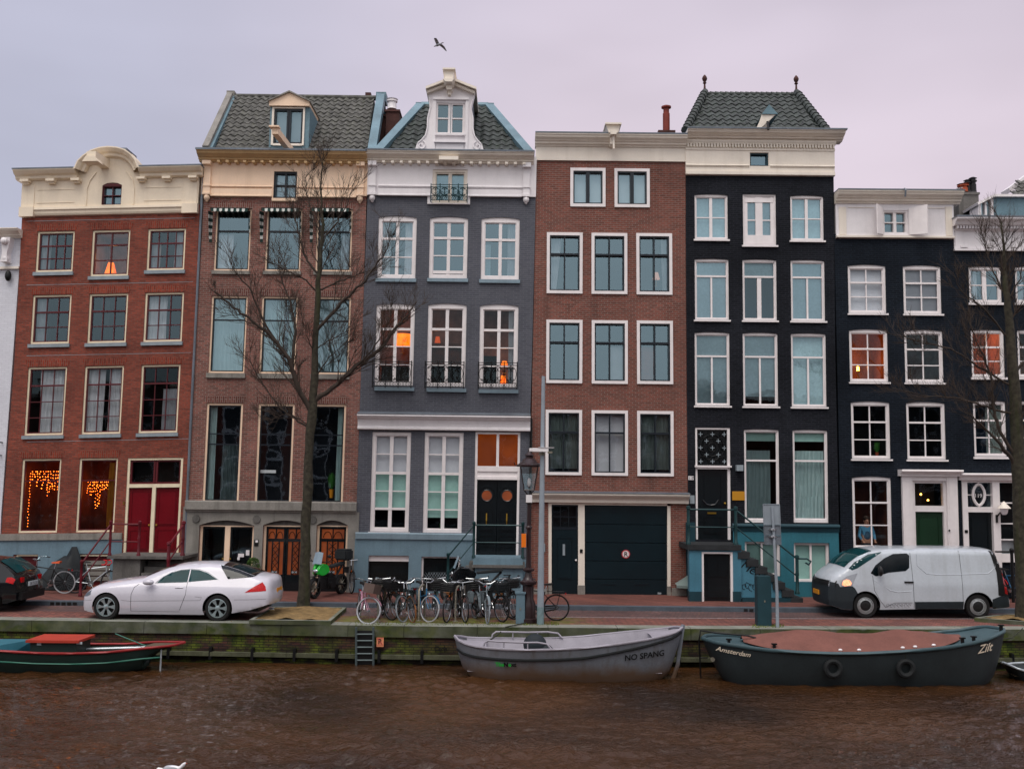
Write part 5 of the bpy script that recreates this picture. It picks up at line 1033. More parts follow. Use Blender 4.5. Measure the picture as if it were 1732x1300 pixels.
# materials for the ground
def ground_mats():
    m, k = newmat('road'); b = k.b
    g = k.new('ShaderNodeNewGeometry'); t = k.new('ShaderNodeTexBrick'); mp = k.new('ShaderNodeMapping'); k.t.links.new(g.outputs['Position'], mp.inputs[0]); k.t.links.new(mp.outputs[0], t.inputs[0])
    for a, v in (('Scale', 1), ('Mortar Size', .006), ('Brick Width', .1), ('Row Height', .21)): t.inputs[a].default_value = v
    for a, v in (('Color1', '634845'), ('Color2', '4f3d3c'), ('Mortar', '3a302f')): t.inputs[a].default_value = (*lin(v), 1)
    col = k.mix(1.0, t.outputs[0], k.rng(k.noise(.7, detail=6), .3, .7, .7, 1.25), 'MULTIPLY')
    k.put(b.inputs['Base Color'], col); k.put(b.inputs['Roughness'], k.rng(k.noise(.5, detail=5), .35, .6, .45, .85)); k.bump(t.outputs['Fac'], .3, .01)
    m, k = newmat('quay_paving'); b = k.b
    g = k.new('ShaderNodeNewGeometry'); mp = k.new('ShaderNodeMapping'); mp.inputs['Rotation'].default_value = (0, 0, radians(45)); k.t.links.new(g.outputs['Position'], mp.inputs[0]); t = k.new('ShaderNodeTexBrick'); k.t.links.new(mp.outputs[0], t.inputs[0])
    for a, v in (('Scale', 1), ('Mortar Size', .012), ('Brick Width', .22), ('Row Height', .11)): t.inputs[a].default_value = v
    for a, v in (('Color1', '855044'), ('Color2', '643c36'), ('Mortar', '382824')): t.inputs[a].default_value = (*lin(v), 1)
    sp = k.new('ShaderNodeSeparateXYZ'); k.t.links.new(g.outputs['Position'], sp.inputs[0])
    inb = k.math('MULTIPLY', k.rng(sp.outputs[0], -5.4, -4.2, 0, 1), k.rng(sp.outputs[0], 1.2, 2.6, 1, 0)); inb2 = k.math('MULTIPLY', k.rng(sp.outputs[0], 6.0, 6.3, 0, 1), k.rng(sp.outputs[0], 6.9, 7.2, 1, 0))
    moss = k.math('MULTIPLY', inb, k.rng(k.noise(1.6, detail=7), .36, .56, 0, 1))
    col = k.mix(1.0, t.outputs[0], k.rng(k.noise(1.1, detail=6), .3, .7, .75, 1.25), 'MULTIPLY')
    mc = k.mix(k.rng(k.noise(5, detail=5), .35, .65, 0, 1), lin('4c4f1a'), lin('6d6a2a')); mc = k.mix(k.rng(k.noise(2.5), .5, .6, 0, .8), mc, lin('6b5a42'))
    col = k.mix(moss, col, mc); k.put(b.inputs['Base Color'], col); b.inputs['Roughness'].default_value = .8; k.bump(k.math('ADD', t.outputs['Fac'], k.noise(30)), .4, .01)
    brick('sidewalk', '73473e', '5c3b36', '45312d', w=.2, h=.1, vertical=False, rough=.85, bump=.2)
    # mossy quay brick and coping
    for nm, base, mossy in (('coping', ('80827a', '63655f'), .55), ('quay_brick', None, .6)):
        if nm == 'quay_brick': m = brick(nm, '51312b', '3a2523', '2a2422', h=.065, stain=.6, staincol='120f0e', var=.35)
        else: m = plain(nm, base[0], .8, .2, 2, bump=.3)
        k = NT(m); b = k.b; src = b.inputs['Base Color'].links[0].from_socket
        sp = k.new('ShaderNodeSeparateXYZ'); g = k.new('ShaderNodeNewGeometry'); k.t.links.new(g.outputs['Position'], sp.inputs[0])
        n1 = k.rng(k.noise(.35, (1, 1, .6), 8, dist=.5), .44, .60, 0, 1); n2 = k.rng(k.noise(2.4, (1, 1, 2), 7), .40, .58, 0, 1)
        left = k.rng(sp.outputs[0], -3.3, -1.8, 1, .25 if nm == 'quay_brick' else .55); left = k.math('ADD', left, k.rng(sp.outputs[0], 7.5, 9, 0, .5))
        mf = k.math('MULTIPLY', k.math('MULTIPLY', k.math('ADD', n1, .35), n2), left); mc = k.mix(k.rng(k.noise(4, detail=6), .35, .65, 0, 1), lin('2a3810'), lin('5f6a20') if nm != 'coping' else lin('4c5226'))
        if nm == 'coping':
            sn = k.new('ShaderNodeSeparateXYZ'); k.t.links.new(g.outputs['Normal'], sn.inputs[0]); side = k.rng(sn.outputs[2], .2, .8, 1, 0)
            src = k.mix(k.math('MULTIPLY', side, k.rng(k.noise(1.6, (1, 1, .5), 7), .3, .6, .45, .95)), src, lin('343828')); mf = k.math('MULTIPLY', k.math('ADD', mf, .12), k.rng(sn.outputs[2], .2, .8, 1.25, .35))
        else: src = k.mix(k.rng(sp.outputs[2], -.72, -.42, .85, 0), src, lin('14120f')); mf = k.math('MULTIPLY', mf, 1.5)
        if nm == 'quay_brick': bt = [n for n in k.n if n.type == 'TEX_BRICK'][0]; mc = k.mix(k.math('MULTIPLY', bt.outputs['Fac'], .85), mc, lin('12140c'))
        col = k.mix(mf, src, mc); k.put(b.inputs['Base Color'], col)
    m, k = newmat('water'); b = k.b
    b.inputs['Roughness'].default_value = .03; b.inputs['IOR'].default_value = 1.33; b.inputs['Specular IOR Level'].default_value = .5
    k.put(b.inputs['Base Color'], k.mix(k.rng(k.noise(.25, detail=3), .35, .65, 0, 1), lin('432b17'), lin('24170d')))
    h1 = k.noise(1.3, (.8, 1.3, 1), 3, dist=1.2); h2 = k.noise(5.5, (.8, 1.2, 1), 4, dist=1.4); h3 = k.noise(17, (.9, 1.2, 1), 3, dist=.6)
    calm = k.rng(k.noise(.16, (1, 1.6, 1), 3), .38, .6, .5, 1.25)
    h = k.math('ADD', k.math('MULTIPLY', h1, .9), k.math('ADD', k.math('MULTIPLY', h2, .55), k.math('MULTIPLY', h3, .17)))
    h = k.math('MULTIPLY', h, calm); k.bump(h, 1.0, .10)
    plain('kerb', '4a535c', .7, .2, 3); plain('soil', '7a6440', .95, .35, 6, bump=.6); plain('timber', '4a4c3a', .85, .35, 3, streak=.5, dirt='2a3014')
    plain('earth', '4c4a40', .95, .3)
ground_mats()
struct(strip(lambda x: qy(x)+.55, lambda x: ky(x)-.0, 0).build('road', 'road', loc=(0, 27, 0)))
struct(strip(lambda x: qy(x)+.5, lambda x: qy(x)+(1.75 if x < 1 else 1.9), .006).build('quay_paving', 'quay_paving', loc=(0, 26, 0)))
s = strip(lambda x: ky(x)+.28, lambda x: YF+.2, .11); struct(s.build('pavement', 'sidewalk', loc=(0, 30, 0)))
m = strip(lambda x: ky(x), lambda x: ky(x)+.28, .12); k2 = wallstrip(ky, -.05, .12); m.add(k2.v, k2.f); struct(m.build('kerb', 'kerb', loc=(0, 29, 0)))
m = strip(lambda x: YF+.2, lambda x: 900, .05); m.v = [Vector((v.x*8, v.y, v.z)) for v in m.v]; struct(m.build('ground', 'earth', loc=(0, 60, 0)))
# quay wall: coping stones, brick, timber fender
cop = MB(); x = -60.0; rg = random.Random(2)
while x < 60:
    L = rg.uniform(1.3, 1.9); a, b = x+.006, x+L-.006; ya, yb = qy(a), qy(b); g = .012
    cop.hexa([(a, ya, -.27), (b, yb, -.27), (b, yb+.56, -.27), (a, ya+.56, -.27), (a, ya, .012), (b, yb, .012), (b, yb+.56, .012), (a, ya+.56, .012)]); x += L
qw = thing('quay_wall', 'mossy brick quay wall with stone coping along the canal', 'quay wall', (0, 25.3, -.95))
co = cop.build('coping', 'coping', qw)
wallstrip(lambda x: qy(x)+.07, WZ-.6, -.26).build('brick_face', 'quay_brick', qw)
tb = MB(); x = -60
while x < 60:
    a, b = x+.01, x+3.2; tb.hexa([(a, qy(a)-.06, -.80), (b, qy(b)-.06, -.80), (b, qy(b)+.06, -.80), (a, qy(a)+.06, -.80), (a, qy(a)-.06, -.70), (b, qy(b)-.06, -.70), (b, qy(b)+.06, -.70), (a, qy(a)+.06, -.70)]); x += 3.2
fe = tb.build('fender_beam', 'timber', qw)
tb = MB(); x = -30
while x < 30: tb.box((x, qy(x)-.01, -.74), (.07, .14, .3)); x += 1.07
tb.build('fender_bracket', 'iron', qw)
import numpy as np
def water_sheet():
    rs = np.random.RandomState(4); x0, x1, y0, y1 = -20., 20., 9., 25.7; nx, ny = 760, 330
    X, Y = np.meshgrid(np.linspace(x0, x1, nx), y0+(y1-y0)*np.linspace(0, 1, ny)**.95); h = np.zeros_like(X)
    for k in range(70):
        L_ = np.exp(rs.uniform(np.log(.12), np.log(.95))); th = rs.normal(1.7, .75); kx, ky_ = np.cos(th)*2*pi/L_, np.sin(th)*2*pi/L_; ph = rs.uniform(0, 6.28)
        env = 1+.7*np.sin(X*rs.uniform(.2, .7)+Y*rs.uniform(.3, 1.1)+rs.uniform(0, 6)); a = .052*L_/(2*pi)*(1.25 if L_ < .4 else .8); s = np.sin(X*kx+Y*ky_+ph+.6*np.sin(X*.9+k)); h += a*env*(s+.35*s*s)
    big = .75+.5*np.sin(X*.33+1.2*np.sin(Y*.5)+.8)*np.sin(Y*.45+X*.12+.5)
    ed = np.clip(np.minimum(np.minimum(X-x0, x1-X)/1.5, np.minimum(Y-y0, 1e9)/1.5), 0, 1); near = np.clip((25.9-Y)/2.2, .25, 1); h *= big*ed*near
    m = MB(); v = np.stack([X, Y, WZ+h], -1).reshape(-1, 3); i = np.arange(nx*ny).reshape(ny, nx); f = np.stack([i[:-1, :-1], i[:-1, 1:], i[1:, 1:], i[1:, :-1]], -1).reshape(-1, 4)
    n = len(v); ex = np.array([(-300, -13.5, WZ), (x0, -13.5, WZ), (x0, 26.6, WZ), (-300, 26.6, WZ), (x1, -13.5, WZ), (300, -13.5, WZ), (300, 26.6, WZ), (x1, 26.6, WZ), (x0, -13.5, WZ), (x1, -13.5, WZ), (x1, y0, WZ), (x0, y0, WZ)]); v = np.concatenate([v, ex]); f = np.concatenate([f, np.array([(0, 1, 2, 3), (4, 5, 6, 7), (8, 9, 10, 11)])+n])
    me = bpy.data.meshes.new('water'); me.vertices.add(len(v)); me.vertices.foreach_set('co', (v-np.array([0, 10, WZ])).ravel().astype(np.float32)); me.loops.add(f.size); me.loops.foreach_set('vertex_index', f.ravel().astype(np.int32)); me.polygons.add(len(f)); me.polygons.foreach_set('loop_start', np.arange(0, f.size, 4).astype(np.int32)); me.update(calc_edges=True); me.shade_smooth()
    o = bpy.data.objects.new('water', me); COL.objects.link(o); o.location = (0, 10, WZ); me.materials.append(M['water']); return o
struct(water_sheet())
wm = MB(); wm.quad((-300, -13.5, WZ-1.2), (300, -13.5, WZ-1.2), (300, 28, WZ-1.2), (-300, 28, WZ-1.2)); struct(wm.build('canal_bed', 'earth', loc=(0, 10, WZ-1.2)))
# opposite bank behind the camera, only ever seen in reflections
struct(MB().box((0, -16.5, -.5), (300, 6, 1.0)).build('opposite_quay', 'stone_dark', loc=(0, -16.5, -1)))
hh = [(-46, 12, 10.2, 'brick_wine'), (-34, 11, 11.2, 'brick_brown'), (-23, 11, 10.4, 'brick_red'), (-12, 12, 11.6, 'brick_navy_paint'), (0, 12, 10.5, 'brick_brown'), (12, 11, 11.4, 'brick_wine'), (23, 12, 10.6, 'brick_red'), (35, 12, 11, 'brick_grey_paint'), (47, 12, 10.4, 'brick_wine')]
ordn = ('first', 'second', 'third', 'fourth', 'fifth', 'sixth', 'seventh', 'eighth', 'ninth')
for i, (x, w, h, mt) in enumerate(hh):
    r = thing('opposite_house', 'canal house on the opposite bank behind the viewer, %s from the left' % ordn[i], 'house', (x+w/2-6, -20, 0), 'canal houses on the opposite bank')
    MB().box((x+w/2-6, -24, h/2), (w-.1, 8, h)).build('wall', mt, r)
    f = MB(); g = MB()
    for a in range(3):
        for b in range(4):
            cx_, cz = x-6+w*(a+.5)/3, 2.0+b*(h-2)/4; f.box((cx_, -19.97, cz+.2), (1.5, .12, 2.1)); g.box((cx_, -19.9, cz+.2), (1.2, .04, 1.8))
    f.build('window_frames', 'white_frame', r); g.build('window_panes', 'sash_dark', r)
    MB().box((x+w/2-6, -23.9, h+.25), (w-.05, 8.4, .5)).build('cornice', 'ivory', r)
# ================================================================ bare trees
plain('bark', '38342a', .95, .55, 9, bump=1.5, streak=.8, dirt='333a1a'); plain('bark_dark', '3b322c', .95, .3, 6, bump=.6); plain('twig', '41362f', .95, .2)
def tree(name, label, base, trunk, tr, limbs, seed, Y, twigs=7):
    rg = random.Random(seed); t = thing(name, label, 'tree', base, 'bare trees on the quay'); m = MB()
    def pt(px, py, dy=0): return P(px, py, Y+dy)
    TP = [pt(x, y) for x, y in trunk]; TP[0].z = 0
    def smooth(ps, rs, k=4):
        o, r = [], []
        for i in range(len(ps)-1):
            p0, p1, p2, p3 = ps[max(i-1, 0)], ps[i], ps[i+1], ps[min(i+2, len(ps)-1)]
            for j in range(k):
                u = j/k; o.append(.5*((2*p1)+(p2-p0)*u+(2*p0-5*p1+4*p2-p3)*u*u+(3*p1-p0-3*p2+p3)*u**3)); r.append(rs[i]+(rs[i+1]-rs[i])*u)
        return o+[ps[-1]], r+[rs[-1]]
    a, r = smooth(TP, tr); 
    for i in range(1, len(a)-1): a[i] += Vector((rg.uniform(-.02, .02), 0, 0)); r[i] *= rg.uniform(.93, 1.08)
    m.tube([a[0]+Vector((0, 0, -.05))]+a, [tr[0]*1.35]+r, 12)
    to = m.build('trunk', 'bark', t, smooth=60)
    c = MB(); tw = MB(); cnt = [0]
    def grow(p, d, L, r, lev):
        n = 4; pts = [p]; q = p.copy(); dd = d.normalized()
        for i in range(n):
            dd = (dd+Vector((rg.uniform(-.13, .13), rg.uniform(-.13, .13), rg.uniform(-.02, .16)))).normalized(); q = q+dd*L/n; pts.append(q.copy())
        (tw if lev else c).tube(pts, [r*(1-.72*i/n) for i in range(n+1)], 3 if lev else 5, cap=False); cnt[0] += 1
        if lev < 2:
            for k in range(rg.randint(5, 8) if lev == 0 else rg.randint(2, 4)):
                f = rg.uniform(.15, .9); i = min(int(f*n), n-1); bp = pts[i].lerp(pts[i+1], f*n-i); s = rg.choice((-1, 1)); ax = dd.cross(Vector((0, 1, 0))) if rg.random() < .7 else dd.cross(Vector((1, 0, 0)))
                if ax.length < .1: ax = Vector((1, 0, 0))
                grow(bp, dd*1.0+ax.normalized()*s*rg.uniform(.35, .75)+Vector((0, rg.uniform(-.4, .4), .16)), L*rg.uniform(.45, .8), max(r*.5, .0048), lev+1)
    for lb in limbs+[(trunk[-6:], tr[-6:], 0)]:
        pts, rad, dy = lb; n = len(pts); is_top = lb[2] == 0 and pts is not None and pts[-1] == trunk[-1]
        ps = [pt(x, y, dy*(i/(n-1))**1.0) for i, (x, y) in enumerate(pts)]
        rs = rad if isinstance(rad, list) else [rad*(1-.8*i/(n-1)) for i in range(n)]
        ps, rs = smooth(ps, rs, 5)
        for i in range(1, len(ps)-1): ps[i] += Vector([rg.uniform(-.025, .025) for _ in range(3)])
        if not is_top: c.tube(ps, rs, 7)
        tot = sum((ps[i+1]-ps[i]).length for i in range(len(ps)-1)); N = int(tot*twigs)
        for k in range(N):
            f = (k+rg.random())/N
            if f < .12: continue
            x = f*(len(ps)-1); i = min(int(x), len(ps)-2); bp = ps[i].lerp(ps[i+1], x-i); d = (ps[i+1]-ps[i]).normalized(); s = rg.choice((-1, 1))
            ax = Vector((-d.z, 0, d.x))*s*rg.uniform(.4, .8)+Vector((0, rg.uniform(-.6, .6), 0)); grow(bp, d*1.0+ax+Vector((0, 0, .25)), rg.uniform(.35, 1.05)*(1.15-.5*f), max(rs[i]*.30, .007), 0 if rg.random() < .75 else 1)
    co = c.build('branches', 'bark_dark', t, smooth=60, recalc=False); tw.build('twigs', 'twig', co, recalc=False); return t
Yt = G(515, 1028, 0).y
tree('bare_tree', 'tall bare tree with mossy trunk in the stone edged pit right of the white coupe', G(515, 1028, 0),
 [(513, 1028), (516, 950), (519, 850), (523, 760), (528, 700), (532, 620), (536, 520), (541, 440), (546, 380), (543, 330), (545, 290), (547, 262)], [.20, .145, .14, .13, .135, .10, .085, .065, .045, .028, .018, .01],
 [([(528, 700), (505, 655), (489, 610), (462, 572), (428, 543), (395, 520), (362, 492)], .085, -.8), ([(493, 620), (500, 560), (492, 515), (478, 478), (470, 440)], .05, .6), ([(468, 578), (440, 530), (425, 490), (400, 462), (385, 430)], .035, -.5),
  ([(531, 678), (570, 650), (602, 618), (642, 590), (668, 556), (690, 532), (704, 510)], .08, .5), ([(585, 636), (630, 590), (650, 560), (664, 520)], .03, -.4),
  ([(537, 558), (562, 530), (590, 500), (614, 478), (634, 452), (652, 425), (660, 395)], .055, -.7), ([(539, 490), (575, 475), (605, 465), (645, 450)], .03, .5), ([(541, 465), (520, 440), (508, 405), (500, 370), (494, 340)], .04, .4),
  ([(537, 495), (512, 470), (480, 455), (452, 440)], .028, -.6), ([(525, 724), (505, 712), (475, 690), (448, 655), (425, 615), (405, 590)], .035, .5), ([(526, 722), (500, 705), (478, 702), (455, 712)], .02, -.4),
  ([(546, 405), (570, 375), (588, 345), (598, 310)], .03, -.3), ([(544, 395), (528, 362), (520, 330), (516, 300)], .025, .3), ([(534, 590), (560, 575), (585, 560), (600, 545)], .022, .6), ([(531, 640), (552, 610), (580, 585), (598, 572)], .022, -.7), ([(533, 600), (520, 570), (512, 545)], .02, -.6)], 11, Yt, twigs=8)
Y2 = G(1730, 1052, 0).y
tree('bare_tree', 'bare tree at the right edge beside the rear of the white van', G(1732, 1052, 0),
 [(1733, 1050), (1729, 950), (1724, 820), (1718, 700), (1711, 600), (1705, 520), (1700, 470), (1698, 430), (1696, 400), (1694, 375)], [.24, .19, .18, .16, .13, .10, .07, .045, .025, .012],
 [([(1718, 790), (1692, 752), (1662, 722), (1640, 700)], .06, -.5), ([(1716, 770), (1688, 720), (1680, 680), (1676, 640), (1662, 600), (1645, 560), (1636, 530)], .05, -.3), ([(1712, 700), (1660, 685), (1612, 672), (1562, 668), (1510, 655)], .035, -.6),
  ([(1706, 650), (1655, 620), (1608, 590), (1560, 580), (1515, 565)], .035, .4), ([(1704, 570), (1668, 525), (1630, 495), (1612, 460)], .03, -.4), ([(1712, 640), (1740, 600), (1770, 560)], .05, .3), ([(1703, 500), (1680, 460), (1668, 420), (1660, 390)], .025, .3), ([(1703, 510), (1725, 470), (1735, 430)], .03, -.3), ([(1716, 740), (1750, 700), (1780, 650)], .05, -.4)], 23, Y2, twigs=8)
def pit(px, lab):
    a = [G(x, y, 0) for x, y in px]; t = thing('tree_pit', lab, 'tree pit', sum(a, Vector())/4, 'stone edged tree pits'); m = MB(); w = .11
    c = sum(a, Vector())/4
    for i in range(4):
        p, q = a[i], a[(i+1) % 4]; p2, q2 = p+(c-p).normalized()*w*1.4, q+(c-q).normalized()*w*1.4; u = Vector((0, 0, .11)); m.hexa([p, q, q2, p2, p+u, q+u, q2+u, p2+u])
    m.build('stone_edge', 'coping', t); g = [p+(c-p).normalized()*w*1.2+Vector((0, 0, .09)) for p in a]; s = MB()
    n = 14
    for i in range(n+1):
        for j in range(n+1): u, v = i/n, j/n; p = (g[0]*(1-u)+g[1]*u)*(1-v)+(g[3]*(1-u)+g[2]*u)*v; s.v.append(p+Vector((0, 0, .03*sin(i*1.3)*cos(j*1.7)+.05*(1-abs(2*u-1)))))
    s.f = [(i*(n+1)+j, (i+1)*(n+1)+j, (i+1)*(n+1)+j+1, i*(n+1)+j+1) for i in range(n) for j in range(n)]; s.build('soil', 'soil', t, smooth=True)
pit([(421, 1055), (559, 1057), (586, 1033), (462, 1032)], 'low stone edged tree pit with brown soil behind the white coupe')
pit([(1648, 1051), (1800, 1063), (1800, 1045), (1700, 1044)], 'stone edged tree pit at the right edge by the van')
# ================================================================ bicycles
def bike(label, at, head, frame='iron', tyre='tyre', rim='spoke', lean=0, steer=0, bars='swept', saddle='iron', z=0, fork=None, front=None, rear=None, lampc=None, step=False, name='bicycle', R=.345):
    root = thing(name, label, 'bicycle', (0, 0, 0), 'parked bicycles'); fork = fork or frame
    rw, fw, bb, st, hb, ht = Vector((-.52, 0, R)), Vector((.56, 0, R)), Vector((-.06, 0, .29)), Vector((-.24, 0, .84)), Vector((.38, 0, .66)), Vector((.34, 0, .90))
    def L(a, b, t): return a+(b-a)*t
    m = MB(); r = .017
    m.tube([bb, L(bb, st, .82)], r, 6).tube([L(ht, hb, .25), hb+Vector((.01, 0, -.02))], .02, 6).tube([bb, hb], r*1.1, 6)
    m.tube([L(bb, st, .5 if step else .8), L(ht, hb, .9 if step else .4)], r, 6)
    for s in (-1, 1): m.tube([rw+Vector((0, s*.05, 0)), bb+Vector((0, s*.02, 0))], .009, 5).tube([rw+Vector((0, s*.05, 0)), L(bb, st, .72)], .009, 5)
    fo = m.build('frame', frame, root, smooth=40)
    SM = Matrix.Translation(hb) @ Matrix.Rotation(radians(steer), 4, (ht-hb).normalized()) @ Matrix.Translation(-hb)
    def wheel(c, M4, disc=False):
        w = MB(); n = 28
        for i in range(n):
            for j in range(6): t = 2*pi*i/n; u = 2*pi*j/6; q = R-.018+.021*cos(u); w.v.append(c+Vector((q*cos(t), .019*sin(u), q*sin(t))))
        w.f = [(i*6+j, ((i+1) % n)*6+j, ((i+1) % n)*6+(j+1) % 6, i*6+(j+1) % 6) for i in range(n) for j in range(6)]; w.xf(M4)
        wo = w.build('wheel', tyre, root, smooth=True)
        s = MB()
        for i in range(20): t = 2*pi*i/20; s.tube([c+Vector((.03*cos(t+.5), .02*(-1)**i, .03*sin(t+.5))), c+Vector(((R-.04)*cos(t), 0, (R-.04)*sin(t)))], .0022, 3, cap=False)
        s.lathe(c, [(.03, -.04), (.018, -.03), (.018, .03), (.03, .04)], 8, 'Y')
        for i in range(n):
            for j in (-1, 1): t = 2*pi*i/n; s.v.append(c+Vector(((R-.043)*cos(t), j*.012, (R-.043)*sin(t))))
        b = len(s.v)-2*n; s.f += [(b+2*i, b+2*((i+1) % n), b+2*((i+1) % n)+1, b+2*i+1) for i in range(n)]
        s.xf(M4); s.build('spokes', rim, wo)
        g = MB(); k = 12; a0, a1 = (.35, 2.9) if c is rw else (.5, 2.3)
        for i in range(k+1):
            t = a0+(a1-a0)*i/k
            for j in (-1, 1): g.v.append(c+Vector(((R+.025)*cos(t), j*.03, (R+.025)*sin(t))))
        g.f = [(2*i, 2*i+1, 2*i+3, 2*i+2) for i in range(k)]
        if tyre != 'tyre_thin': g.xf(M4); g.build('mudguard', 'iron' if frame == 'iron' else fork, wo)
    I = Matrix.Identity(4); wheel(rw, I); wheel(fw, SM)
    f = MB(); crown = hb+Vector((.02, 0, -.05))
    for s in (-1, 1): f.tube([crown, crown+Vector((.02, s*.05, -.04)), fw+Vector((0, s*.05, 0))], .011, 5)
    f.xf(SM); f.build('fork', fork, root, smooth=40)
    h = MB(); stem = ht+Vector((-.02, 0, .10)); h.tube([hb, stem], .013, 6)
    if bars == 'swept': 
        for s in (-1, 1): h.tube([stem, stem+Vector((.05, s*.1, .0)), stem+Vector((.03, s*.22, .07)), stem+Vector((-.08, s*.29, .08)), stem+Vector((-.2, s*.30, .05))], .012, 6)
    elif bars == 'flat': h.tube([stem+Vector((-.03, -.3, .03)), stem, stem+Vector((-.03, .3, .03))], .013, 6)
    else:
        for s in (-1, 1): h.tube([stem, stem+Vector((.02, s*.2, 0)), stem+Vector((.11, s*.21, -.01)), stem+Vector((.13, s*.21, -.08)), stem+Vector((.05, s*.21, -.14)), stem+Vector((-.03, s*.21, -.14))], .018, 6)
    h.xf(SM); h.build('handlebar', 'tape_red' if bars == 'drop' else 'chrome', root, smooth=40)
    g = MB()
    if bars != 'drop':
        for s in (-1, 1): g.tube([stem+Vector((-.12, s*.30, .065)), stem+Vector((-.24, s*.30, .045))], .017, 6)
        g.xf(SM); g.build('grips', 'iron', root)
    s = MB(); top = st+Vector((-.02, 0, .08)); s.tube([L(bb, st, .8), top], .012, 6); s.build('seat_post', 'chrome', root)
    s = MB(); s.loopex([top+Vector(v) for v in ((-.13, -.08, 0), (-.05, -.08, 0), (.14, -.02, -.01), (.14, .02, -.01), (-.05, .08, 0), (-.13, .08, 0))], [top+Vector(v) for v in ((-.14, -.075, .06), (-.05, -.06, .05), (.14, -.015, .025), (.14, .015, .025), (-.05, .06, .05), (-.14, .075, .06))]); s.build('saddle', saddle, root, smooth=50)
    k = MB(); k.lathe(bb+Vector((0, -.05, 0)), [(.09, -.004), (.09, .004)], 14, 'Y').tube([bb+Vector((0, -.06, 0)), bb+Vector((.10, -.07, -.13))], .01, 5).tube([bb+Vector((0, .06, 0)), bb+Vector((-.10, .07, .13))], .01, 5).box(bb+Vector((.10, -.11, -.13)), (.09, .08, .02)).box(bb+Vector((-.10, .11, .13)), (.09, .08, .02)); k.build('crankset', 'chrome', root)
    if tyre != 'tyre_thin':
        c = MB(); c.tube([bb+Vector((.1, -.075, 0)), bb+Vector((.0, -.075, .055)), rw+Vector((.02, -.075, .05)), rw+Vector((-.05, -.075, 0)), rw+Vector((.02, -.075, -.05)), bb+Vector((0, -.075, -.09)), bb+Vector((.1, -.075, 0))], .02, 5, cap=False); c.build('chain_case', 'iron', root)
        c = MB(); q = rw+Vector((0, 0, R+.07))
        for y in (-.06, 0, .06): c.tube([q+Vector((-.2, y, 0)), q+Vector((.26, y, .0))], .006, 4)
        for y in (-.06, .06): c.tube([q+Vector((-.1, y, 0)), rw+Vector((0, y, 0))], .005, 4)
        c.build('rear_rack', 'iron', root)
    if lampc: l = MB().ball(hb+Vector((.10, 0, .02)), (.04, .035, .035)); l.xf(SM); l.build('front_light', lampc, root, smooth=True)
    else: l = MB().ball(hb+Vector((.09, 0, .05)), (.035, .03, .03)); l.xf(SM); l.build('front_light', 'chrome', root, smooth=True)
    l = MB().box(rw+Vector((-.24, 0, R+.02)), (.03, .06, .04)); l.build('rear_light', 'tail_red', root)
    def crate(c, dims, mat, nm):
        b = MB(); x, y, zz = dims; cx0 = Vector(c)
        if nm == 'basket':
            for i in range(9):
                for s in (-1, 1): b.tube([cx0+Vector((-x/2+x*i/8, s*y/2*.85, -zz/2)), cx0+Vector((-x/2+x*i/8, s*y/2, zz/2))], .005, 3).tube([cx0+Vector((s*x/2*.85, -y/2+y*i/8, -zz/2)), cx0+Vector((s*x/2, -y/2+y*i/8, zz/2))], .005, 3)
            for k in range(5): f = .85+.15*k/4; b.tube([cx0+Vector((a*x/2*f, d*y/2*f, -zz/2+zz*k/4)) for a, d in ((-1, -1), (1, -1), (1, 1), (-1, 1), (-1, -1))], .007 if k < 4 else .012, 4)
            b.box(cx0+Vector((0, 0, -zz/2)), (x*.85, y*.85, .01)).box(cx0, (x*.8, y*.8, zz*.7))
        else:
            t = .015
            for s in (-1, 1): b.box(cx0+Vector((0, s*(y/2-t/2), 0)), (x, t, zz)).box(cx0+Vector((s*(x/2-t/2), 0, 0)), (t, y-2*t, zz))
            b.box(cx0+Vector((0, 0, -zz/2+t)), (x-2*t-.002, y-2*t-.002, t))
        return b
    if front: b = crate(Vector((.53, 0, .90)), *front); b.xf(SM); b.build(front[2], front[1], root)
    if rear:
        if rear[2] == 'pannier':
            for s in (-1, 1): b = MB().box(rw+Vector((-.02, s*.14, .22)), rear[0]); bevel(b.build('pannier', rear[1], root), .03)
        else: b = crate(rw+Vector((.0, 0, R+.08+rear[0][2]/2)), *rear); b.build(rear[2], rear[1], root)
    root.rotation_euler = (radians(lean), 0, radians(head)); root.location = Vector((at[0], at[1], z)); return root
plain('tyre', '141415', .85, .2); plain('tyre_white', 'a8abb0', .7, .08); plain('tyre_grey', '8a9298', .75, .1); plain('tyre_tan', '8a5a34', .8, .1); plain('tyre_thin', '303236', .8, .2)
plain('chrome', 'b8bcc0', .25, .1, metal=.9); plain('spoke', '777b80', .4, .1, metal=.6); plain('tape_red', 'd8272c', .5, .1); plain('bike_pink', 'b08094', .35, .1); plain('bike_blue', '1f5f86', .35, .1); plain('bike_silver', 'b9c2c8', .3, .1, metal=.4); plain('bike_darkgreen', '1c2b2a', .35, .2)
plain('saddle_orange', 'c5532a', .6, .1); plain('crate_brown', '5a4a44', .7, .15); plain('bag_grey', '6a767c', .8, .15); plain('bag_black', '1a1f22', .8, .2); plain('reflector_orange', 'e8761a', .4, .05); plain('tail_red', '9a1010', .3, .05); plain('plastic_black', '101113', .5, .2)
def at(px, py, z=0): p = G(px, py, z); return (p.x, p.y)
def place_front(b, px, py, z=0):   # put the front tyre's contact under the pixel
    p = G(px, py, z); h = b.rotation_euler.z; fx = .56; b.location = Vector((p.x-fx*cos(h), p.y-fx*sin(h), z))
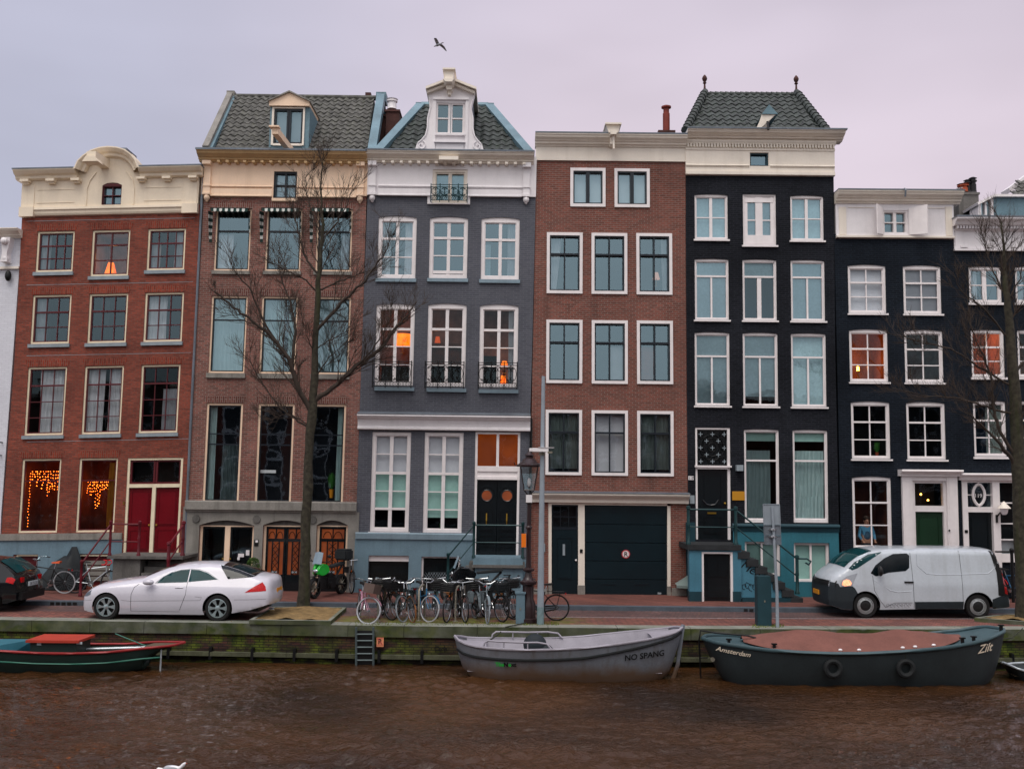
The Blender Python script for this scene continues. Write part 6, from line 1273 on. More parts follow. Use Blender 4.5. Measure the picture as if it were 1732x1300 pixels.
b = bike('pink bicycle with white tyre, brown crate and orange bell, leftmost in the quay rack', (0, 0), -75, 'bike_pink', 'tyre_white', steer=55, lean=-4, lampc=None, front=((.3, .38, .24), 'crate_brown', 'crate')); place_front(b, 615, 1055)
b = bike('black bicycle with a black wire front basket beside the pink one', (0, 0), -72, 'iron', 'tyre', steer=25, lean=3, front=((.32, .38, .27), 'plastic_black', 'basket')); place_front(b, 660, 1049)
b = bike('dark green bicycle with grey tyre leaning between the basket bicycle and the blue one', (0, 0), -100, 'bike_darkgreen', 'tyre_grey', steer=-12, lean=6, rear=((.3, .1, .3), 'bag_grey', 'pannier')); place_front(b, 684, 1052)
b = bike('old bicycle with tan tyre half hidden behind the blue bicycle', (0, 0), -60, 'iron', 'tyre_tan', steer=-5, lean=5); place_front(b, 698, 1053)
b = bike('blue bicycle with white tyre and upright chrome handlebar', (0, 0), -68, 'bike_blue', 'tyre_white', steer=28, lean=-3, step=True, rear=((.3, .1, .28), 'bag_black', 'pannier')); place_front(b, 722, 1052)
b = bike('black bicycle with wide white handlebar and orange front lamp', (0, 0), -97, 'iron', 'tyre', steer=-8, lean=-3, lampc='reflector_orange', front=((.25, .35, .2), 'plastic_black', 'basket')); place_front(b, 756, 1053)
b = bike('black bicycle with front carrier right of the orange lamp one', (0, 0), -80, 'iron', 'tyre', steer=8, lean=2, bars='flat'); place_front(b, 786, 1053)
b = bike('grey tyred bicycle with silver bags under the black motorcycle', (0, 0), -70, 'bag_grey', 'tyre_grey', steer=-10, lean=-2, rear=((.32, .12, .3), 'bag_grey', 'pannier')); place_front(b, 825, 1055)
b = bike('black bicycle with dark panniers and basket left of the grey cabinet', (0, 0), -65, 'iron', 'tyre', steer=10, lean=3, front=((.32, .4, .25), 'bag_black', 'basket'), rear=((.34, .13, .3), 'bag_black', 'pannier')); place_front(b, 848, 1052)
b = bike('black bicycle standing behind the lamp post and camera pole', at(908, 1050), 172, 'iron', 'tyre', lean=3)
b.location.y += .15
b = bike('black cruiser bicycle with white tyres and orange saddle against the red house', at(80, 1003, .11), 178, 'iron', 'tyre_white', saddle='saddle_orange', z=.11, lean=-4)
b = bike('silver road bicycle with red drop handlebar tape below the red stair rail', at(156, 1003, .11), 2, 'bike_silver', 'tyre_thin', bars='drop', z=.11, lean=-5)
b = bike('black and orange bicycle standing against the wall between brown and grey houses', at(592, 1000, .11), -78, 'iron', 'tyre', z=.11, steer=10, lampc='reflector_orange', bars='flat'); 
b = bike('blue bicycle with red stays parked behind the white van by the tree', at(1716, 1014, .11), -50, 'bike_blue', 'tyre', z=.11, fork='tape_red', lean=4)
for px, py, hd, mt, lab in ((640, 1046, -95, 'iron', 'black bicycle squeezed behind the pink one in the rack'), (738, 1045, -85, 'bike_darkgreen', 'dark bicycle behind the blue one beside the hoop'), (806, 1045, -100, 'iron', 'black bicycle deep in the rack behind the silver bags'), (868, 1044, -80, 'iron', 'black bicycle half hidden by the grey cabinet')):
    b = bike(lab, (0, 0), hd, mt, 'tyre', steer=8, lean=3, bars='flat', front=((.3, .36, .22), 'plastic_black', 'basket')); place_front(b, px, py)
def rack(px, py, lab):
    p = G(px, py, 0); t = thing('bike_rack', lab, 'bike rack', p, 'steel bicycle hoops'); m = MB(); a = p+Vector((0, 0, 0)); m.tube([a, a+Vector((0, 0, .78)), a+Vector((.02, .1, .86)), a+Vector((.06, .7, .86)), a+Vector((.08, .8, .78)), a+Vector((.08, .8, 0))], .028, 8)
    m.build('hoop', 'chrome_dull' if 'chrome_dull' in M or plain('chrome_dull', '8a8578', .5, .2, metal=.5) else 0, t, smooth=60); MB().lathe(a, [(.07, 0), (.07, .02), (.03, .03)], 10).lathe(a+Vector((.08, .8, 0)), [(.07, 0), (.07, .02), (.03, .03)], 10).build('foot_plate', 'chrome_dull', t)
rack(639, 1051, 'steel hoop rack between the pink and the black basket bicycle'); rack(708, 1050, 'steel hoop rack behind the blue bicycle'); rack(770, 1051, 'steel hoop rack right of the orange lamp bicycle')
# ================================================================ vehicles
def contour(tab): return lambda x: ip(tab, x)
def vehicle_body(root, top, bot, arches, width, paint, crown=.05, step=.07, over=None):
    """body side = height field over the side outline; both sides joined by a crowned strip"""
    xs = [p[0] for p in top]; x0, x1 = xs[0], xs[-1]
    out = list(top)+list(reversed(bot))
    # insert arches along the bottom edge, right to left
    loop = []; 
    def dense(ps, st=.06):
        o = []
        for a, b in zip(ps, ps[1:]):
            n = max(1, int(hypot(b[0]-a[0], b[1]-a[1])/st)); o += [(a[0]+(b[0]-a[0])*i/n, a[1]+(b[1]-a[1])*i/n) for i in range(n)]
        return o+[ps[-1]]
    topd = dense(top); b = [p for p in reversed(bot)]; path = [b[0]]
    zb = contour(sorted(bot))
    for cx, cz, r in sorted(arches, reverse=True):
        k = 20; seg = []
        for i in range(k+1):
            t = -.15+(pi+.3)*i/k; seg.append((cx+r*cos(t), cz+r*sin(t)))
        seg = [s for s in seg if s[1] > zb(s[0])+.0]; seg = [(cx+sqrt(max(r*r-(zb(seg[0][0])-cz)**2, .01)), zb(cx+r))]+seg+[(cx-sqrt(max(r*r-(zb(seg[-1][0])-cz)**2, .01)), zb(cx-r))]
        path += [p for p in b if p[0] < path[-1][0]-.02 and p[0] > seg[0][0]+.02]; path += [('A',)]+seg+[('B',)]
        last = seg[-1][0]; path.append((last, zb(last)))
    path += [p for p in b if p[0] < last-.02]
    botd = []; arch_flag = []; on = False
    for p in path:
        if p[0] == 'A': on = True; continue
        if p[0] == 'B': on = False; continue
        if botd and hypot(botd[-1][0]-p[0], botd[-1][1]-p[1]) < 1e-4: continue
        botd.append(p); arch_flag.append(on)
    loop = topd+botd; loop = [p for i, p in enumerate(loop) if hypot(p[0]-loop[i-1][0], p[1]-loop[i-1][1]) > 1e-4]
    zs = [p[1] for p in loop]; ext = []; x = x0+step/2
    while x < x1:
        z = min(zs)+step/2
        while z < max(zs):
            if in_poly((x, z), loop) and min(hypot(x-p[0], z-p[1]) for p in loop) > step*.5: ext.append((x, z))
            z += step
        x += step
    v, f = cdt(loop, [], ext); m = MB(); n = len(v); m.v = [Vector((p.x, -width(p.x, p.y), p.y)) for p in v]+[Vector((p.x, width(p.x, p.y), p.y)) for p in v]
    m.f = [t for t in f]+[tuple(i+n for i in reversed(t)) for t in f]
    K = 8; tops = topd
    rows = []
    for i, (x, z) in enumerate(topd):
        w = width(x, z); a_, b_ = topd[max(i-1, 0)], topd[min(i+1, len(topd)-1)]; dx, dz = b_[0]-a_[0], b_[1]-a_[1]; L_ = hypot(dx, dz) or 1; nx, nz = -dz/L_, dx/L_; cr = crown+.05*abs(nx)**2
        rows.append([Vector((x+nx*cr*(1-(2*j/K-1)**2), -w+2*w*j/K, z+nz*cr*(1-(2*j/K-1)**2)*(1 if z > .5 else .3))) for j in range(K+1)])
    bb = len(m.v)
    for r in rows: m.v += r
    m.f += [(bb+i*(K+1)+j, bb+i*(K+1)+j+1, bb+(i+1)*(K+1)+j+1, bb+(i+1)*(K+1)+j) for i in range(len(rows)-1) for j in range(K)]
    o = m.build('body', paint, root, recalc=False)
    bm = bmesh.new(); bm.from_mesh(o.data); bmesh.ops.remove_doubles(bm, verts=bm.verts, dist=.004); bmesh.ops.recalc_face_normals(bm, faces=bm.faces); bm.to_mesh(o.data); bm.free()
    for p in o.data.polygons: p.use_smooth = True
    o.data.set_sharp_from_angle(angle=radians(50))
    # underside and arch liners
    u = MB(); xm = (x0+x1)/2; zl = min(p[1] for p in bot)+.06; u.box((xm, 0, zl+.1), (x1-x0-.5, 1.3, .16))
    for cx, cz, r in arches:
        for s in (-1, 1):
            k = 14; pts = [(cx+(r-.012)*cos(pi*i/k), cz+(r-.012)*sin(pi*i/k)) for i in range(k+1)]; wv = width(cx, cz+.2)-.03
            A = [Vector((x, s*wv, z)) for x, z in pts]; B = [Vector((x, s*(wv-.32), z)) for x, z in pts]; e = len(u.v); u.v += A+B; u.f += [(e+i, e+i+1, e+k+2+i, e+k+1+i) for i in range(k)]; u.f.append(tuple(range(e+k+1, e+2*k+2)))
    u.build('underbody', 'plastic_black', root)
    return o
def onroof(ts, x, y, w, crown, off):
    z = ip(ts, x); e = .04; dx, dz = 2*e, ip(ts, x+e)-ip(ts, x-e); L_ = hypot(dx, dz); nx, nz = -dz/L_, dx/L_; c_ = (crown+.05*nx*nx)*(1-(y/w)**2)+off
    return Vector((x+nx*c_, y, z+nz*c_))
def patch(root, poly, width, off, mat, name, par=None, step=.06, both=True, sides=(-1, 1)):
    x0, x1 = min(p[0] for p in poly), max(p[0] for p in poly); z0, z1 = min(p[1] for p in poly), max(p[1] for p in poly); ext = []
    pl = []
    for a, b in zip(poly, poly[1:]+poly[:1]):
        n = max(1, int(hypot(b[0]-a[0], b[1]-a[1])/step)); pl += [(a[0]+(b[0]-a[0])*i/n, a[1]+(b[1]-a[1])*i/n) for i in range(n)]
    x = x0
    while x < x1:
        z = z0
        while z < z1:
            if in_poly((x, z), pl) and min(hypot(x-p[0], z-p[1]) for p in pl) > step*.4: ext.append((x, z))
            z += step
        x += step
    v, f = cdt(pl, [], ext)
    for s in (sides if both else (-1,)):
        m = MB(); m.v = [Vector((p.x, s*(width(p.x, p.y)+off), p.y)) for p in v]; m.f = list(f); o = m.build(name, mat, par or root, smooth=True, recalc=False)
    return o
def seam(root, pts, width, mat='seam', r=.006, name='door_seam', par=None):
    m = MB()
    for s in (-1, 1):
        q = []
        for a, b in zip(pts, pts[1:]):
            n = max(1, int(hypot(b[0]-a[0], b[1]-a[1])/.08)); q += [(a[0]+(b[0]-a[0])*i/n, a[1]+(b[1]-a[1])*i/n) for i in range(n)]
        q.append(pts[-1]); m.tube([Vector((x, s*(width(x, z)+.0005), z)) for x, z in q], r, 4)
    return m.build(name, mat, par or root)
def road_wheel(root, c, R, side, spokes=6, rimr=.72, style='alloy'):
    c = Vector(c); s = side; t = MB(); t.lathe(c, [(R*.70, s*.0), (R*.93, s*.0), (R, s*-.03), (R, s*-.19), (R*.93, s*-.22), (R*.7, s*-.22)], 36, 'Y', cap=False); w = t.build('wheel', 'tyre', root, smooth=40)
    m = MB(); rr = R*rimr
    m.lathe(c, [(rr, s*.004), (rr*.93, s*.008), (rr*.90, s*-.03), (rr*.88, s*-.12)], 32, 'Y', cap=False)
    if style == 'alloy':
        for i in range(spokes):
            a = 2*pi*i/spokes; 
            pr = [(.12, .30), (.45, .20), (.92, .30)]
            L1 = [c+Vector((rr*q*cos(a-wd), s*(-.002-.012*(1-q)), rr*q*sin(a-wd))) for q, wd in ((.18, .5), (.5, .2), (.93, .26))]; L2 = [c+Vector((rr*q*cos(a+wd), s*(-.002-.012*(1-q)), rr*q*sin(a+wd))) for q, wd in ((.93, .26), (.5, .2), (.18, .5))]
            A = L1+L2; m.loopex(A, [v+Vector((0, -s*.03, 0)) for v in A])
        m.lathe(c, [(0, s*.012), (rr*.12, s*.01), (rr*.26, s*.0), (rr*.28, s*-.03)], 16, 'Y', cap=False)
        m.build('rim', 'rim_silver', w, smooth=30)
        MB().lathe(c, [(0, s*-.06), (rr*.9, s*-.06)], 24, 'Y').build('brake_disc', 'plastic_black', w)
    else:
        m.lathe(c, [(rr*.9, s*-.01), (rr*.66, s*.012), (rr*.62, s*-.01)], 28, 'Y', cap=False)
        for i in range(12): a = 2*pi*i/12; m.box(c+Vector((rr*.78*cos(a), s*.002, rr*.78*sin(a))), (.02, .02, .02))
        m.build('rim', 'rim_steel', w, smooth=30); MB().lathe(c, [(0, s*.0), (rr*.3, s*.012), (rr*.62, s*-.012)], 20, 'Y').build('hub_cap', 'plastic_black', w, smooth=30)
    return w
plain('paint_white', 'c2c1cb', .3, .03, 1, coat=.9); plain('paint_van', 'b6bec6', .3, .06, 1.2, coat=.7, streak=.25, dirt='8f9290'); plain('paint_black', '0c1014', .2, .1, 1, coat=.6); plain('seam', '3c3f44', .7, .05); plain('rim_silver', '9fb0b4', .3, .08, metal=.6); plain('rim_steel', '9a9ea0', .4, .1, metal=.5)
plain('light_red', 'b00c12', .25, .25, 30, spec=.3); plain('plate_yellow', 'd08a1c', .4, .03); plain('plate_blue', 'b9c6cc', .4, .03); emit('headlight_on', 'ffb890', 1.3, 'ff7840', 30); plain('car_glass', '113a3e', .08, .2, spec=.12); plain('car_glass_dark', '0b151a', .06, .1, spec=.35); plain('chrome_trim', '6a7076', .3, .05, metal=.8)
def coupe():
    U = 285.4; g = lambda X: 503+(X-347)*.0304
    def c(X, Y):
        z = (g(X)-Y)/U; X = X if X < 1400 else 1400+(X-1400)*.72
        return ((X-758)/U, z if z < .85 else .85+(z-.85)*.85)
    top = [c(*p) for p in ((160, 432), (156, 400), (157, 370), (163, 335), (182, 302), (215, 278), (260, 258), (330, 242), (420, 228), (520, 215), (585, 205), (620, 186), (690, 152), (760, 122), (850, 101), (950, 91), (1060, 91), (1140, 99), (1200, 113), (1290, 143), (1370, 177), (1430, 200), (1500, 209), (1555, 218), (1574, 232), (1578, 260), (1580, 330), (1588, 350), (1586, 395), (1572, 418))]
    bot = [c(*p) for p in ((160, 432), (200, 442), (240, 450), (450, 462), (760, 470), (1060, 478), (1280, 470), (1420, 448), (1540, 425), (1572, 418))]
    T = contour([p for p in top if True]); x0, x1 = top[0][0], top[-1][0]
    ts = sorted(top[4:-5]); x0, x1 = c(156, 0)[0], c(1588, 0)[0]
    def width(x, z):
        e = min(1, max(0, (x-(x0-.04))/.75)); e2 = min(1, max(0, ((x1+.05)-x)/.7)); W = .90*(.70+.30*sqrt(1-(1-e)**2))*(.66+.34*sqrt(1-(1-e2)**2))
        if z < .42: W -= .05*((.42-z)/.25)**2
        if z > .55: W -= .05*((min(z, .82)-.55)/.27)**2
        if z > .82: W -= (z-.82)*.52
        tz = ip(ts, x); d = max(tz-z, 0)
        if d < .09: W -= .07*(1-d/.09)**2
        return W
    root = thing('parked_coupe', 'white two door coupe parked at the quay left of the bare tree', 'car', (0, 0, 0))
    A1, A2 = c(343, 408), c(1168, 432); rw = 93/U
    bo = vehicle_body(root, top, bot, [(A1[0], A1[1], .372), (A2[0], A2[1], .385)], width, 'paint_white')
    patch(root, [c(*p) for p in ((700, 240), (745, 190), (800, 156), (865, 138), (930, 132), (928, 236), (800, 238))], width, .004, 'car_glass', 'side_window')
    patch(root, [c(*p) for p in ((938, 132), (1000, 138), (1070, 165), (1148, 218), (1060, 224), (936, 234))], width, .004, 'car_glass', 'side_window')
    seam(root, [c(*p) for p in ((690, 242), (745, 188), (800, 153), (865, 134), (950, 127), (1005, 134), (1075, 162), (1155, 221))], width, 'chrome_trim', .007, 'window_trim')
    seam(root, [c(*p) for p in ((575, 245), (545, 270), (528, 320), (530, 440))], width); seam(root, [c(*p) for p in ((930, 236), (930, 330), (890, 440))], width); seam(root, [c(*p) for p in ((455, 360), (520, 368), (1040, 372), (1050, 350), (1000, 345))], width, r=.003)
    seam(root, [c(*p) for p in ((530, 440), (890, 452))], width, r=.003); seam(root, [c(*p) for p in ((1290, 372), (1560, 376))], width, r=.003); seam(root, [c(*p) for p in ((165, 362), (235, 356))], width, r=.003)
    patch(root, [c(*p) for p in ((1365, 322), (1435, 282), (1510, 248), (1545, 285), (1556, 318))], width, .006, 'light_red', 'taillight')
    patch(root, [c(*p) for p in ((166, 330), (185, 302), (225, 285), (220, 318), (190, 330))], width, .006, 'chrome_trim', 'headlight')
    def tops(X0, X1, f, mat, nm):
        m = MB(); a, b = c(X0, 0)[0], c(X1, 0)[0]; n, K = 14, 8
        for i in range(n+1):
            x = a+(b-a)*i/n; z = ip(ts, x); w = (width(x, z)-.0)*f
            for j in range(K+1): y = -w+2*w*j/K; m.v.append(onroof(ts, x, y, width(x, z), .05, .012))
        m.f = [(i*(K+1)+j, i*(K+1)+j+1, (i+1)*(K+1)+j+1, (i+1)*(K+1)+j) for i in range(n) for j in range(K)]; return m.build(nm, mat, root, smooth=True)
    tops(600, 800, .88, 'car_glass_dark', 'windscreen')
    rg_ = tops(1170, 1425, 1.0, 'car_glass_dark', 'rear_window')
    patch(root, [c(*p) for p in ((1150, 101), (1200, 113.5), (1290, 143.5), (1370, 177.5), (1425, 199), (1225, 214))], width, .012, 'car_glass_dark', 'rear_window_corner')
    m = MB(); q = c(660, 226); m.ball((q[0], -.97, q[1]), (.15, .08, .075), 14, 8); m.box((q[0]+.03, -.90, q[1]-.03), (.06, .12, .03)); m.ball((q[0], .97, q[1]), (.15, .08, .075), 14, 8); m.build('mirror', 'paint_white', root, smooth=60)
    h = MB(); q = c(877, 278); h.tube([(q[0]-.1, -width(*q)-.012, q[1]), (q[0]+.1, -width(*q)-.012, q[1])], .014, 6); h.build('door_handle', 'paint_white', root, smooth=True)
    xe = x1+.012; pl = MB(); pl.box((c(1580, 0)[0]+.095, .0, .74), (.02, .50, .12)); pl.build('number_plate', 'plate_yellow', root)
    ex = MB().lathe((c(1575, 0)[0]+.06, -.40, .27), [(.04, -.1), (.045, .03)], 10, 'X'); ex.build('exhaust_pipe', 'chrome', root)
    for (wx, wz) in (A1, A2):
        for s in (-1, 1): road_wheel(root, (wx, s*.87, .335), .335, s, 6, .72)
    pa, pb = G(180, 1046.5, 0), G(370, 1052, 0); root.location = Vector(((pa.x*1+pb.x)/2-(A1[0]+A2[0])/2, (pa.y+pb.y)/2+.85, 0)); root.rotation_euler.z = radians(-1.5); return root
coupe()
def van():
    U = 185.6; 
    def c(X, Y):
        z = (1201-Y)/U; X = X if X > 230 else 230-(230-X)*.70
        return ((X-560)/U, z if z < 1 else 1+(z-1)*.94)
    top = [c(*p) for p in ((46, 1140), (38, 1115), (37, 1075), (40, 1035), (50, 1010), (70, 992), (110, 972), (155, 952), (195, 922), (250, 888), (310, 862), (355, 850), (420, 844), (600, 840), (900, 841), (940, 846), (958, 866), (975, 930), (992, 1020), (1004, 1090), (1009, 1105), (1009, 1140))]
    bot = [c(*p) for p in ((46, 1140), (120, 1158), (200, 1162), (345, 1158), (560, 1152), (770, 1150), (925, 1150), (1009, 1140))]
    x0, x1 = c(37, 0)[0], c(1009, 0)[0]; ts = sorted(top[4:-3])
    def width(x, z):
        e = min(1, max(0, (x-(x0-.06))/.8)); e2 = min(1, max(0, ((x1+.05)-x)/.25)); W = .96*(.66+.34*sqrt(1-(1-e)**2))*(.90+.10*sqrt(1-(1-e2)**2))
        if z > .9: W -= (z-.9)*.14
        if z < .45: W -= .04*((.45-z)/.25)
        d = max(ip(ts, x)-z, 0)
        if d < .12: W -= .10*(1-d/.12)**2
        return W
    root = thing('delivery_van', 'dusty white panel van facing left with a lit headlight', 'van', (0, 0, 0))
    A1, A2 = c(273, 1140), c(848, 1138)
    vb = vehicle_body(root, top, bot, [(A1[0], .335, .40), (A2[0], .335, .40)], width, 'paint_van', crown=.04)
    plain('plastic_grey', '1c262c', .6, .15)
    patch(root, [c(*p) for p in ((37, 1060), (45, 1020), (100, 1030), (110, 1046), (195, 1040), (215, 1052), (232, 1076), (206, 1098), (196, 1125), (196, 1160), (120, 1157), (48, 1139))], width, .006, 'plastic_grey' if 'plastic_grey' in M or plain('plastic_grey', '1c262c', .6, .15) else 0, 'front_bumper')
    patch(root, [c(*p) for p in ((522, 1116), (772, 1112), (770, 1149), (525, 1152))], width, .008, 'plastic_grey', 'side_moulding')
    patch(root, [c(*p) for p in ((918, 1100), (963, 1082), (1003, 1086), (1009, 1138), (920, 1148))], width, .006, 'plastic_grey', 'rear_bumper')
    patch(root, [c(*p) for p in ((922, 846), (945, 850), (958, 866), (975, 930), (992, 1020), (1003, 1086), (950, 1080), (948, 960))], width, .006, 'plastic_black', 'rear_pillar')
    patch(root, [c(*p) for p in ((968, 915), (974, 930), (994, 1040), (1000, 1075), (984, 1070), (978, 1000))], width, .010, 'tail_red', 'taillight')
    patch(root, [c(*p) for p in ((112, 1030), (124, 1010), (160, 990), (236, 972), (222, 996), (197, 1034), (118, 1045))], width, .008, 'lamp_lens' if 'lamp_lens' in M or plain('lamp_lens', '9aa0a8', .15, .1, spec=.7) else 0, 'headlight')
    patch(root, [c(*p) for p in ((122, 1034), (132, 1014), (156, 1006), (176, 1010), (190, 1024), (184, 1036), (140, 1041))], width, .016, 'headlight_on', 'headlight_glow')
    patch(root, [c(*p) for p in ((303, 972), (330, 930), (378, 892), (425, 868), (495, 864), (508, 876), (503, 940), (484, 958), (395, 968), (330, 988))], width, .006, 'car_glass_dark', 'side_window')
    seam(root, [c(*p) for p in ((312, 985), (318, 1060), (345, 1110), (375, 1146))], width); seam(root, [c(*p) for p in ((512, 862), (516, 960), (520, 1148))], width); seam(root, [c(*p) for p in ((765, 848), (768, 960), (770, 1148))], width)
    m = MB()
    for s in (-1, 1):
        for ln in (((545, 868), (545, 930), (590, 972), (640, 976), (760, 974), (905, 968), (945, 935), (938, 862)), ((320, 1010), (400, 1060), (440, 1068), (510, 1062))):
            q = [c(*p) for p in ln]; m.tube([Vector((x, s*(width(x, z)-.004), z)) for x, z in q], .013, 6)
    m.build('body_crease', 'paint_van', root, smooth=60)
    def tops(X0, X1, f, mat, nm, off=.006, zc=.04):
        m = MB(); a, b = c(X0, 0)[0], c(X1, 0)[0]; n, K = 14, 8
        for i in range(n+1):
            x = a+(b-a)*i/n; z = ip(ts, x); w = width(x, z)*f
            for j in range(K+1): y = -w+2*w*j/K; m.v.append(onroof(ts, x, y, width(x, z), zc, off+.006))
        m.f = [(i*(K+1)+j, i*(K+1)+j+1, (i+1)*(K+1)+j+1, (i+1)*(K+1)+j) for i in range(n) for j in range(K)]; return m.build(nm, mat, root, smooth=True)
    tops(162, 325, .93, 'car_glass', 'windscreen')
    patch(root, [c(*p) for p in ((178, 948), (222, 915), (300, 872), (370, 858), (300, 905), (238, 946), (200, 958))], width, .004, 'car_glass', 'windscreen_corner')
    fc = sorted((z, x) for x, z in top[:5])
    def fstrip(z0, z1, f, mat, nm, off=.012):
        m = MB()
        for i in range(13):
            z = z0+(z1-z0)*i/12; x = ip(fc, z); w = width(max(x, x0), z)*f
            wr = width(max(x, x0)+.16, z)+.012; m.v.append(Vector((x+.16, -wr, z)))
            for j in range(11): y = -w+2*w*j/10; m.v.append(Vector((x-off-.09*(1-(2*j/10-1)**2), y, z)))
            m.v.append(Vector((x+.16, wr, z)))
        m.f = [(i*13+j, i*13+j+1, (i+1)*13+j+1, (i+1)*13+j) for i in range(12) for j in range(12)]; return m.build(nm, mat, root, smooth=True, recalc=False)
    fstrip(.32, .84, 1.01, 'plastic_grey', 'bumper_front'); fstrip(.84, 1.0, .97, 'plastic_black', 'grille', .016)
    x = c(38, 0)[0]-.12; e = MB().ball((x-.03, 0, 1.03), (.02, .06, .08)); e.build('badge', 'chrome', root, smooth=True)
    pl = MB().box((x+.0, -.0, .62), (.03, .50, .12)); pl.build('number_plate', 'plate_yellow', root)
    for s in (-1, 1):
        q = c(343, 958); mm = MB().ball((q[0], s*1.08, q[1]), (.07, .10, .14), 12, 8).box((q[0], s*.98, q[1]-.05), (.05, .14, .04)); mm.build('mirror', 'plastic_black', root, smooth=60)
    h = MB(); q = c(495, 1017)
    h.box((q[0], -width(*q)-.02, q[1]), (.25, .03, .04)); h.build('door_handle', 'plastic_black', root)
    gr = MB(); rg = random.Random(9)
    for k in range(7): x_, z_ = c(385+k*18, 1135); gr.tube([Vector((x_+.05*cos(t)*rg.uniform(.5, 1), -width(x_, z_)-.006, z_+.05*sin(t)*rg.uniform(.5, 1.2))) for t in range(6)], .004, 4)
    x_, z_ = c(375, 1146); x2, z2 = c(510, 1120); gr.tube([Vector((x_, -width(x_, z_)-.005, z_)), Vector((c(420, 1122)[0], -width(x_, .42)-.006, .43)), Vector((x2, -width(x2, z2)-.006, z2))], .004, 4); gr.build('graffiti', 'seam', root)
    for (wx, wz) in (A1, A2):
        for s in (-1, 1): road_wheel(root, (wx, s*.92, .335), .335, s, rimr=.68, style='steel')
    dr = MB()   # steering wheel and seat behind the glass are not visible; the driver's seat back is
    pa = G(1462, 1045.5, 0); pb = G(1657, 1046, 0); root.location = Vector(((pa.x+pb.x)/2-(A1[0]+A2[0])/2, (pa.y+pb.y)/2+.92, 0)); return root
van()
def hatch():
    root = thing('black_hatchback', 'black hatchback cut off by the left edge showing its rear with red taillight', 'car', (0, 0, 0))
    top = [(-3.9, .3), (-3.95, .6), (-3.7, .8), (-2.9, .95), (-2.2, 1.38), (-1.2, 1.42), (-.55, 1.36), (-.3, 1.2), (-.05, 1.0), (.0, .88), (.05, .6), (.04, .32)]; bot = [(-3.9, .3), (-2.0, .22), (-.2, .24), (.04, .32)]; x0, x1 = -3.9, .05; ts = sorted(top[:-2])
    def width(x, z):
        e = min(1, max(0, (x-(x0-.1))/.8)); e2 = min(1, max(0, ((x1+.08)-x)/.5)); W = .84*(.7+.3*sqrt(1-(1-e)**2))*(.84+.16*sqrt(1-(1-e2)**2))
        if z > .8: W -= (z-.8)*.35
        if z < .4: W -= .04
        return W
    vehicle_body(root, top, bot, [(-3.2, .3, .36), (-.65, .3, .36)], width, 'paint_black')
    m = MB(); 
    for i in range(7):
        x = -.52+.45*i/6; z = ip(ts, x)
        for j in range(7): y = -.58+1.16*j/6; m.v.append(onroof(ts, x, y, width(x, z), .05, .012))
    m.f = [(i*7+j, i*7+j+1, (i+1)*7+j+1, (i+1)*7+j) for i in range(6) for j in range(6)]; m.build('rear_window', 'car_glass', root, smooth=True)
    patch(root, [(-.22, .82), (-.02, .76), (.02, .88), (-.08, .94), (-.2, .93)], width, .008, 'light_red', 'taillight')
    t = MB(); [t.box((.07, s*.50, .85), (.05, .14, .13)) for s in (-1, 1)]; t.build('rear_light', 'light_red', root)
    MB().box((.14, .0, .72), (.03, .52, .12)).build('number_plate', 'plate_blue', root); cc = Vector((.158, 0, .68)); sign_text('38-TS-DB', .11, lambda x, y: cc+Vector((0, x, y)), 'iron', root)
    MB().box((.10, 0, .42), (.14, 1.3, .2)).build('rear_bumper', 'plastic_black', root); MB().box((.08, 0, .92), (.04, .25, .03)).build('boot_handle', 'chrome', root)
    for wx in (-3.2, -.65):
        for s in (-1, 1): road_wheel(root, (wx, s*.80, .3), .3, s, 5, .7)
    patch(root, [(-1.9, .95), (-1.7, 1.3), (-.75, 1.3), (-.5, 1.0)], width, .006, 'car_glass_dark', 'side_window')
    p = G(21, 1036, 0); root.location = Vector((p.x, p.y+.8, 0)); return root
hatch()
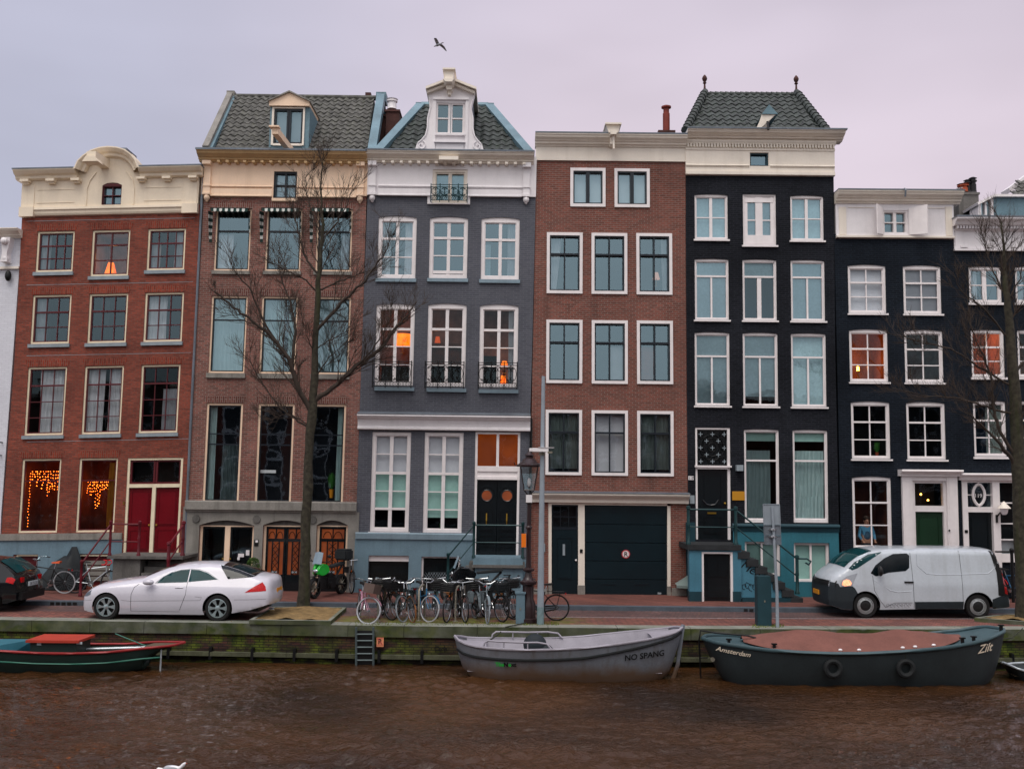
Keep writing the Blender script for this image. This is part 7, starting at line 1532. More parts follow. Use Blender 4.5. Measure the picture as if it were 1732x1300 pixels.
def motorbike(label, front, head, z, col, topbox=False, screen=True, lit=False):
    root = thing('motorcycle', label, 'motorcycle', (0, 0, 0)); R = .31
    for x, nm in ((.72, 0), (-.70, 1)):
        w = MB(); w.lathe((x, 0, R), [(R*.72, -.05), (R*.9, -.065), (R, -.03), (R, .03), (R*.9, .065), (R*.72, .05)], 28, 'Y', cap=False); wo = w.build('wheel', 'tyre', root, smooth=60)
        s = MB(); [s.tube([Vector((x, 0, R)), Vector((x+R*.74*cos(t*pi/5), 0, R+R*.74*sin(t*pi/5)))], .012, 4) for t in range(10)]; s.lathe((x, -.04, R), [(.13, -.003), (.13, .003)], 16, 'Y').lathe((x, 0, R), [(.04, -.08), (.04, .08)], 8, 'Y'); s.build('spokes', 'tyre_tan' if not lit else 'chrome_dull', wo)
    f = MB(); 
    for s in (-1, 1): f.tube([(.72, s*.09, R), (.55, s*.09, .72), (.47, s*.09, .98)], .025, 7)
    f.box((.71, 0, R*2+.03), (.34, .13, .02)); f.build('fork', 'plastic_black', root, smooth=40)
    e = MB().box((.05, 0, .42), (.48, .34, .34)).box((.05, 0, .60), (.3, .26, .2)).lathe((.1, 0, .36), [(.12, -.22), (.12, .22)], 12, 'Y'); bevel(e.build('engine', 'plastic_black', root), .03)
    b = MB(); prof = [(.62, .62, .1), (.60, .80, .19), (.48, .98, .22), (.22, .98, .17), (-.05, .86, .13)]
    pts = [(.72, .74), (.67, .90), (.52, 1.02), (.30, .98), (.12, .88), (.18, .76), (.40, .68), (.56, .66)] if lit else [(.70, .70), (.66, .90), (.50, 1.04), (.22, 1.02), (-.02, .86), (.05, .66), (.35, .52), (.52, .48)]
    for s in (-1, 1):
        A = [Vector((x, s*.03, z_)) for x, z_ in pts]; B = [Vector((x*.97, s*(.18 if .15 < x < .62 else .10), z_)) for x, z_ in pts]; b.loopex(A, B)
    bo = b.build('fairing', col, root, smooth=40); bevel(bo, .02)
    if lit: MB().ball((.69, 0, .80), (.03, .10, .06)).build('headlight', 'chrome', root, smooth=True)
    else: MB().ball((.69, 0, .84), (.04, .09, .08)).build('headlight', 'chrome', root, smooth=True)
    if screen: m = MB(); m.add([(.62, -.16, 1.0), (.62, .16, 1.0), (.50, .14, 1.34), (.50, -.14, 1.34), (.66, 0, 1.02), (.53, 0, 1.37)], [(0, 4, 5, 3), (4, 1, 2, 5)]); m.build('windscreen', 'screen_grey' if 'screen_grey' in M or plain('screen_grey', '7f93a0', .15, .1, spec=.7) else 0, root)
    s = MB().loopex([(.0, -.14, .84), (.0, .14, .84), (-.78, .10, .90), (-.78, -.10, .90)], [(.0, -.12, .90), (.0, .12, .90), (-.80, .09, 1.0), (-.80, -.09, 1.0)]); bevel(s.build('seat', 'bag_black', root), .03)
    t = MB().tube([(-.7, -.1, R), (-.1, -.1, .36)], .03, 6).tube([(-.7, .1, R), (-.1, .1, .36)], .03, 6).tube([(-.35, 0, .5), (-.75, 0, .9)], .035, 6).box((-.92, 0, .80), (.22, .16, .02)).box((-.98, 0, .72), (.03, .16, .18)); t.build('frame', 'plastic_black', root)
    MB().tube([(.1, -.2, .34), (-.3, -.22, .32), (-.75, -.22, .46)], [.03, .04, .055], 10).build('exhaust', 'chrome_dull', root, smooth=60)
    h = MB(); h.tube([(.40, -.40, 1.08), (.46, -.15, 1.06), (.46, .15, 1.06), (.40, .40, 1.08)], .016, 6); h.build('handlebar', 'plastic_black', root)
    for s_ in (-1, 1): m = MB().tube([(.46, s_*.28, 1.06), (.50, s_*.34, 1.2)], .008, 4).ball((.50, s_*.36, 1.24), (.02, .07, .05)); m.build('mirror', 'chrome' if s_ > 0 and not topbox else 'plastic_black', root, smooth=60)
    if topbox: bevel(MB().box((-.82, 0, 1.2), (.42, .46, .34)).build('top_box', 'bag_black', root), .05)
    root.rotation_euler.z = radians(head); p = G(front[0], front[1], z); root.location = Vector((p.x-.72*cos(radians(head)), p.y-.72*sin(radians(head)), z)); return root
plain('moto_green', '1fb83a', .3, .1, coat=.4)
motorbike('bright green motorcycle with clear screen and top box by the amber doors', (531, 1012), -114, .11, 'moto_green', topbox=True, lit=True)
motorbike('black touring motorcycle parked behind the row of bicycles at the grey stoop', (762, 1020), 187, .11, 'paint_black')
def tarp():
    o = MB(); c = Vector((*at(88, 1000, .11), .11)); n, k = 20, 12; rg = random.Random(4); y0 = c.y+.55
    for j in range(k+1):
        v = j/k
        for i in range(n):
            t = 2*pi*i/n; r = (1-.75*v**1.6)*(1+.10*sin(t*5+v*4)+.05*sin(t*9)); o.v.append(Vector((c.x+.75*r*cos(t)+.28*v, y0+.33*r*sin(t), c.z+.02+1.32*v*(1-.22*(1 if cos(t) < 0 else 0)*v))))
    o.f = [(j*n+i, j*n+(i+1) % n, (j+1)*n+(i+1) % n, (j+1)*n+i) for j in range(k) for i in range(n)]+[tuple(range(k*n, k*n+n))]
    x = o.build('covered_scooter', 'tarp' if 'tarp' in M or plain('tarp', '131a1e', .55, .25, bump=.3) else 0, smooth=60); tag(x, 'scooter under a draped black cover behind the white tyred cruiser', 'covered scooter')
tarp()
# ================================================================ boats
plain('boat_alu', '7d828a', .5, .12, 1.5, metal=.25, streak=.5, dirt='5c5048'); k = NT(M['boat_alu']); src = k.b.inputs['Base Color'].links[0].from_socket; sp = k.new('ShaderNodeSeparateXYZ'); k.t.links.new(k.pos(), sp.inputs[0]); zz = k.math('ADD', sp.outputs[2], k.math('MULTIPLY', k.noise(2.5, detail=6), -.35)); k.put(k.b.inputs['Base Color'], k.mix(k.rng(zz, WZ-.02, WZ+.28, .85, 0), src, lin('6e5238')))
plain('boat_inner', '96939c', .6, .1); plain('boat_dark', '2d3538', .5, .15, 1.5, streak=.2, dirt='3a4446'); plain('boat_dark_top', '3d5359', .5, .12); plain('boat_green', '1d2d2a', .45, .15); plain('boat_red', '8c2224', .45, .1); plain('boat_teal', '2b6878', .5, .1); plain('tarpaulin', '70483f', .85, .16, 2, bump=.4, streak=.3, dirt='5c3c38'); plain('roof_red', 'a8392a', .5, .1); plain('rust', '7a4e30', .9, .3); plain('rubber', '15191b', .7, .2); plain('wood_deck', '4f4434', .8, .3)
plain('rope', '2c2f24', .9, .3)
def hull(root, px, sheer, Yc, half, bowf, wl=WZ, keel=-.35, mat='boat_alu', name='hull', full=.35, n=48, lift=(.25, .35), rake=(.2, .3)):
    """px range and near gunwale in photo pixels, real beam: returns (mesh, f(x)->(beam, sheer z), y on the near side at x, z)"""
    a, b = P(px[0], sheer[0][1], Yc).x, P(px[1], sheer[-1][1], Yc).x
    tab = []
    def beam(x): u = (x-a)/(b-a); f = min(u/bowf[0], (1-u)/bowf[1], 1); return half*sqrt(max(1-(1-max(f, 0))**2.2, 0))+.02
    for sx, sy in sheer:
        x = P(sx, sy, Yc-half*.7).x; x = min(max(x, a), b); y = Yc-beam(x); p = P(sx, sy, y); tab.append((p.x if a < p.x < b else x, p.z))
    tab.sort(); 
    def zs(x): return ip(tab, x)
    def zk(x): u = (x-a)/(b-a); return wl+keel+max(0, (lift[0]-u)/lift[0])**2*.55+max(0, (u-1+lift[1])/lift[1])**2*.5
    def ynear(x, z): h = min(max((z-zk(x))/(zs(x)-zk(x)), 0.0), 1); return Yc-beam(x)*h**full
    m = MB(); K = 12; inn = MB()
    for i in range(n+1):
        x = a+(b-a)*i/n; k0, s0, bm_ = zk(x), zs(x), beam(x)
        row = [Vector((x, Yc-bm_*(h/K)**full, k0+(s0-k0)*h/K)) for h in range(K, -1, -1)]; row += [Vector((x, 2*Yc-v.y, v.z)) for v in reversed(row[:-1])]
        u = i/n; sh = rake[0]*max(0, 1-u/.15)**1.3-rake[1]*max(0, 1-(1-u)/.15)**1.3
        for v in row: v.x += sh*max(0, 1-(v.z-k0)/(s0-k0))**1.2
        m.v += row
    L = 2*K+1; m.f = [(i*L+j, i*L+j+1, (i+1)*L+j+1, (i+1)*L+j) for i in range(n) for j in range(L-1)]+[tuple(range(L)), tuple(range(n*L, n*L+L))]
    ho = m.build(name, mat, root, smooth=50)
    return ho, beam, zs, zk, ynear, a, b
def gunwale(root, H, Yc, mat, r=.035, inset=0, drop=0, name='gunwale', both=True, n=40, f0=0, f1=1):
    ho, beam, zs, zk, yn, a, b = H; m = MB()
    for s in ((-1, 1) if both else (-1,)): m.tube([Vector((x, Yc+s*(beam(x)-inset), zs(x)-drop)) for x in (a+(b-a)*(f0+(f1-f0)*i/n) for i in range(n+1))], r, 6)
    return m.build(name, mat, root, smooth=60)
def deck(root, H, Yc, z, mat, x0=0, x1=1, name='floor', n=30, f=.9):
    ho, beam, zs, zk, yn, a, b = H; m = MB()
    for i in range(n+1):
        x = a+(b-a)*(x0+(x1-x0)*i/n); zz = z(x) if callable(z) else z; w = beam(x)*f; m.v += [Vector((x, Yc-w, zz)), Vector((x, Yc, zz+.02)), Vector((x, Yc+w, zz))]
    m.f = [(3*i+j, 3*i+j+1, 3*i+4+j, 3*i+3+j) for i in range(n) for j in (0, 1)]; return m.build(name, mat, root)
def boat_text(root, H, s, size, px, py, Yc, mat, slope=0, shear=0, bold=0, nm='lettering'):
    ho, beam, zs, zk, yn, a, b = H; c = P(px, py, Yc-.8)
    def fn(x, y): X = c.x+x; Z = c.z+y+slope*x; return Vector((X, yn(X, Z)-.035, Z))
    return sign_text(s, size, fn, mat, root, nm, shear, bold)
Yb = 24.35
r2 = thing('aluminium_sloop', 'open grey aluminium sloop moored in the middle with an outboard under a dark cover', 'boat', (P(960, 1140, Yb).x, Yb, WZ))
H_ = hull(r2, (769, 1154), ((769, 1077), (775, 1082), (782, 1087), (803, 1093), (842, 1097), (892, 1099), (943, 1098), (994, 1095), (1045, 1089), (1096, 1081), (1136, 1072), (1154, 1063)), Yb, .82, (.30, .42), full=.30)
gunwale(r2, H_, Yb, 'boat_inner', .03)
ho, beam, zs, zk, yn, a, b = H_
m = MB(); n = 40; m.tube([Vector((a+(b-a)*(.02+.96*i/n), 0, 0)) for i in range(n+1)], .03, 6)
for i in range(n+1):
    x = a+(b-a)*(.01+.98*i/n); z = zs(x)-.08-.16*min(1, (b-x)/(b-a)*2.2); y = yn(x, z)
    for j in range(6): m.v[i*6+j] = Vector((x, y-.012+.026*cos(j*1.05), z+.035*sin(j*1.05)))
m.build('rubbing_strake', 'rubber', r2, smooth=60)
deck(r2, H_, Yb, WZ+.18, 'boat_inner', .06, .9, 'floor', f=.68); deck(r2, H_, Yb, lambda x: zs(x)-.06, 'boat_inner', 0, .14, 'stern_deck'); deck(r2, H_, Yb, lambda x: zs(x)-.05, 'boat_inner', .86, 1, 'bow_deck')
inn = MB()
for s in (-1, 1):
    e = len(inn.v); 
    for i in range(31): u_ = .05+.9*i/30; x = a+(b-a)*u_; inn.v += [Vector((x, Yb+s*(beam(x)-.03), zs(x)-.01)), Vector((x, Yb+s*(beam(x)*.68), max(WZ+.18, zs(x)-.12-min(u_, 1-u_)*4)))]
    inn.f += [(e+2*i, e+2*i+1, e+2*i+3, e+2*i+2) for i in range(30)]
inn.build('lining', 'boat_inner', r2, smooth=True)
for s, q0, q1 in ((-1, .13, .42), (1, .16, .48)):
    rl = MB()
    def rp(u, h): x = a+(b-a)*u; return Vector((x, Yb+s*(beam(x)-.06), zs(x)+h))
    rl.tube([rp(q0, 0), rp(q0+.005, .10), rp(q0+.02, .16)]+[rp(q0+.02+(q1-q0-.04)*k/6, .16) for k in range(1, 6)]+[rp(q1-.02, .12), rp(q1, 0)], .022, 7)
    for k in (.3, .65): rl.tube([rp(q0+(q1-q0)*k, 0), rp(q0+(q1-q0)*k, .155)], .016, 5)
    rl.build('handrail', 'boat_inner', r2, smooth=60)
bn = MB().box((a+(b-a)*.22, Yb, WZ+.42), (.45, 1.3, .08)).box((a+(b-a)*.55, Yb, WZ+.42), (.35, 1.4, .08)); bn.build('bench', 'boat_inner', r2)
c = P(905, 1085, Yb); em = MB().ball((c.x, Yb+.1, c.z-.08), (.28, .24, .26), 16, 10).ball((c.x+.15, Yb+.1, c.z-.22), (.3, .22, .18), 12, 8); e_ = em.build('covered_motor', 'boat_cover' if 'boat_cover' in M or plain('boat_cover', '1a2328', .75, .2, bump=.3) else 0, r2, smooth=True)
rd = MB().tube([(b-.30, Yb, WZ-.2), (b-.12, Yb, WZ+.3), (b+.02, Yb, zs(b)+.06)], .05, 6); rd.build('stem_plate', 'boat_alu', r2)
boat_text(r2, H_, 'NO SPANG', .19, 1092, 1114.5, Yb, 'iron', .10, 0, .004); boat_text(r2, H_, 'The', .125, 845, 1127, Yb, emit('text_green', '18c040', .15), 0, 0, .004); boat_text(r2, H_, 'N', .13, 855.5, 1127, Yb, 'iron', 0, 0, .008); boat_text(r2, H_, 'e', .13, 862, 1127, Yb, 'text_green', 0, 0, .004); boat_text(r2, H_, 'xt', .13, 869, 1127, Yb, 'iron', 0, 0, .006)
# dark sloop with red tarpaulin
Yc = 24.25
r3 = thing('dark_sloop', 'long dark grey sloop under a faded red tarpaulin with two tyre fenders', 'boat', (P(1440, 1148, Yc).x, Yc, WZ))
H3_ = hull(r3, (1188, 1697), ((1188, 1079), (1200, 1082), (1250, 1092), (1300, 1099), (1355, 1103), (1410, 1105), (1460, 1105), (1520, 1102), (1580, 1097), (1630, 1090), (1670, 1081), (1697, 1069)), Yc, .95, (.22, .34), mat='boat_dark', full=.28, lift=(.15, .2), rake=(.35, .3))
gunwale(r3, H3_, Yc, 'boat_dark_top', .045)
ho, beam, zs, zk, yn, a, b = H3_
deck(r3, H3_, Yc, lambda x: zs(x)-.03, 'boat_dark_top', 0, .2, 'bow_deck', f=.97); deck(r3, H3_, Yc, lambda x: zs(x)-.03, 'boat_dark_top', .74, 1, 'stern_deck', f=.97); deck(r3, H3_, Yc, lambda x: zs(x)-.06, 'boat_dark_top', .18, .76, 'side_deck', f=.97)
tp = MB(); NX, NY = 40, 14; ridge = [(.10, .05), (.2, .20), (.32, .36), (.40, .34), (.55, .26), (.66, .30), (.74, .20), (.84, .05)]
for i in range(NX+1):
    u = .13+.72*i/NX; x = a+(b-a)*u; h = ip(ridge, u)
    for j in range(NY+1):
        v = j/NY*2-1; w = beam(x)*.90*(min(1, (i+.3)/5, (NX-i+.3)/6))**.5; fold = .010*sin(u*50+v*7)+.008*sin(u*23-v*5)
        tp.v.append(Vector((x, Yc+w*v, zs(x)+.02+h*(1-abs(v)**1.6)+fold*(1-v*v))))
tp.f = [(i*(NY+1)+j, i*(NY+1)+j+1, (i+1)*(NY+1)+j+1, (i+1)*(NY+1)+j) for i in range(NX) for j in range(NY)]; tp.build('tarpaulin', 'tarpaulin', r3, smooth=True)
for px in (1408, 1531):
    x = P(px, 1128, Yc-.9).x; z = P(px, 1130, Yc-.95).z; y = yn(x, z)-.06; t = MB(); n = 24
    for i in range(n):
        for j in range(8): q = 2*pi*i/n; w = 2*pi*j/8; R_ = .165+.062*cos(w); t.v.append(Vector((x+R_*cos(q), y+.055*sin(w), z+R_*sin(q))))
    t.f = [(i*8+j, ((i+1) % n)*8+j, ((i+1) % n)*8+(j+1) % 8, i*8+(j+1) % 8) for i in range(n) for j in range(8)]; to = t.build('tyre_fender', 'rubber', r3, smooth=True)
    MB().tube([(x, y, z+.22), (x-.02, Yc-beam(x), zs(x)+.02)], .012, 5).build('fender_rope', 'rope', to)
cl = MB(); 
for u, h in ((.07, .1), (.21, .12), (.82, .12), (.86, .1), (.97, .14)): x = a+(b-a)*u; cl.box((x, Yc-beam(x)*.8, zs(x)+h/2), (.06, .06, h)).box((x, Yc-beam(x)*.8, zs(x)+h), (.12, .08, .03))
cl.build('bollards', 'iron', r3)
bl = MB(); [bl.ball((a+(b-a)*u, Yc-beam(a+(b-a)*u)*.85, zs(a+(b-a)*u)+.06), (.05, .03, .03)) for u in (.42, .48, .66, .72, .62)]; bl.build('tie_knots', 'white', r3, smooth=True)
tr = MB(); x = a+.02; tr.tube([(x-.06, Yc, WZ-.1), (x-.1, Yc, WZ+.9), (x-.06, Yc, zs(a)+.18), (x+.3, Yc-.1, zs(a)+.14), (x+1.0, Yc-.2, zs(a)+.1), (x+1.2, Yc-.2, zs(a)+.05)], .02, 6).tube([(x-.1, Yc, WZ+.5), (x+.1, Yc, WZ+.5)], .015, 5); tr.build('bow_rail', 'iron', r3, smooth=60)
boat_text(r3, H3_, 'Amsterdam', .15, 1241, 1106, Yc, 'cream', -.12, .35, .002); boat_text(r3, H3_, 'Zilt', .27, 1668, 1103, Yc, 'cream', .15, .35, .003)
ew = MB(); x = P(1208, 1115, Yc-.6).x; z = P(1208, 1117, Yc-.6).z; ew.lathe((x, yn(x, z)-.03, z), [(.05, -.02), (.05, .02), (.02, .03)], 10, 'Y'); ew.build('hawse_ring', 'chrome_dull', r3)
# green punt with red gunwale
Yd = 24.7
r1 = thing('green_punt', 'long dark green boat with red gunwale and red roofed box moored at the left', 'boat', (P(120, 1125, Yd).x, Yd, WZ))
H1_ = hull(r1, (-140, 312), ((-140, 1088), (-100, 1094), (-50, 1099), (0, 1100.5), (60, 1104), (120, 1105), (180, 1103), (240, 1096), (290, 1091), (312, 1086)), Yd, .72, (.25, .62), mat='boat_green', full=.22, keel=-.2, lift=(.3, .42), rake=(.3, 1.3))
gunwale(r1, H1_, Yd, 'boat_red', .032); gunwale(r1, H1_, Yd, 'boat_darkgreen' if 'boat_darkgreen' in M or plain('boat_darkgreen', '2a6656', .5, .1) else 0, .02, -.01, .24, name='lower_strake', both=False, f0=.05, f1=.93)
ho, beam, zs, zk, yn, a, b = H1_
deck(r1, H1_, Yd, WZ+.12, 'wood_deck', .04, .8, f=.7); deck(r1, H1_, Yd, lambda x: zs(x)-.02, 'wood_deck', .86, 1, 'bow_deck', f=1)
bx = MB(); x0_, x1_ = P(64, 1095, Yd).x, P(141, 1095, Yd).x; zt = P(100, 1082, Yd).z; bx.box(((x0_+x1_)/2, Yd, (zt+WZ+.1)/2), (x1_-x0_, .8, zt-WZ-.1)); cb_ = bx.build('cabin_box', 'boat_green', r1)
MB().box(((x0_+x1_)/2, Yd, zt+.04), (x1_-x0_+.16, .95, .06)).build('cabin_roof', 'roof_red', cb_)
q = P(66, 1087, Yd-.41); MB().box((q.x, Yd-.405, q.z), (.1, .01, .1)).box((q.x+.95, Yd-.405, q.z+.01), (.14, .01, .05)).build('sticker', 'plate_blue', cb_)
bl = MB(); x0_ = P(-10, 1090, Yd).x; bl.loopex([(x0_-.6, Yd-.5, WZ+.3), (x0_+.45, Yd-.5, WZ+.3), (x0_+.7, Yd+.4, WZ+.3), (x0_-.6, Yd+.4, WZ+.3)], [(x0_-.6, Yd-.55, WZ+.62), (x0_+.3, Yd-.55, WZ+.62), (x0_+.75, Yd+.5, WZ+.62), (x0_-.6, Yd+.5, WZ+.62)]); bl.build('blue_cover', 'boat_teal', r1)
pt_ = MB().tube([P(144, 1097, Yd+.2), P(250, 1094, Yd+.2)], .03, 6); pt_.build('mast_pole', 'bike_silver', r1)
o = MB().tube([P(195, 1071, Yd+.3), P(250, 1093, Yd)], .014, 5); tag(o.build('boat_hook', 'boat_darkgreen'), 'thin green boat hook leaning out of the punt towards the quay', 'pole')
o = MB().tube([P(273, 1095, Yd-.3), P(271, 1135, Yd-.3)], .02, 6); tag(o.build('mooring_pole', 'bike_silver'), 'thin grey pole standing in the water at the bow of the green punt', 'pole')
# a small boat cut by the right edge
r4 = thing('small_boat', 'small dark boat mostly outside the right edge behind the dark sloop', 'boat', (P(1735, 1140, 24.5).x, 24.6, WZ))
H4_ = hull(r4, (1697, 1900), ((1697, 1120), (1715, 1128), (1740, 1136), (1800, 1136), (1900, 1125)), 24.7, .6, (.3, .3), mat='boat_dark'); gunwale(r4, H4_, 24.7, 'bike_silver', .03); deck(r4, H4_, 24.7, WZ+.1, 'wood_deck', .05, .95, f=.65)
# ropes
def rope(lab, pts, r=.016):
    P0 = []; 
    for i in range(len(pts)-1):
        for k in range(6): P0.append(pts[i].lerp(pts[i+1], k/6))
    P0.append(pts[-1]); o = MB().tube(P0, r, 6).build('mooring_rope', 'rope', smooth=60); tag(o, lab, 'rope', 'mooring ropes')
rope('dark mooring rope from the aluminium sloop stern over the coping to the cabinet', [P(822, 1086, Yb), P(842, 1073, 24.9), P(855, 1062, 25.38)+Vector((0, 0, .03)), G(880, 1058, 0)+Vector((0, .05, .04)), G(905, 1051, 0)+Vector((0, 0, .03))])
rope('thin mooring rope at the bow of the dark sloop right edge', [P(1695, 1080, Yc), P(1712, 1078, 24.9), P(1730, 1064, 25.4)+Vector((0, 0, .03))], .012)
# ================================================================ street furniture
def lamppost():
    p = G(893, 1053, 0); t = thing('street_lamp', 'old style dark red cast iron lamp post with glass lantern behind the bicycles', 'street lamp', p); plain('lamp_iron', '281719', .4, .15, coat=.2)
    m = MB().lathe(p, [(.26, 0), (.26, .12), (.20, .14), (.19, .5), (.14, .62), (.14, .95), (.21, 1.0), (.22, 1.06), (.15, 1.1), (.10, 1.18), (.08, 1.3), (.15, 1.34), (.15, 1.38), (.07, 1.42), (.06, 1.6), (.055, 2.4), (.085, 2.42), (.085, 2.46), (.05, 2.5), (.045, 3.05), (.09, 3.08), (.09, 3.12), (.05, 3.16), (.05, 3.3)], 14); m.build('post', 'lamp_iron', t, smooth=35)
    q = p+Vector((0, 0, 3.42)); f = MB(); b = .13; tpw = .23; H = .62
    for sx, sy in ((-1, -1), (1, -1), (1, 1), (-1, 1)):
        f.tube([q+Vector((sx*b, sy*b, 0)), q+Vector((sx*tpw, sy*tpw, H))], .014, 5); f.tube([q+Vector((0, 0, -.16)), q+Vector((sx*b, sy*b, 0))], .014, 5)
    for w, z in ((b, 0), (tpw, H)):
        f.tube([q+Vector((x*w, y*w, z)) for x, y in ((-1, -1), (1, -1), (1, 1), (-1, 1), (-1, -1))], .018, 5)
    f.lathe(q+Vector((0, 0, H)), [(.33, -.01), (.34, .03), (.29, .06), (.2, .12), (.14, .2), (.10, .22), (.10, .27), (.13, .29), (.06, .34), (.03, .40), (.045, .43), (.01, .48)], 8)
    for sx in (-1, 1): f.tube([q+Vector((sx*.3, 0, H)), q+Vector((sx*.38, 0, H+.03)), q+Vector((sx*.40, 0, H+.1))], .012, 4)
    lo = f.build('lantern_frame', 'lamp_iron', t, smooth=35)
    g = MB()
    for k in range(4):
        (ax, ay), (bx, by) = [((-1, -1), (1, -1)), ((1, -1), (1, 1)), ((1, 1), (-1, 1)), ((-1, 1), (-1, -1))][k]; g.quad(q+Vector((ax*b, ay*b, .01)), q+Vector((bx*b, by*b, .01)), q+Vector((bx*tpw, by*tpw, H-.01)), q+Vector((ax*tpw, ay*tpw, H-.01)))
    g.build('lantern_glass', 'pane', lo); MB().ball(q+Vector((0, 0, .2)), (.05, .05, .12)).build('bulb', 'white', lo, smooth=True)
    MB().box(p+Vector((-.13, -.08, 2.12)), (.12, .16, .34)).build('sign_box', 'reflector_orange', t); MB().box(p+Vector((0, -.1, 3.2)), (.16, .02, .2)).build('number_tag', 'white', t)
lamppost()
def cam_pole():
    p = G(914, 1056, 0); t = thing('camera_pole', 'tall pale grey tapered pole with a white security camera in front of the garage house', 'camera pole', p); plain('pole_grey', '8d97a0', .5, .1, streak=.2); plain('pole_base', '6f8488', .6, .2, 8)
    h = P(919, 636, p.y).z; q = P(919, 636, p.y); m = MB().tube([p+Vector((0, 0, .45)), q], [.088, .045], 14); m.build('pole', 'pole_grey', t, smooth=60); MB().tube([p, p+Vector((0, 0, .45))], .092, 14).build('pole_base', 'pole_base', t, smooth=60)
    c = P(917, 763, p.y); b = MB().box(c+Vector((-.07, -.14, .03)), (.4, .14, .1)).box(c+Vector((-.30, -.14, .03)), (.08, .13, .09)).box(c+Vector((.1, -.14, .09)), (.42, .17, .02)); co = b.build('camera', 'white', t); bevel(co, .012)
    MB().tube([c+Vector((0, 0, -.08)), c+Vector((0, -.12, -.03))], .03, 6).lathe(c+Vector((0, 0, -.1)), [(.085, 0), (.085, .06)], 12).box(c+Vector((.2, -.16, -.03)), (.12, .12, .05)).build('bracket', 'chrome_dull', t)
cam_pole()
def cabinet(px0, px1, y0, y1, mat, lab, name, cap=True, d=.22):
    yb = G((px0+px1)/2, y1, 0).y; m = MB(); pbox(m, px0, y0, px1, y1, yb, d); m.v = [Vector((v.x, v.y, max(v.z, 0))) for v in m.v]; c = P((px0+px1)/2, y0, yb)
    t = thing(name, lab, 'cabinet', Vector((c.x, yb+d/2, 0))); bevel(m.build('housing', mat, t), .012)
    if cap: w = P(px1, y0, yb).x-P(px0, y0, yb).x; MB().box((c.x, yb+d/2, c.z+.02), (w+.04, d+.04, .04)).build('lid', mat, t)
    MB().box((c.x, yb-.003, c.z*.5), (.03, .01, .05)).build('lock', 'chrome_dull', t)
plain('cab_grey', '5d7480', .5, .1, 3, streak=.15); plain('cab_teal', '1c3c44', .5, .12, 3, streak=.15)
cabinet(872.5, 888, 1004, 1055, 'cab_grey', 'pale blue grey street cabinet at the foot of the lamp post', 'utility_cabinet')
cabinet(1281, 1305, 974, 1059, 'cab_teal', 'dark teal upright street cabinet beside the traffic sign pole', 'utility_cabinet', False, .3)
def sign():
    p = G(1315, 1061, 0); t = thing('traffic_sign', 'back of grey traffic signs on a leaning pole next to the teal cabinet', 'traffic sign', p); q = P(1306, 856, p.y+.0)
    m = MB().tube([p, p+Vector((0, 0, .9)), q], [.045, .04, .03], 10); m.build('pole', 'pole_grey', t, smooth=60)
    fr = Fr(1306, 886, .0, p.y, lean=-.04)
    for a, b_ in ((852, 887), (887.8, 905), (905.8, 921)):
        s = MB().fbox(fr, 1292, a, 1321, b_, -.06, -.045).fbox(fr, 1292, a, 1321, a+1, -.045, -.03).fbox(fr, 1292, b_-1, 1321, b_, -.045, -.03).fbox(fr, 1292, a+1, 1293, b_-1, -.045, -.03).fbox(fr, 1320, a+1, 1321, b_-1, -.045, -.03); s.build('sign_plate', 'zinc_dark' if a > 860 else 'pole_grey', t)
    c = MB()
    for y in (895, 907): pp = P(1307, y, p.y); c.lathe(pp, [(.05, -.03), (.06, -.02), (.06, .02), (.05, .03)], 10).box(pp, (.2, .03, .03))
    c.build('clamp', 'chrome', t)
sign()
def ladder():
    y = 25.25; t = thing('quay_ladder', 'dark steel ladder fixed to the quay wall before a black shade panel', 'ladder', P(617, 1118, y)); m = MB()
    yq = qy(P(617, 1090, y).x)-.10
    for x in (602.5, 631.5): m.tube([P(x, 1060, yq), P(x, 1127, yq)], .03, 6)
    for yy in (1072, 1083, 1094, 1105, 1116): m.tube([P(602.5, yy, yq), P(631.5, yy, yq)], .022, 6)
    m.build('rails_and_rungs', 'ladder_steel' if 'ladder_steel' in M or plain('ladder_steel', '4e5a5c', .5, .2, metal=.3) else 0, t); b = MB(); pbox(b, 601, 1066, 633, 1126, yq+.06, .015); b.build('recess_shade', 'plastic_black', t)  # thin black panel on the wall stands in for a shaded opening
    yq = qy(P(643, 1085, y).x)-.02
    s = thing('mooring_sign', 'small orange sign with a struck out R on the quay wall', 'sign', P(643, 1092, yq)); fr = Fr(643, 1085, .01, yq, lean=0); MB().fbox(fr, 637, 1077.5, 649, 1093, 0, .02).build('plate', 'sign_orange' if 'sign_orange' in M or plain('sign_orange', 'd88a66', .5, .1) else 0, s)
    c = fr(643, 1088, .024); k = sign_text('R', .17, lambda x, y_: c+Vector((x, 0, y_)), 'iron', s, bold=.004); MB().tube([fr(639, 1079.5, .026), fr(647, 1089, .026)], .008, 4).fbox(fr, 638, 1078.3, 648, 1079, .02, .024).fbox(fr, 638, 1089.5, 648, 1090, .02, .024).build('border', 'sign_red', s)
    yq2 = qy(P(745, 1098, y).x)+.05; fr = Fr(745, 1098, .01, yq2, lean=0); c = fr(745, 1099.5, .012); o = sign_text('Carla', .15, lambda x, y_: c+Vector((x, 0, y_)), 'iron', None, name='graffiti', shear=.2, bold=.004); tag(o, 'small black graffiti tag on the brick quay wall', 'graffiti')
ladder()
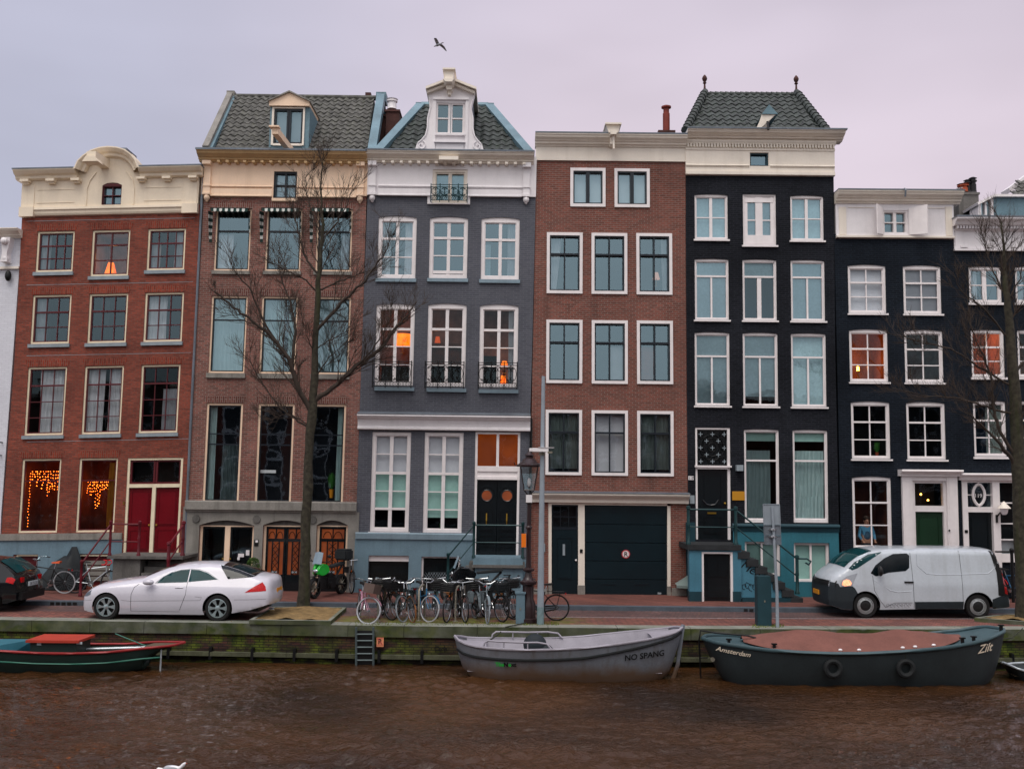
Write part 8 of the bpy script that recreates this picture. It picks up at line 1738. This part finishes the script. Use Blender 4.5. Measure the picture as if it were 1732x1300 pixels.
# storm grids in the kerb
for px, lab in ((86, 'dark storm drain slot in the kerb by the black hatchback'), (1262, 'dark storm drain slot in the kerb before the teal house')):
    q = G(px, 1024 if px < 500 else 1035, 0); x = q.x; m = MB(); [m.box((x+i*.16, ky(x)-.004, .055), (.11, .01, .08)) for i in range(5)]; tag(m.build('drain_slot', 'plastic_black'), lab, 'drain')
# kerb side line markings
lm = strip(lambda x: qy(x)+1.93, lambda x: qy(x)+2.0, .009); lm.v = [v for v in lm.v]; idx = [i for i, x in enumerate(XS) if -1 <= x <= 20]; n = len(XS)
m = MB(); m.v = [lm.v[i] for i in idx]+[lm.v[n+i] for i in idx]; k = len(idx); m.f = [(i, i+1, k+i+1, k+i) for i in range(k-1)]; struct(m.build('road_marking', 'ivory_line' if 'ivory_line' in M or plain('ivory_line', '9a9090', .8, .5, 12) else 0))
# topiary
def topiary():
    p = Vector((*at(428, 1000, .11), .11)); p.y = H2.Y-.45; t = thing('topiary_shrub', 'small clipped cone shaped evergreen by the amber glass doors', 'shrub', p); m = MB().lathe(p, [(.2, 0), (.22, .02), (.26, .34), (.22, .36), (.2, .3)], 12); m.build('pot', 'plastic_black', t, smooth=40)
    rg = random.Random(8); lf = MB()
    x = P(428, 960, p.y).x; z0, z1 = P(428, 977, p.y).z, P(428, 943, p.y).z
    for k in range(2600):
        if k < 1900: v = rg.random()**.9; h = z0+(z1-z0)*v; R_ = .30*sqrt(max(0, 1-abs(2*v-.75)**2.4/2.2))*(1-.35*v)
        else: v = rg.random(); h = .38+(z0-.38)*v; R_ = .26
        a = rg.uniform(0, 2*pi); q = R_*(rg.random()**.35); c = Vector((x+q*cos(a), p.y+q*sin(a), h+.02*sin(a*7)))
        d = Vector([rg.uniform(-1, 1) for _ in range(3)]).normalized(); e = d.cross(Vector((0, 0, 1))+d*.1).normalized(); s = rg.uniform(.012, .028); lf.add([c-e*s, c+d*s*1.6, c+e*s], [(0, 1, 2)])
    plain('leaf', '3c5a1c', .7, .5, 9); lf.build('foliage', 'leaf', t, recalc=False)
topiary()
# moss tufts round the post feet
rg = random.Random(12); gm = MB()
for (px0, px1, py, n) in ((880, 945, 1056, 500), (1272, 1325, 1060, 450), (600, 850, 1056, 900)):
    for k in range(n):
        q = G(rg.uniform(px0, px1), py+rg.uniform(-4, 2), 0); h = rg.uniform(.015, .055); a = rg.uniform(0, pi); w = .012; gm.add([q+Vector((-w*cos(a), -w*sin(a), 0)), q+Vector((w*cos(a), w*sin(a), 0)), q+Vector((rg.uniform(-.03, .03), rg.uniform(-.02, .02), h))], [(0, 1, 2)])
plain('grass', '5d6a1c', .8, .4, 8); g_ = gm.build('grass', 'grass', recalc=False); tag(g_, 'short grass and moss growing along the coping', 'grass', kind='stuff')
lm = MB(); rg = random.Random(77)
for k in range(520):
    px = rg.choice((rg.uniform(380, 600), rg.uniform(0, 1732), rg.uniform(600, 900))); q = G(px, rg.uniform(1024, 1056) if px > 380 else rg.uniform(1022, 1040), 0); 
    if q.y < qy(q.x)+.1: continue
    z = .125 if q.y > ky(q.x)+.28 else (.02 if q.y < ky(q.x) else .13); a = rg.uniform(0, 6.3); s = rg.uniform(.015, .035); c = Vector((q.x, q.y, z)); u = Vector((cos(a), sin(a), .15))*s; v = Vector((-sin(a), cos(a), .2))*s*.6; lm.add([c-u, c+v, c+u, c-v], [(0, 1, 2, 3)])
plain('dead_leaf', '6e5630', .8, .5, 14); tag(lm.build('fallen_leaves', 'dead_leaf', recalc=False), 'scattered brown leaves and litter on the street and quay', 'leaves', kind='stuff')
# ================================================================ gulls
def gull(fly, at_, lab):
    t = thing('gull', lab, 'bird', at_); m = MB(); A = Vector(at_)
    plain('feather', 'e4e4e8', .7, .05); plain('feather_grey', 'a6a9b0', .7, .1)
    b = [(-.20, .012), (-.14, .035), (-.04, .065), (.06, .062), (.12, .04), (.15, .032), (.18, .034), (.21, .022), (.225, .006)]
    m.tube([A+Vector((x, 0, (0 if fly else .04)+(.0 if x < .1 or fly else (x-.1)*1.0))) for x, r in b], [r for x, r in b], 10)
    if fly:
        for s, pts in ((-1, [(.06, .0, .02), (.02, -.18, .06), (-.04, -.34, -.02), (-.12, -.50, -.16)]), (1, [(.06, .0, .02), (.02, .16, .12), (-.05, .34, .14), (-.16, .52, .06)])):
            ch = [.14, .13, .10, .015]; e = len(m.v)
            for (x, y, z), c in zip(pts, ch): m.v += [A+Vector((x+.03, y, z)), A+Vector((x-c*.5, y, z+.008)), A+Vector((x-c, y, z)), A+Vector((x-c*.5, y, z-.006))]
            for i in range(3):
                for j in range(4): j2 = (j+1) % 4; m.f.append((e+i*4+j, e+i*4+j2, e+(i+1)*4+j2, e+(i+1)*4+j))
    m.build('body', 'feather_grey' if fly else 'feather', t, smooth=60)
    MB().tube([A+Vector((.215, 0, 0 if fly else .155)), A+Vector((.26, 0, -.01 if fly else .145))], [.009, .003], 5).build('beak', 'saddle_orange', t)
    ey = MB(); [ey.ball(A+Vector((.185, s*.026, .01 if fly else .14)), .006, 6, 4) for s in (-1, 1)]; ey.build('eyes', 'iron', t)
    tl = MB().add([A+Vector((-.18, -.03, .01 if fly else .05)), A+Vector((-.18, .03, .01 if fly else .05)), A+Vector((-.30, .05, .0 if fly else .06)), A+Vector((-.30, -.05, 0 if fly else .06)), A+Vector((-.18, 0, -.008 if fly else .03))], [(0, 1, 2, 3), (0, 4, 3), (1, 2, 4)]); tl.build('tail', 'feather', t)
    if not fly:
        for s in (-1, 1): MB().ball(A+Vector((-.05, s*.05, .06)), (.14, .02, .045), 10, 6).build('wing', 'feather_grey', t, smooth=True)
    return t
g = gull(True, P(741, 76, 27), 'grey gull flying in the sky above the scrolled dormer'); g.rotation_euler = (0, radians(8), radians(150)); g.scale = (.6, .6, .6)
g = gull(False, G(293, 1304, WZ), 'white gull swimming at the bottom edge of the water'); g.scale = (.85, .85, .85)
# ================================================================ things behind the windows
def lamp_thing(H, cx, cy, w, h, lab, mat='lamp_orange', d=-.55, top=.55, stand=None, en=3.2, lc=(1, .36, .10)):
    fr = H.fr(cx, cy); c = fr(cx, cy, d); s = w/53*.5; hh = h/53; z0 = c.z-hh/2
    t = thing('table_lamp', lab, 'lamp', Vector((c.x, c.y, z0)), 'lit lamps behind the windows'); MB().lathe((c.x, c.y, z0), [(s, 0), (s*top, hh)], 18, cap=False).lathe((c.x, c.y, z0+hh*.4), [(0, 0), (.04, .02), (.04, .08), (0, .1)], 8).build('shade', mat, t, smooth=40)
    if en: L_ = bpy.data.lights.new('lamp_light', 'POINT'); L_.energy = en; L_.color = lc; L_.shadow_soft_size = .12; lo_ = bpy.data.objects.new('lamp_light', L_); COL.objects.link(lo_); lo_.parent = t; lo_.location = (0, .12 if d > -1 else 0, hh*1.3+.08)
    st = stand or .25; MB().lathe((c.x, c.y, z0-st), [(.08, 0), (.08, .02), (.015, .04), (.02, st*.5), (.012, st+hh*.4)], 10).build('stand', 'brass', t, smooth=40)
lamp_thing(H1, 176, 449, 21, 22, 'glowing orange conical lamp in the top middle window of the red house', top=.45)
lamp_thing(H1, 306, 447, 6, 8, 'tiny glowing lamp in the top right window of the red house', 'lamp_bulb', stand=.1, en=2)
lamp_thing(H3, 678, 571, 33, 20, 'wide glowing orange shade in the left balcony window of the grey house', top=.85)
lamp_thing(H3, 853, 612, 14, 9, 'small glowing orange shade in the right balcony window of the grey house')
lamp_thing(H3, 851, 640, 10, 16, 'low orange lamp behind the right balcony rail of the grey house', top=.8, stand=.05)
lamp_thing(H4, 1114, 461, 13, 12, 'pale pink lampshade in the third floor right window of the garage house', 'shade_pink' if 'shade_pink' in M or emit('shade_pink', 'e0a890', .5) else 0, en=0)
lamp_thing(H6, 1461, 621, 5, 5, 'bright bulb lamp in the red room of the black shuttered house', 'lamp_bulb', en=9, lc=(1, .34, .10))
lamp_thing(H7, 1654, 571, 5, 5, 'bright bulb lamp in the orange room behind the right hand tree', 'lamp_bulb', en=16, lc=(1, .38, .12))
lamp_thing(H3, 738, 573, 12, 16, 'dim orange lamp in the middle balcony window of the grey house', 'shade_dim' if 'shade_dim' in M or emit('shade_dim', 'd05018', .6) else 0)
# fairy lights on the ground floor of the red house
rg = random.Random(31)
for cx, x0, x1, y0, y1, lab in ((67, 44, 93, 797, 838, 'orange fairy light curtain in the left ground floor window of the red house'), (163, 140, 178, 815, 845, 'orange fairy light curtain in the right ground floor window of the red house')):
    fr = H1.fr(cx, 838, t=-.012); t = thing('fairy_lights', lab, 'lights', fr(cx, 900, -.4), 'fairy lights in the red house'); b = MB(); w = MB()
    for k in range(12):
        x = x0+(x1-x0)*k/11; L_ = rg.uniform(.3, 1)*(y1-y0)*(2.0 if cx > 100 and 3 < k < 7 else 1.15); y = y0
        w.tube([fr(x, y0-2, -.35), fr(x, y0+L_, -.35)], .003, 3)
        while y < y0+L_: b.ball(fr(x+rg.uniform(-.8, .8), y, -.35+rg.uniform(-.05, .05)), rg.uniform(.009, .017), 5, 4); y += rg.uniform(3.6, 6.5)
    if cx < 100: [b.ball(fr(42+rg.uniform(-1, 1), 800+k*5, -.3), .011, 5, 4) for k in range(19)]
    b.build('bulbs', 'fairy', t); w.build('wires', 'iron', t); L_ = bpy.data.lights.new('fairy_glow', 'POINT'); L_.energy = 8; L_.color = (1, .25, .04); L_.shadow_soft_size = .3; lo_ = bpy.data.objects.new('fairy_glow', L_); COL.objects.link(lo_); lo_.parent = t; lo_.location = fr((x0+x1)/2, (y0+y1)/2, -.75)-ORG[t.name]
# house plants
def plant(H, cx, cy, w, h, lab, pot='plate_yellow', d=-.45, seed=1):
    fr = H.fr(cx, cy); c = fr(cx, cy, d); rg = random.Random(seed); t = thing('potted_plant', lab, 'plant', c, 'plants on window sills'); r = w/53*.3; ph = h/53*.35
    MB().lathe(c, [(r*.7, 0), (r, ph), (r*1.08, ph*1.0), (r*.9, ph*.97)], 12).build('pot', pot, t, smooth=40); m = MB()
    for k in range(150):
        a = rg.uniform(0, 2*pi); L_ = rg.uniform(.3, 1)*h/53*.7; o = Vector((cos(a)*r*rg.uniform(0, 2.0), sin(a)*r*.6, 0)); b = c+Vector((0, 0, ph)); e = b+o+Vector((0, 0, L_)); s = Vector((-sin(a), cos(a), 0))*.02; m.add([b+o*.3, b.lerp(e, .6)+s+o*.2, e, b.lerp(e, .6)-s+o*.2], [(0, 1, 2, 3)])
    m.build('leaves', 'leaf_house' if 'leaf_house' in M or plain('leaf_house', '2f6a22', .6, .3) else 0, t, recalc=False)
plant(H2, 556, 842, 14, 42, 'leafy plant in a yellow pot in the first floor right window of the brown house', seed=3)
plant(H6, 1492, 773, 10, 26, 'green cactus like plant in a small pot in the shuttered house window', 'terracotta', seed=4); plant(H6, 1446, 773, 5, 14, 'tiny potted plant left in the same window of the shuttered house', 'terracotta', seed=5)
plant(H1, 174, 733, 6, 14, 'small red potted plant between curtains of the red house', 'terracotta', seed=6)
plant(H3, 745, 900, 8, 14, 'small round plant in the lower right of the second ground floor window', 'white', seed=7)
# the person standing behind the window
def skinned(name, joints, bones, mat, par, sub=1):
    me = bpy.data.meshes.new(name); org = ORG[par.name]; me.from_pydata([tuple(Vector(j[0])) for j in joints], bones, []); o = bpy.data.objects.new(name, me); COL.objects.link(o); o.parent = par; ORG[o.name] = org
    md = o.modifiers.new('s', 'SKIN'); 
    for v, j in zip(me.skin_vertices[0].data, joints): v.radius = (j[1], j[2] if len(j) > 2 else j[1])
    me.skin_vertices[0].data[0].use_root = True; sb = o.modifiers.new('u', 'SUBSURF'); sb.levels = sb.render_levels = sub; me.materials.append(M[mat]); md.use_smooth_shade = True
    bpy.context.view_layer.update(); ev = bpy.data.meshes.new_from_object(o.evaluated_get(bpy.context.evaluated_depsgraph_get())); o.modifiers.clear(); o.data = ev; o.data.name = name; return o
plain('skin', 'b08068', .6, .06); plain('shirt_blue', '4a86a8', .8, .1); plain('vest_navy', '24445c', .85, .1); plain('trousers', '23252c', .85, .1); plain('hair', '3a2a20', .8, .2)
def person():
    f = H6.fr(1477, 905); b = f(1477, 945, -.62); b.z = P(1477, 880, b.y).z-1.62
    t = thing('person', 'person in a blue shirt and dark vest standing behind the ground floor window', 'person', b)
    J = [((0, 0, .95), .15, .11), ((0, 0, 1.15), .13, .10), ((0, -.01, 1.38), .17, .10), ((0, -.02, 1.47), .06, .055), ((0, -.04, 1.58), .075, .09), ((0, -.04, 1.68), .07, .085), ((-.17, 0, 1.40), .05), ((-.24, -.03, 1.13), .04), ((-.20, -.22, .98), .03), ((-.19, -.28, .95), .03, .018), ((.17, 0, 1.40), .05), ((.24, -.03, 1.13), .04), ((.20, -.22, .98), .03), ((.19, -.28, .95), .03, .018), ((-.10, 0, .88), .09), ((-.10, -.02, .48), .06), ((-.10, 0, .08), .04), ((-.10, -.14, .03), .035, .03), ((.10, 0, .88), .09), ((.10, -.02, .48), .06), ((.10, 0, .08), .04), ((.10, -.14, .03), .035, .03), ((0, -.135, 1.60), .012)]
    J = [(Vector(j[0])+Vector((0, 0, 0)),)+tuple(j[1:]) for j in J]
    B = [(0, 1), (1, 2), (2, 3), (3, 4), (4, 5), (2, 6), (6, 7), (7, 8), (8, 9), (2, 10), (10, 11), (11, 12), (12, 13), (0, 14), (14, 15), (15, 16), (16, 17), (0, 18), (18, 19), (19, 20), (20, 21), (4, 22)]
    for s, h in ((-1, 9), (1, 13)):
        for i, (dx, L_) in enumerate(((-.024, .06), (-.008, .075), (.008, .072), (.024, .058))):
            e = len(J); c = Vector(J[h][0]); J.append((c+Vector((dx, -.035, -.005)), .008)); J.append((c+Vector((dx, -.035-L_*.7, -.02)), .007)); B += [(h, e), (e, e+1)]
        e = len(J); c = Vector(J[h][0]); J.append((c+Vector((-s*.04, -.02, .0)), .009)); J.append((c+Vector((-s*.055, -.05, -.01)), .008)); B += [(h, e), (e, e+1)]
    skinned('body', J, B, 'skin', t, 2)
    S = [((0, 0, .98), .165, .125), ((0, 0, 1.15), .145, .115), ((0, -.01, 1.38), .18, .115), ((0, -.015, 1.44), .08, .07), ((-.18, 0, 1.40), .062), ((-.245, -.03, 1.13), .052), ((-.21, -.19, 1.0), .04), ((.18, 0, 1.40), .062), ((.245, -.03, 1.13), .052), ((.21, -.19, 1.0), .04)]
    skinned('shirt', S, [(0, 1), (1, 2), (2, 3), (2, 4), (4, 5), (5, 6), (2, 7), (7, 8), (8, 9)], 'shirt_blue', t, 2)
    skinned('vest', [((0, 0, .97), .172, .135), ((0, 0, 1.15), .152, .125), ((0, -.01, 1.35), .165, .122)], [(0, 1), (1, 2)], 'vest_navy', t, 2)
    skinned('trousers', [((0, 0, .95), .16, .12), ((-.10, 0, .85), .10), ((-.10, -.02, .48), .075), ((-.10, 0, .1), .06), ((.10, 0, .85), .10), ((.10, -.02, .48), .075), ((.10, 0, .1), .06)], [(0, 1), (1, 2), (2, 3), (0, 4), (4, 5), (5, 6)], 'trousers', t, 1)
    m = MB().ball(b+Vector((0, -.015, 1.70)), (.085, .10, .085), 14, 9); m.build('hair', 'hair', t, smooth=True)
    e = MB(); [e.ball(b+Vector((s*.03, -.122, 1.62)), .011, 8, 5) for s in (-1, 1)]; e.build('eyes', 'iron', t); MB().box(b+Vector((0, -.125, 1.55)), (.04, .008, .008)).build('mouth', 'tail_red', t); e = MB(); [e.ball(b+Vector((s*.08, -.03, 1.6)), (.012, .02, .03), 8, 5) for s in (-1, 1)]; e.build('ears', 'skin', t, smooth=True)
person()
# lantern bracket on the dormer house, bin bag and scooter end at the right edge
f = H7.fr(1690, 860); t = thing('wall_lantern', 'white hooded wall lantern on an iron bracket by the oval door light', 'wall lamp', f(1688, 877, .1)); MB().tube([f(1683, 876, .06), f(1686, 868, .15), f(1690, 860, .3)], .02, 6).fbox(f, 1681.5, 870, 1684.5, 883, .05, .12).build('bracket', 'iron', t)
c = f(1690, 860, .32); MB().lathe(c+Vector((0, 0, -.12)), [(.05, -.06), (.1, .0), (.13, .16), (.0, .16)], 12).build('glass', 'white', t, smooth=40); MB().lathe(c, [(.2, .02), (.19, .04), (.08, .16), (.02, .24)], 14).build('hood', 'ivory', t, smooth=40)
f = H7.fr(1710, 960); t = thing('stoop_railing_post', 'black iron railing post with curled rail right of the van', 'railing', f(1711, 1000, 1.0)); z_ = f(1711, 1000, 1.0); z_.z = .1; q = P(1711, 930, z_.y); MB().tube([Vector((q.x, q.y, .1)), q], .05, 8).ball(q, .07).build('post', 'iron', t, smooth=60); MB().tube([q+Vector((-.5, 0, -.05)), q+Vector((0, 0, -.05)), q+Vector((.2, 0, -.06)), q+Vector((.24, 0, -.16)), q+Vector((.1, 0, -.2))], .03, 6).build('rail', 'iron', t, smooth=60)
# ---------------------------------------------------------------- loose pieces of one kind become parts of their own
def split_islands(o):
    me = o.data; n = len(me.vertices); par = list(range(n))
    def find(i):
        while par[i] != i: par[i] = par[par[i]]; i = par[i]
        return i
    for e in me.edges: a, b = find(e.vertices[0]), find(e.vertices[1]); par[a] = b
    g = {}
    for p in me.polygons: g.setdefault(find(p.vertices[0]), []).append(p)
    if len(g) < 2: return
    for k, ps in list(g.items()):
        m = MB(); mp = {}
        for p in ps:
            f = []
            for v in p.vertices:
                if v not in mp: mp[v] = len(m.v); m.v.append(me.vertices[v].co.copy())
                f.append(mp[v])
            m.f.append(tuple(f))
        nm = bpy.data.meshes.new(me.name); nm.from_pydata([tuple(v) for v in m.v], [], m.f); nm.materials.append(me.materials[0]); q = bpy.data.objects.new(o.name.split('.')[0], nm); COL.objects.link(q); q.parent = o.parent
        for pp in nm.polygons: pp.use_smooth = ps[0].use_smooth
    bpy.data.objects.remove(o)
for o in [o for o in bpy.data.objects if o.type == 'MESH' and not o.children and o.name.split('.')[0] in ('tie_knots', 'rosette', 'stoop_base', 'lead_flashing', 'hall_light', 'rear_light', 'roof_back', 'board', 'notice')]: split_islands(o)
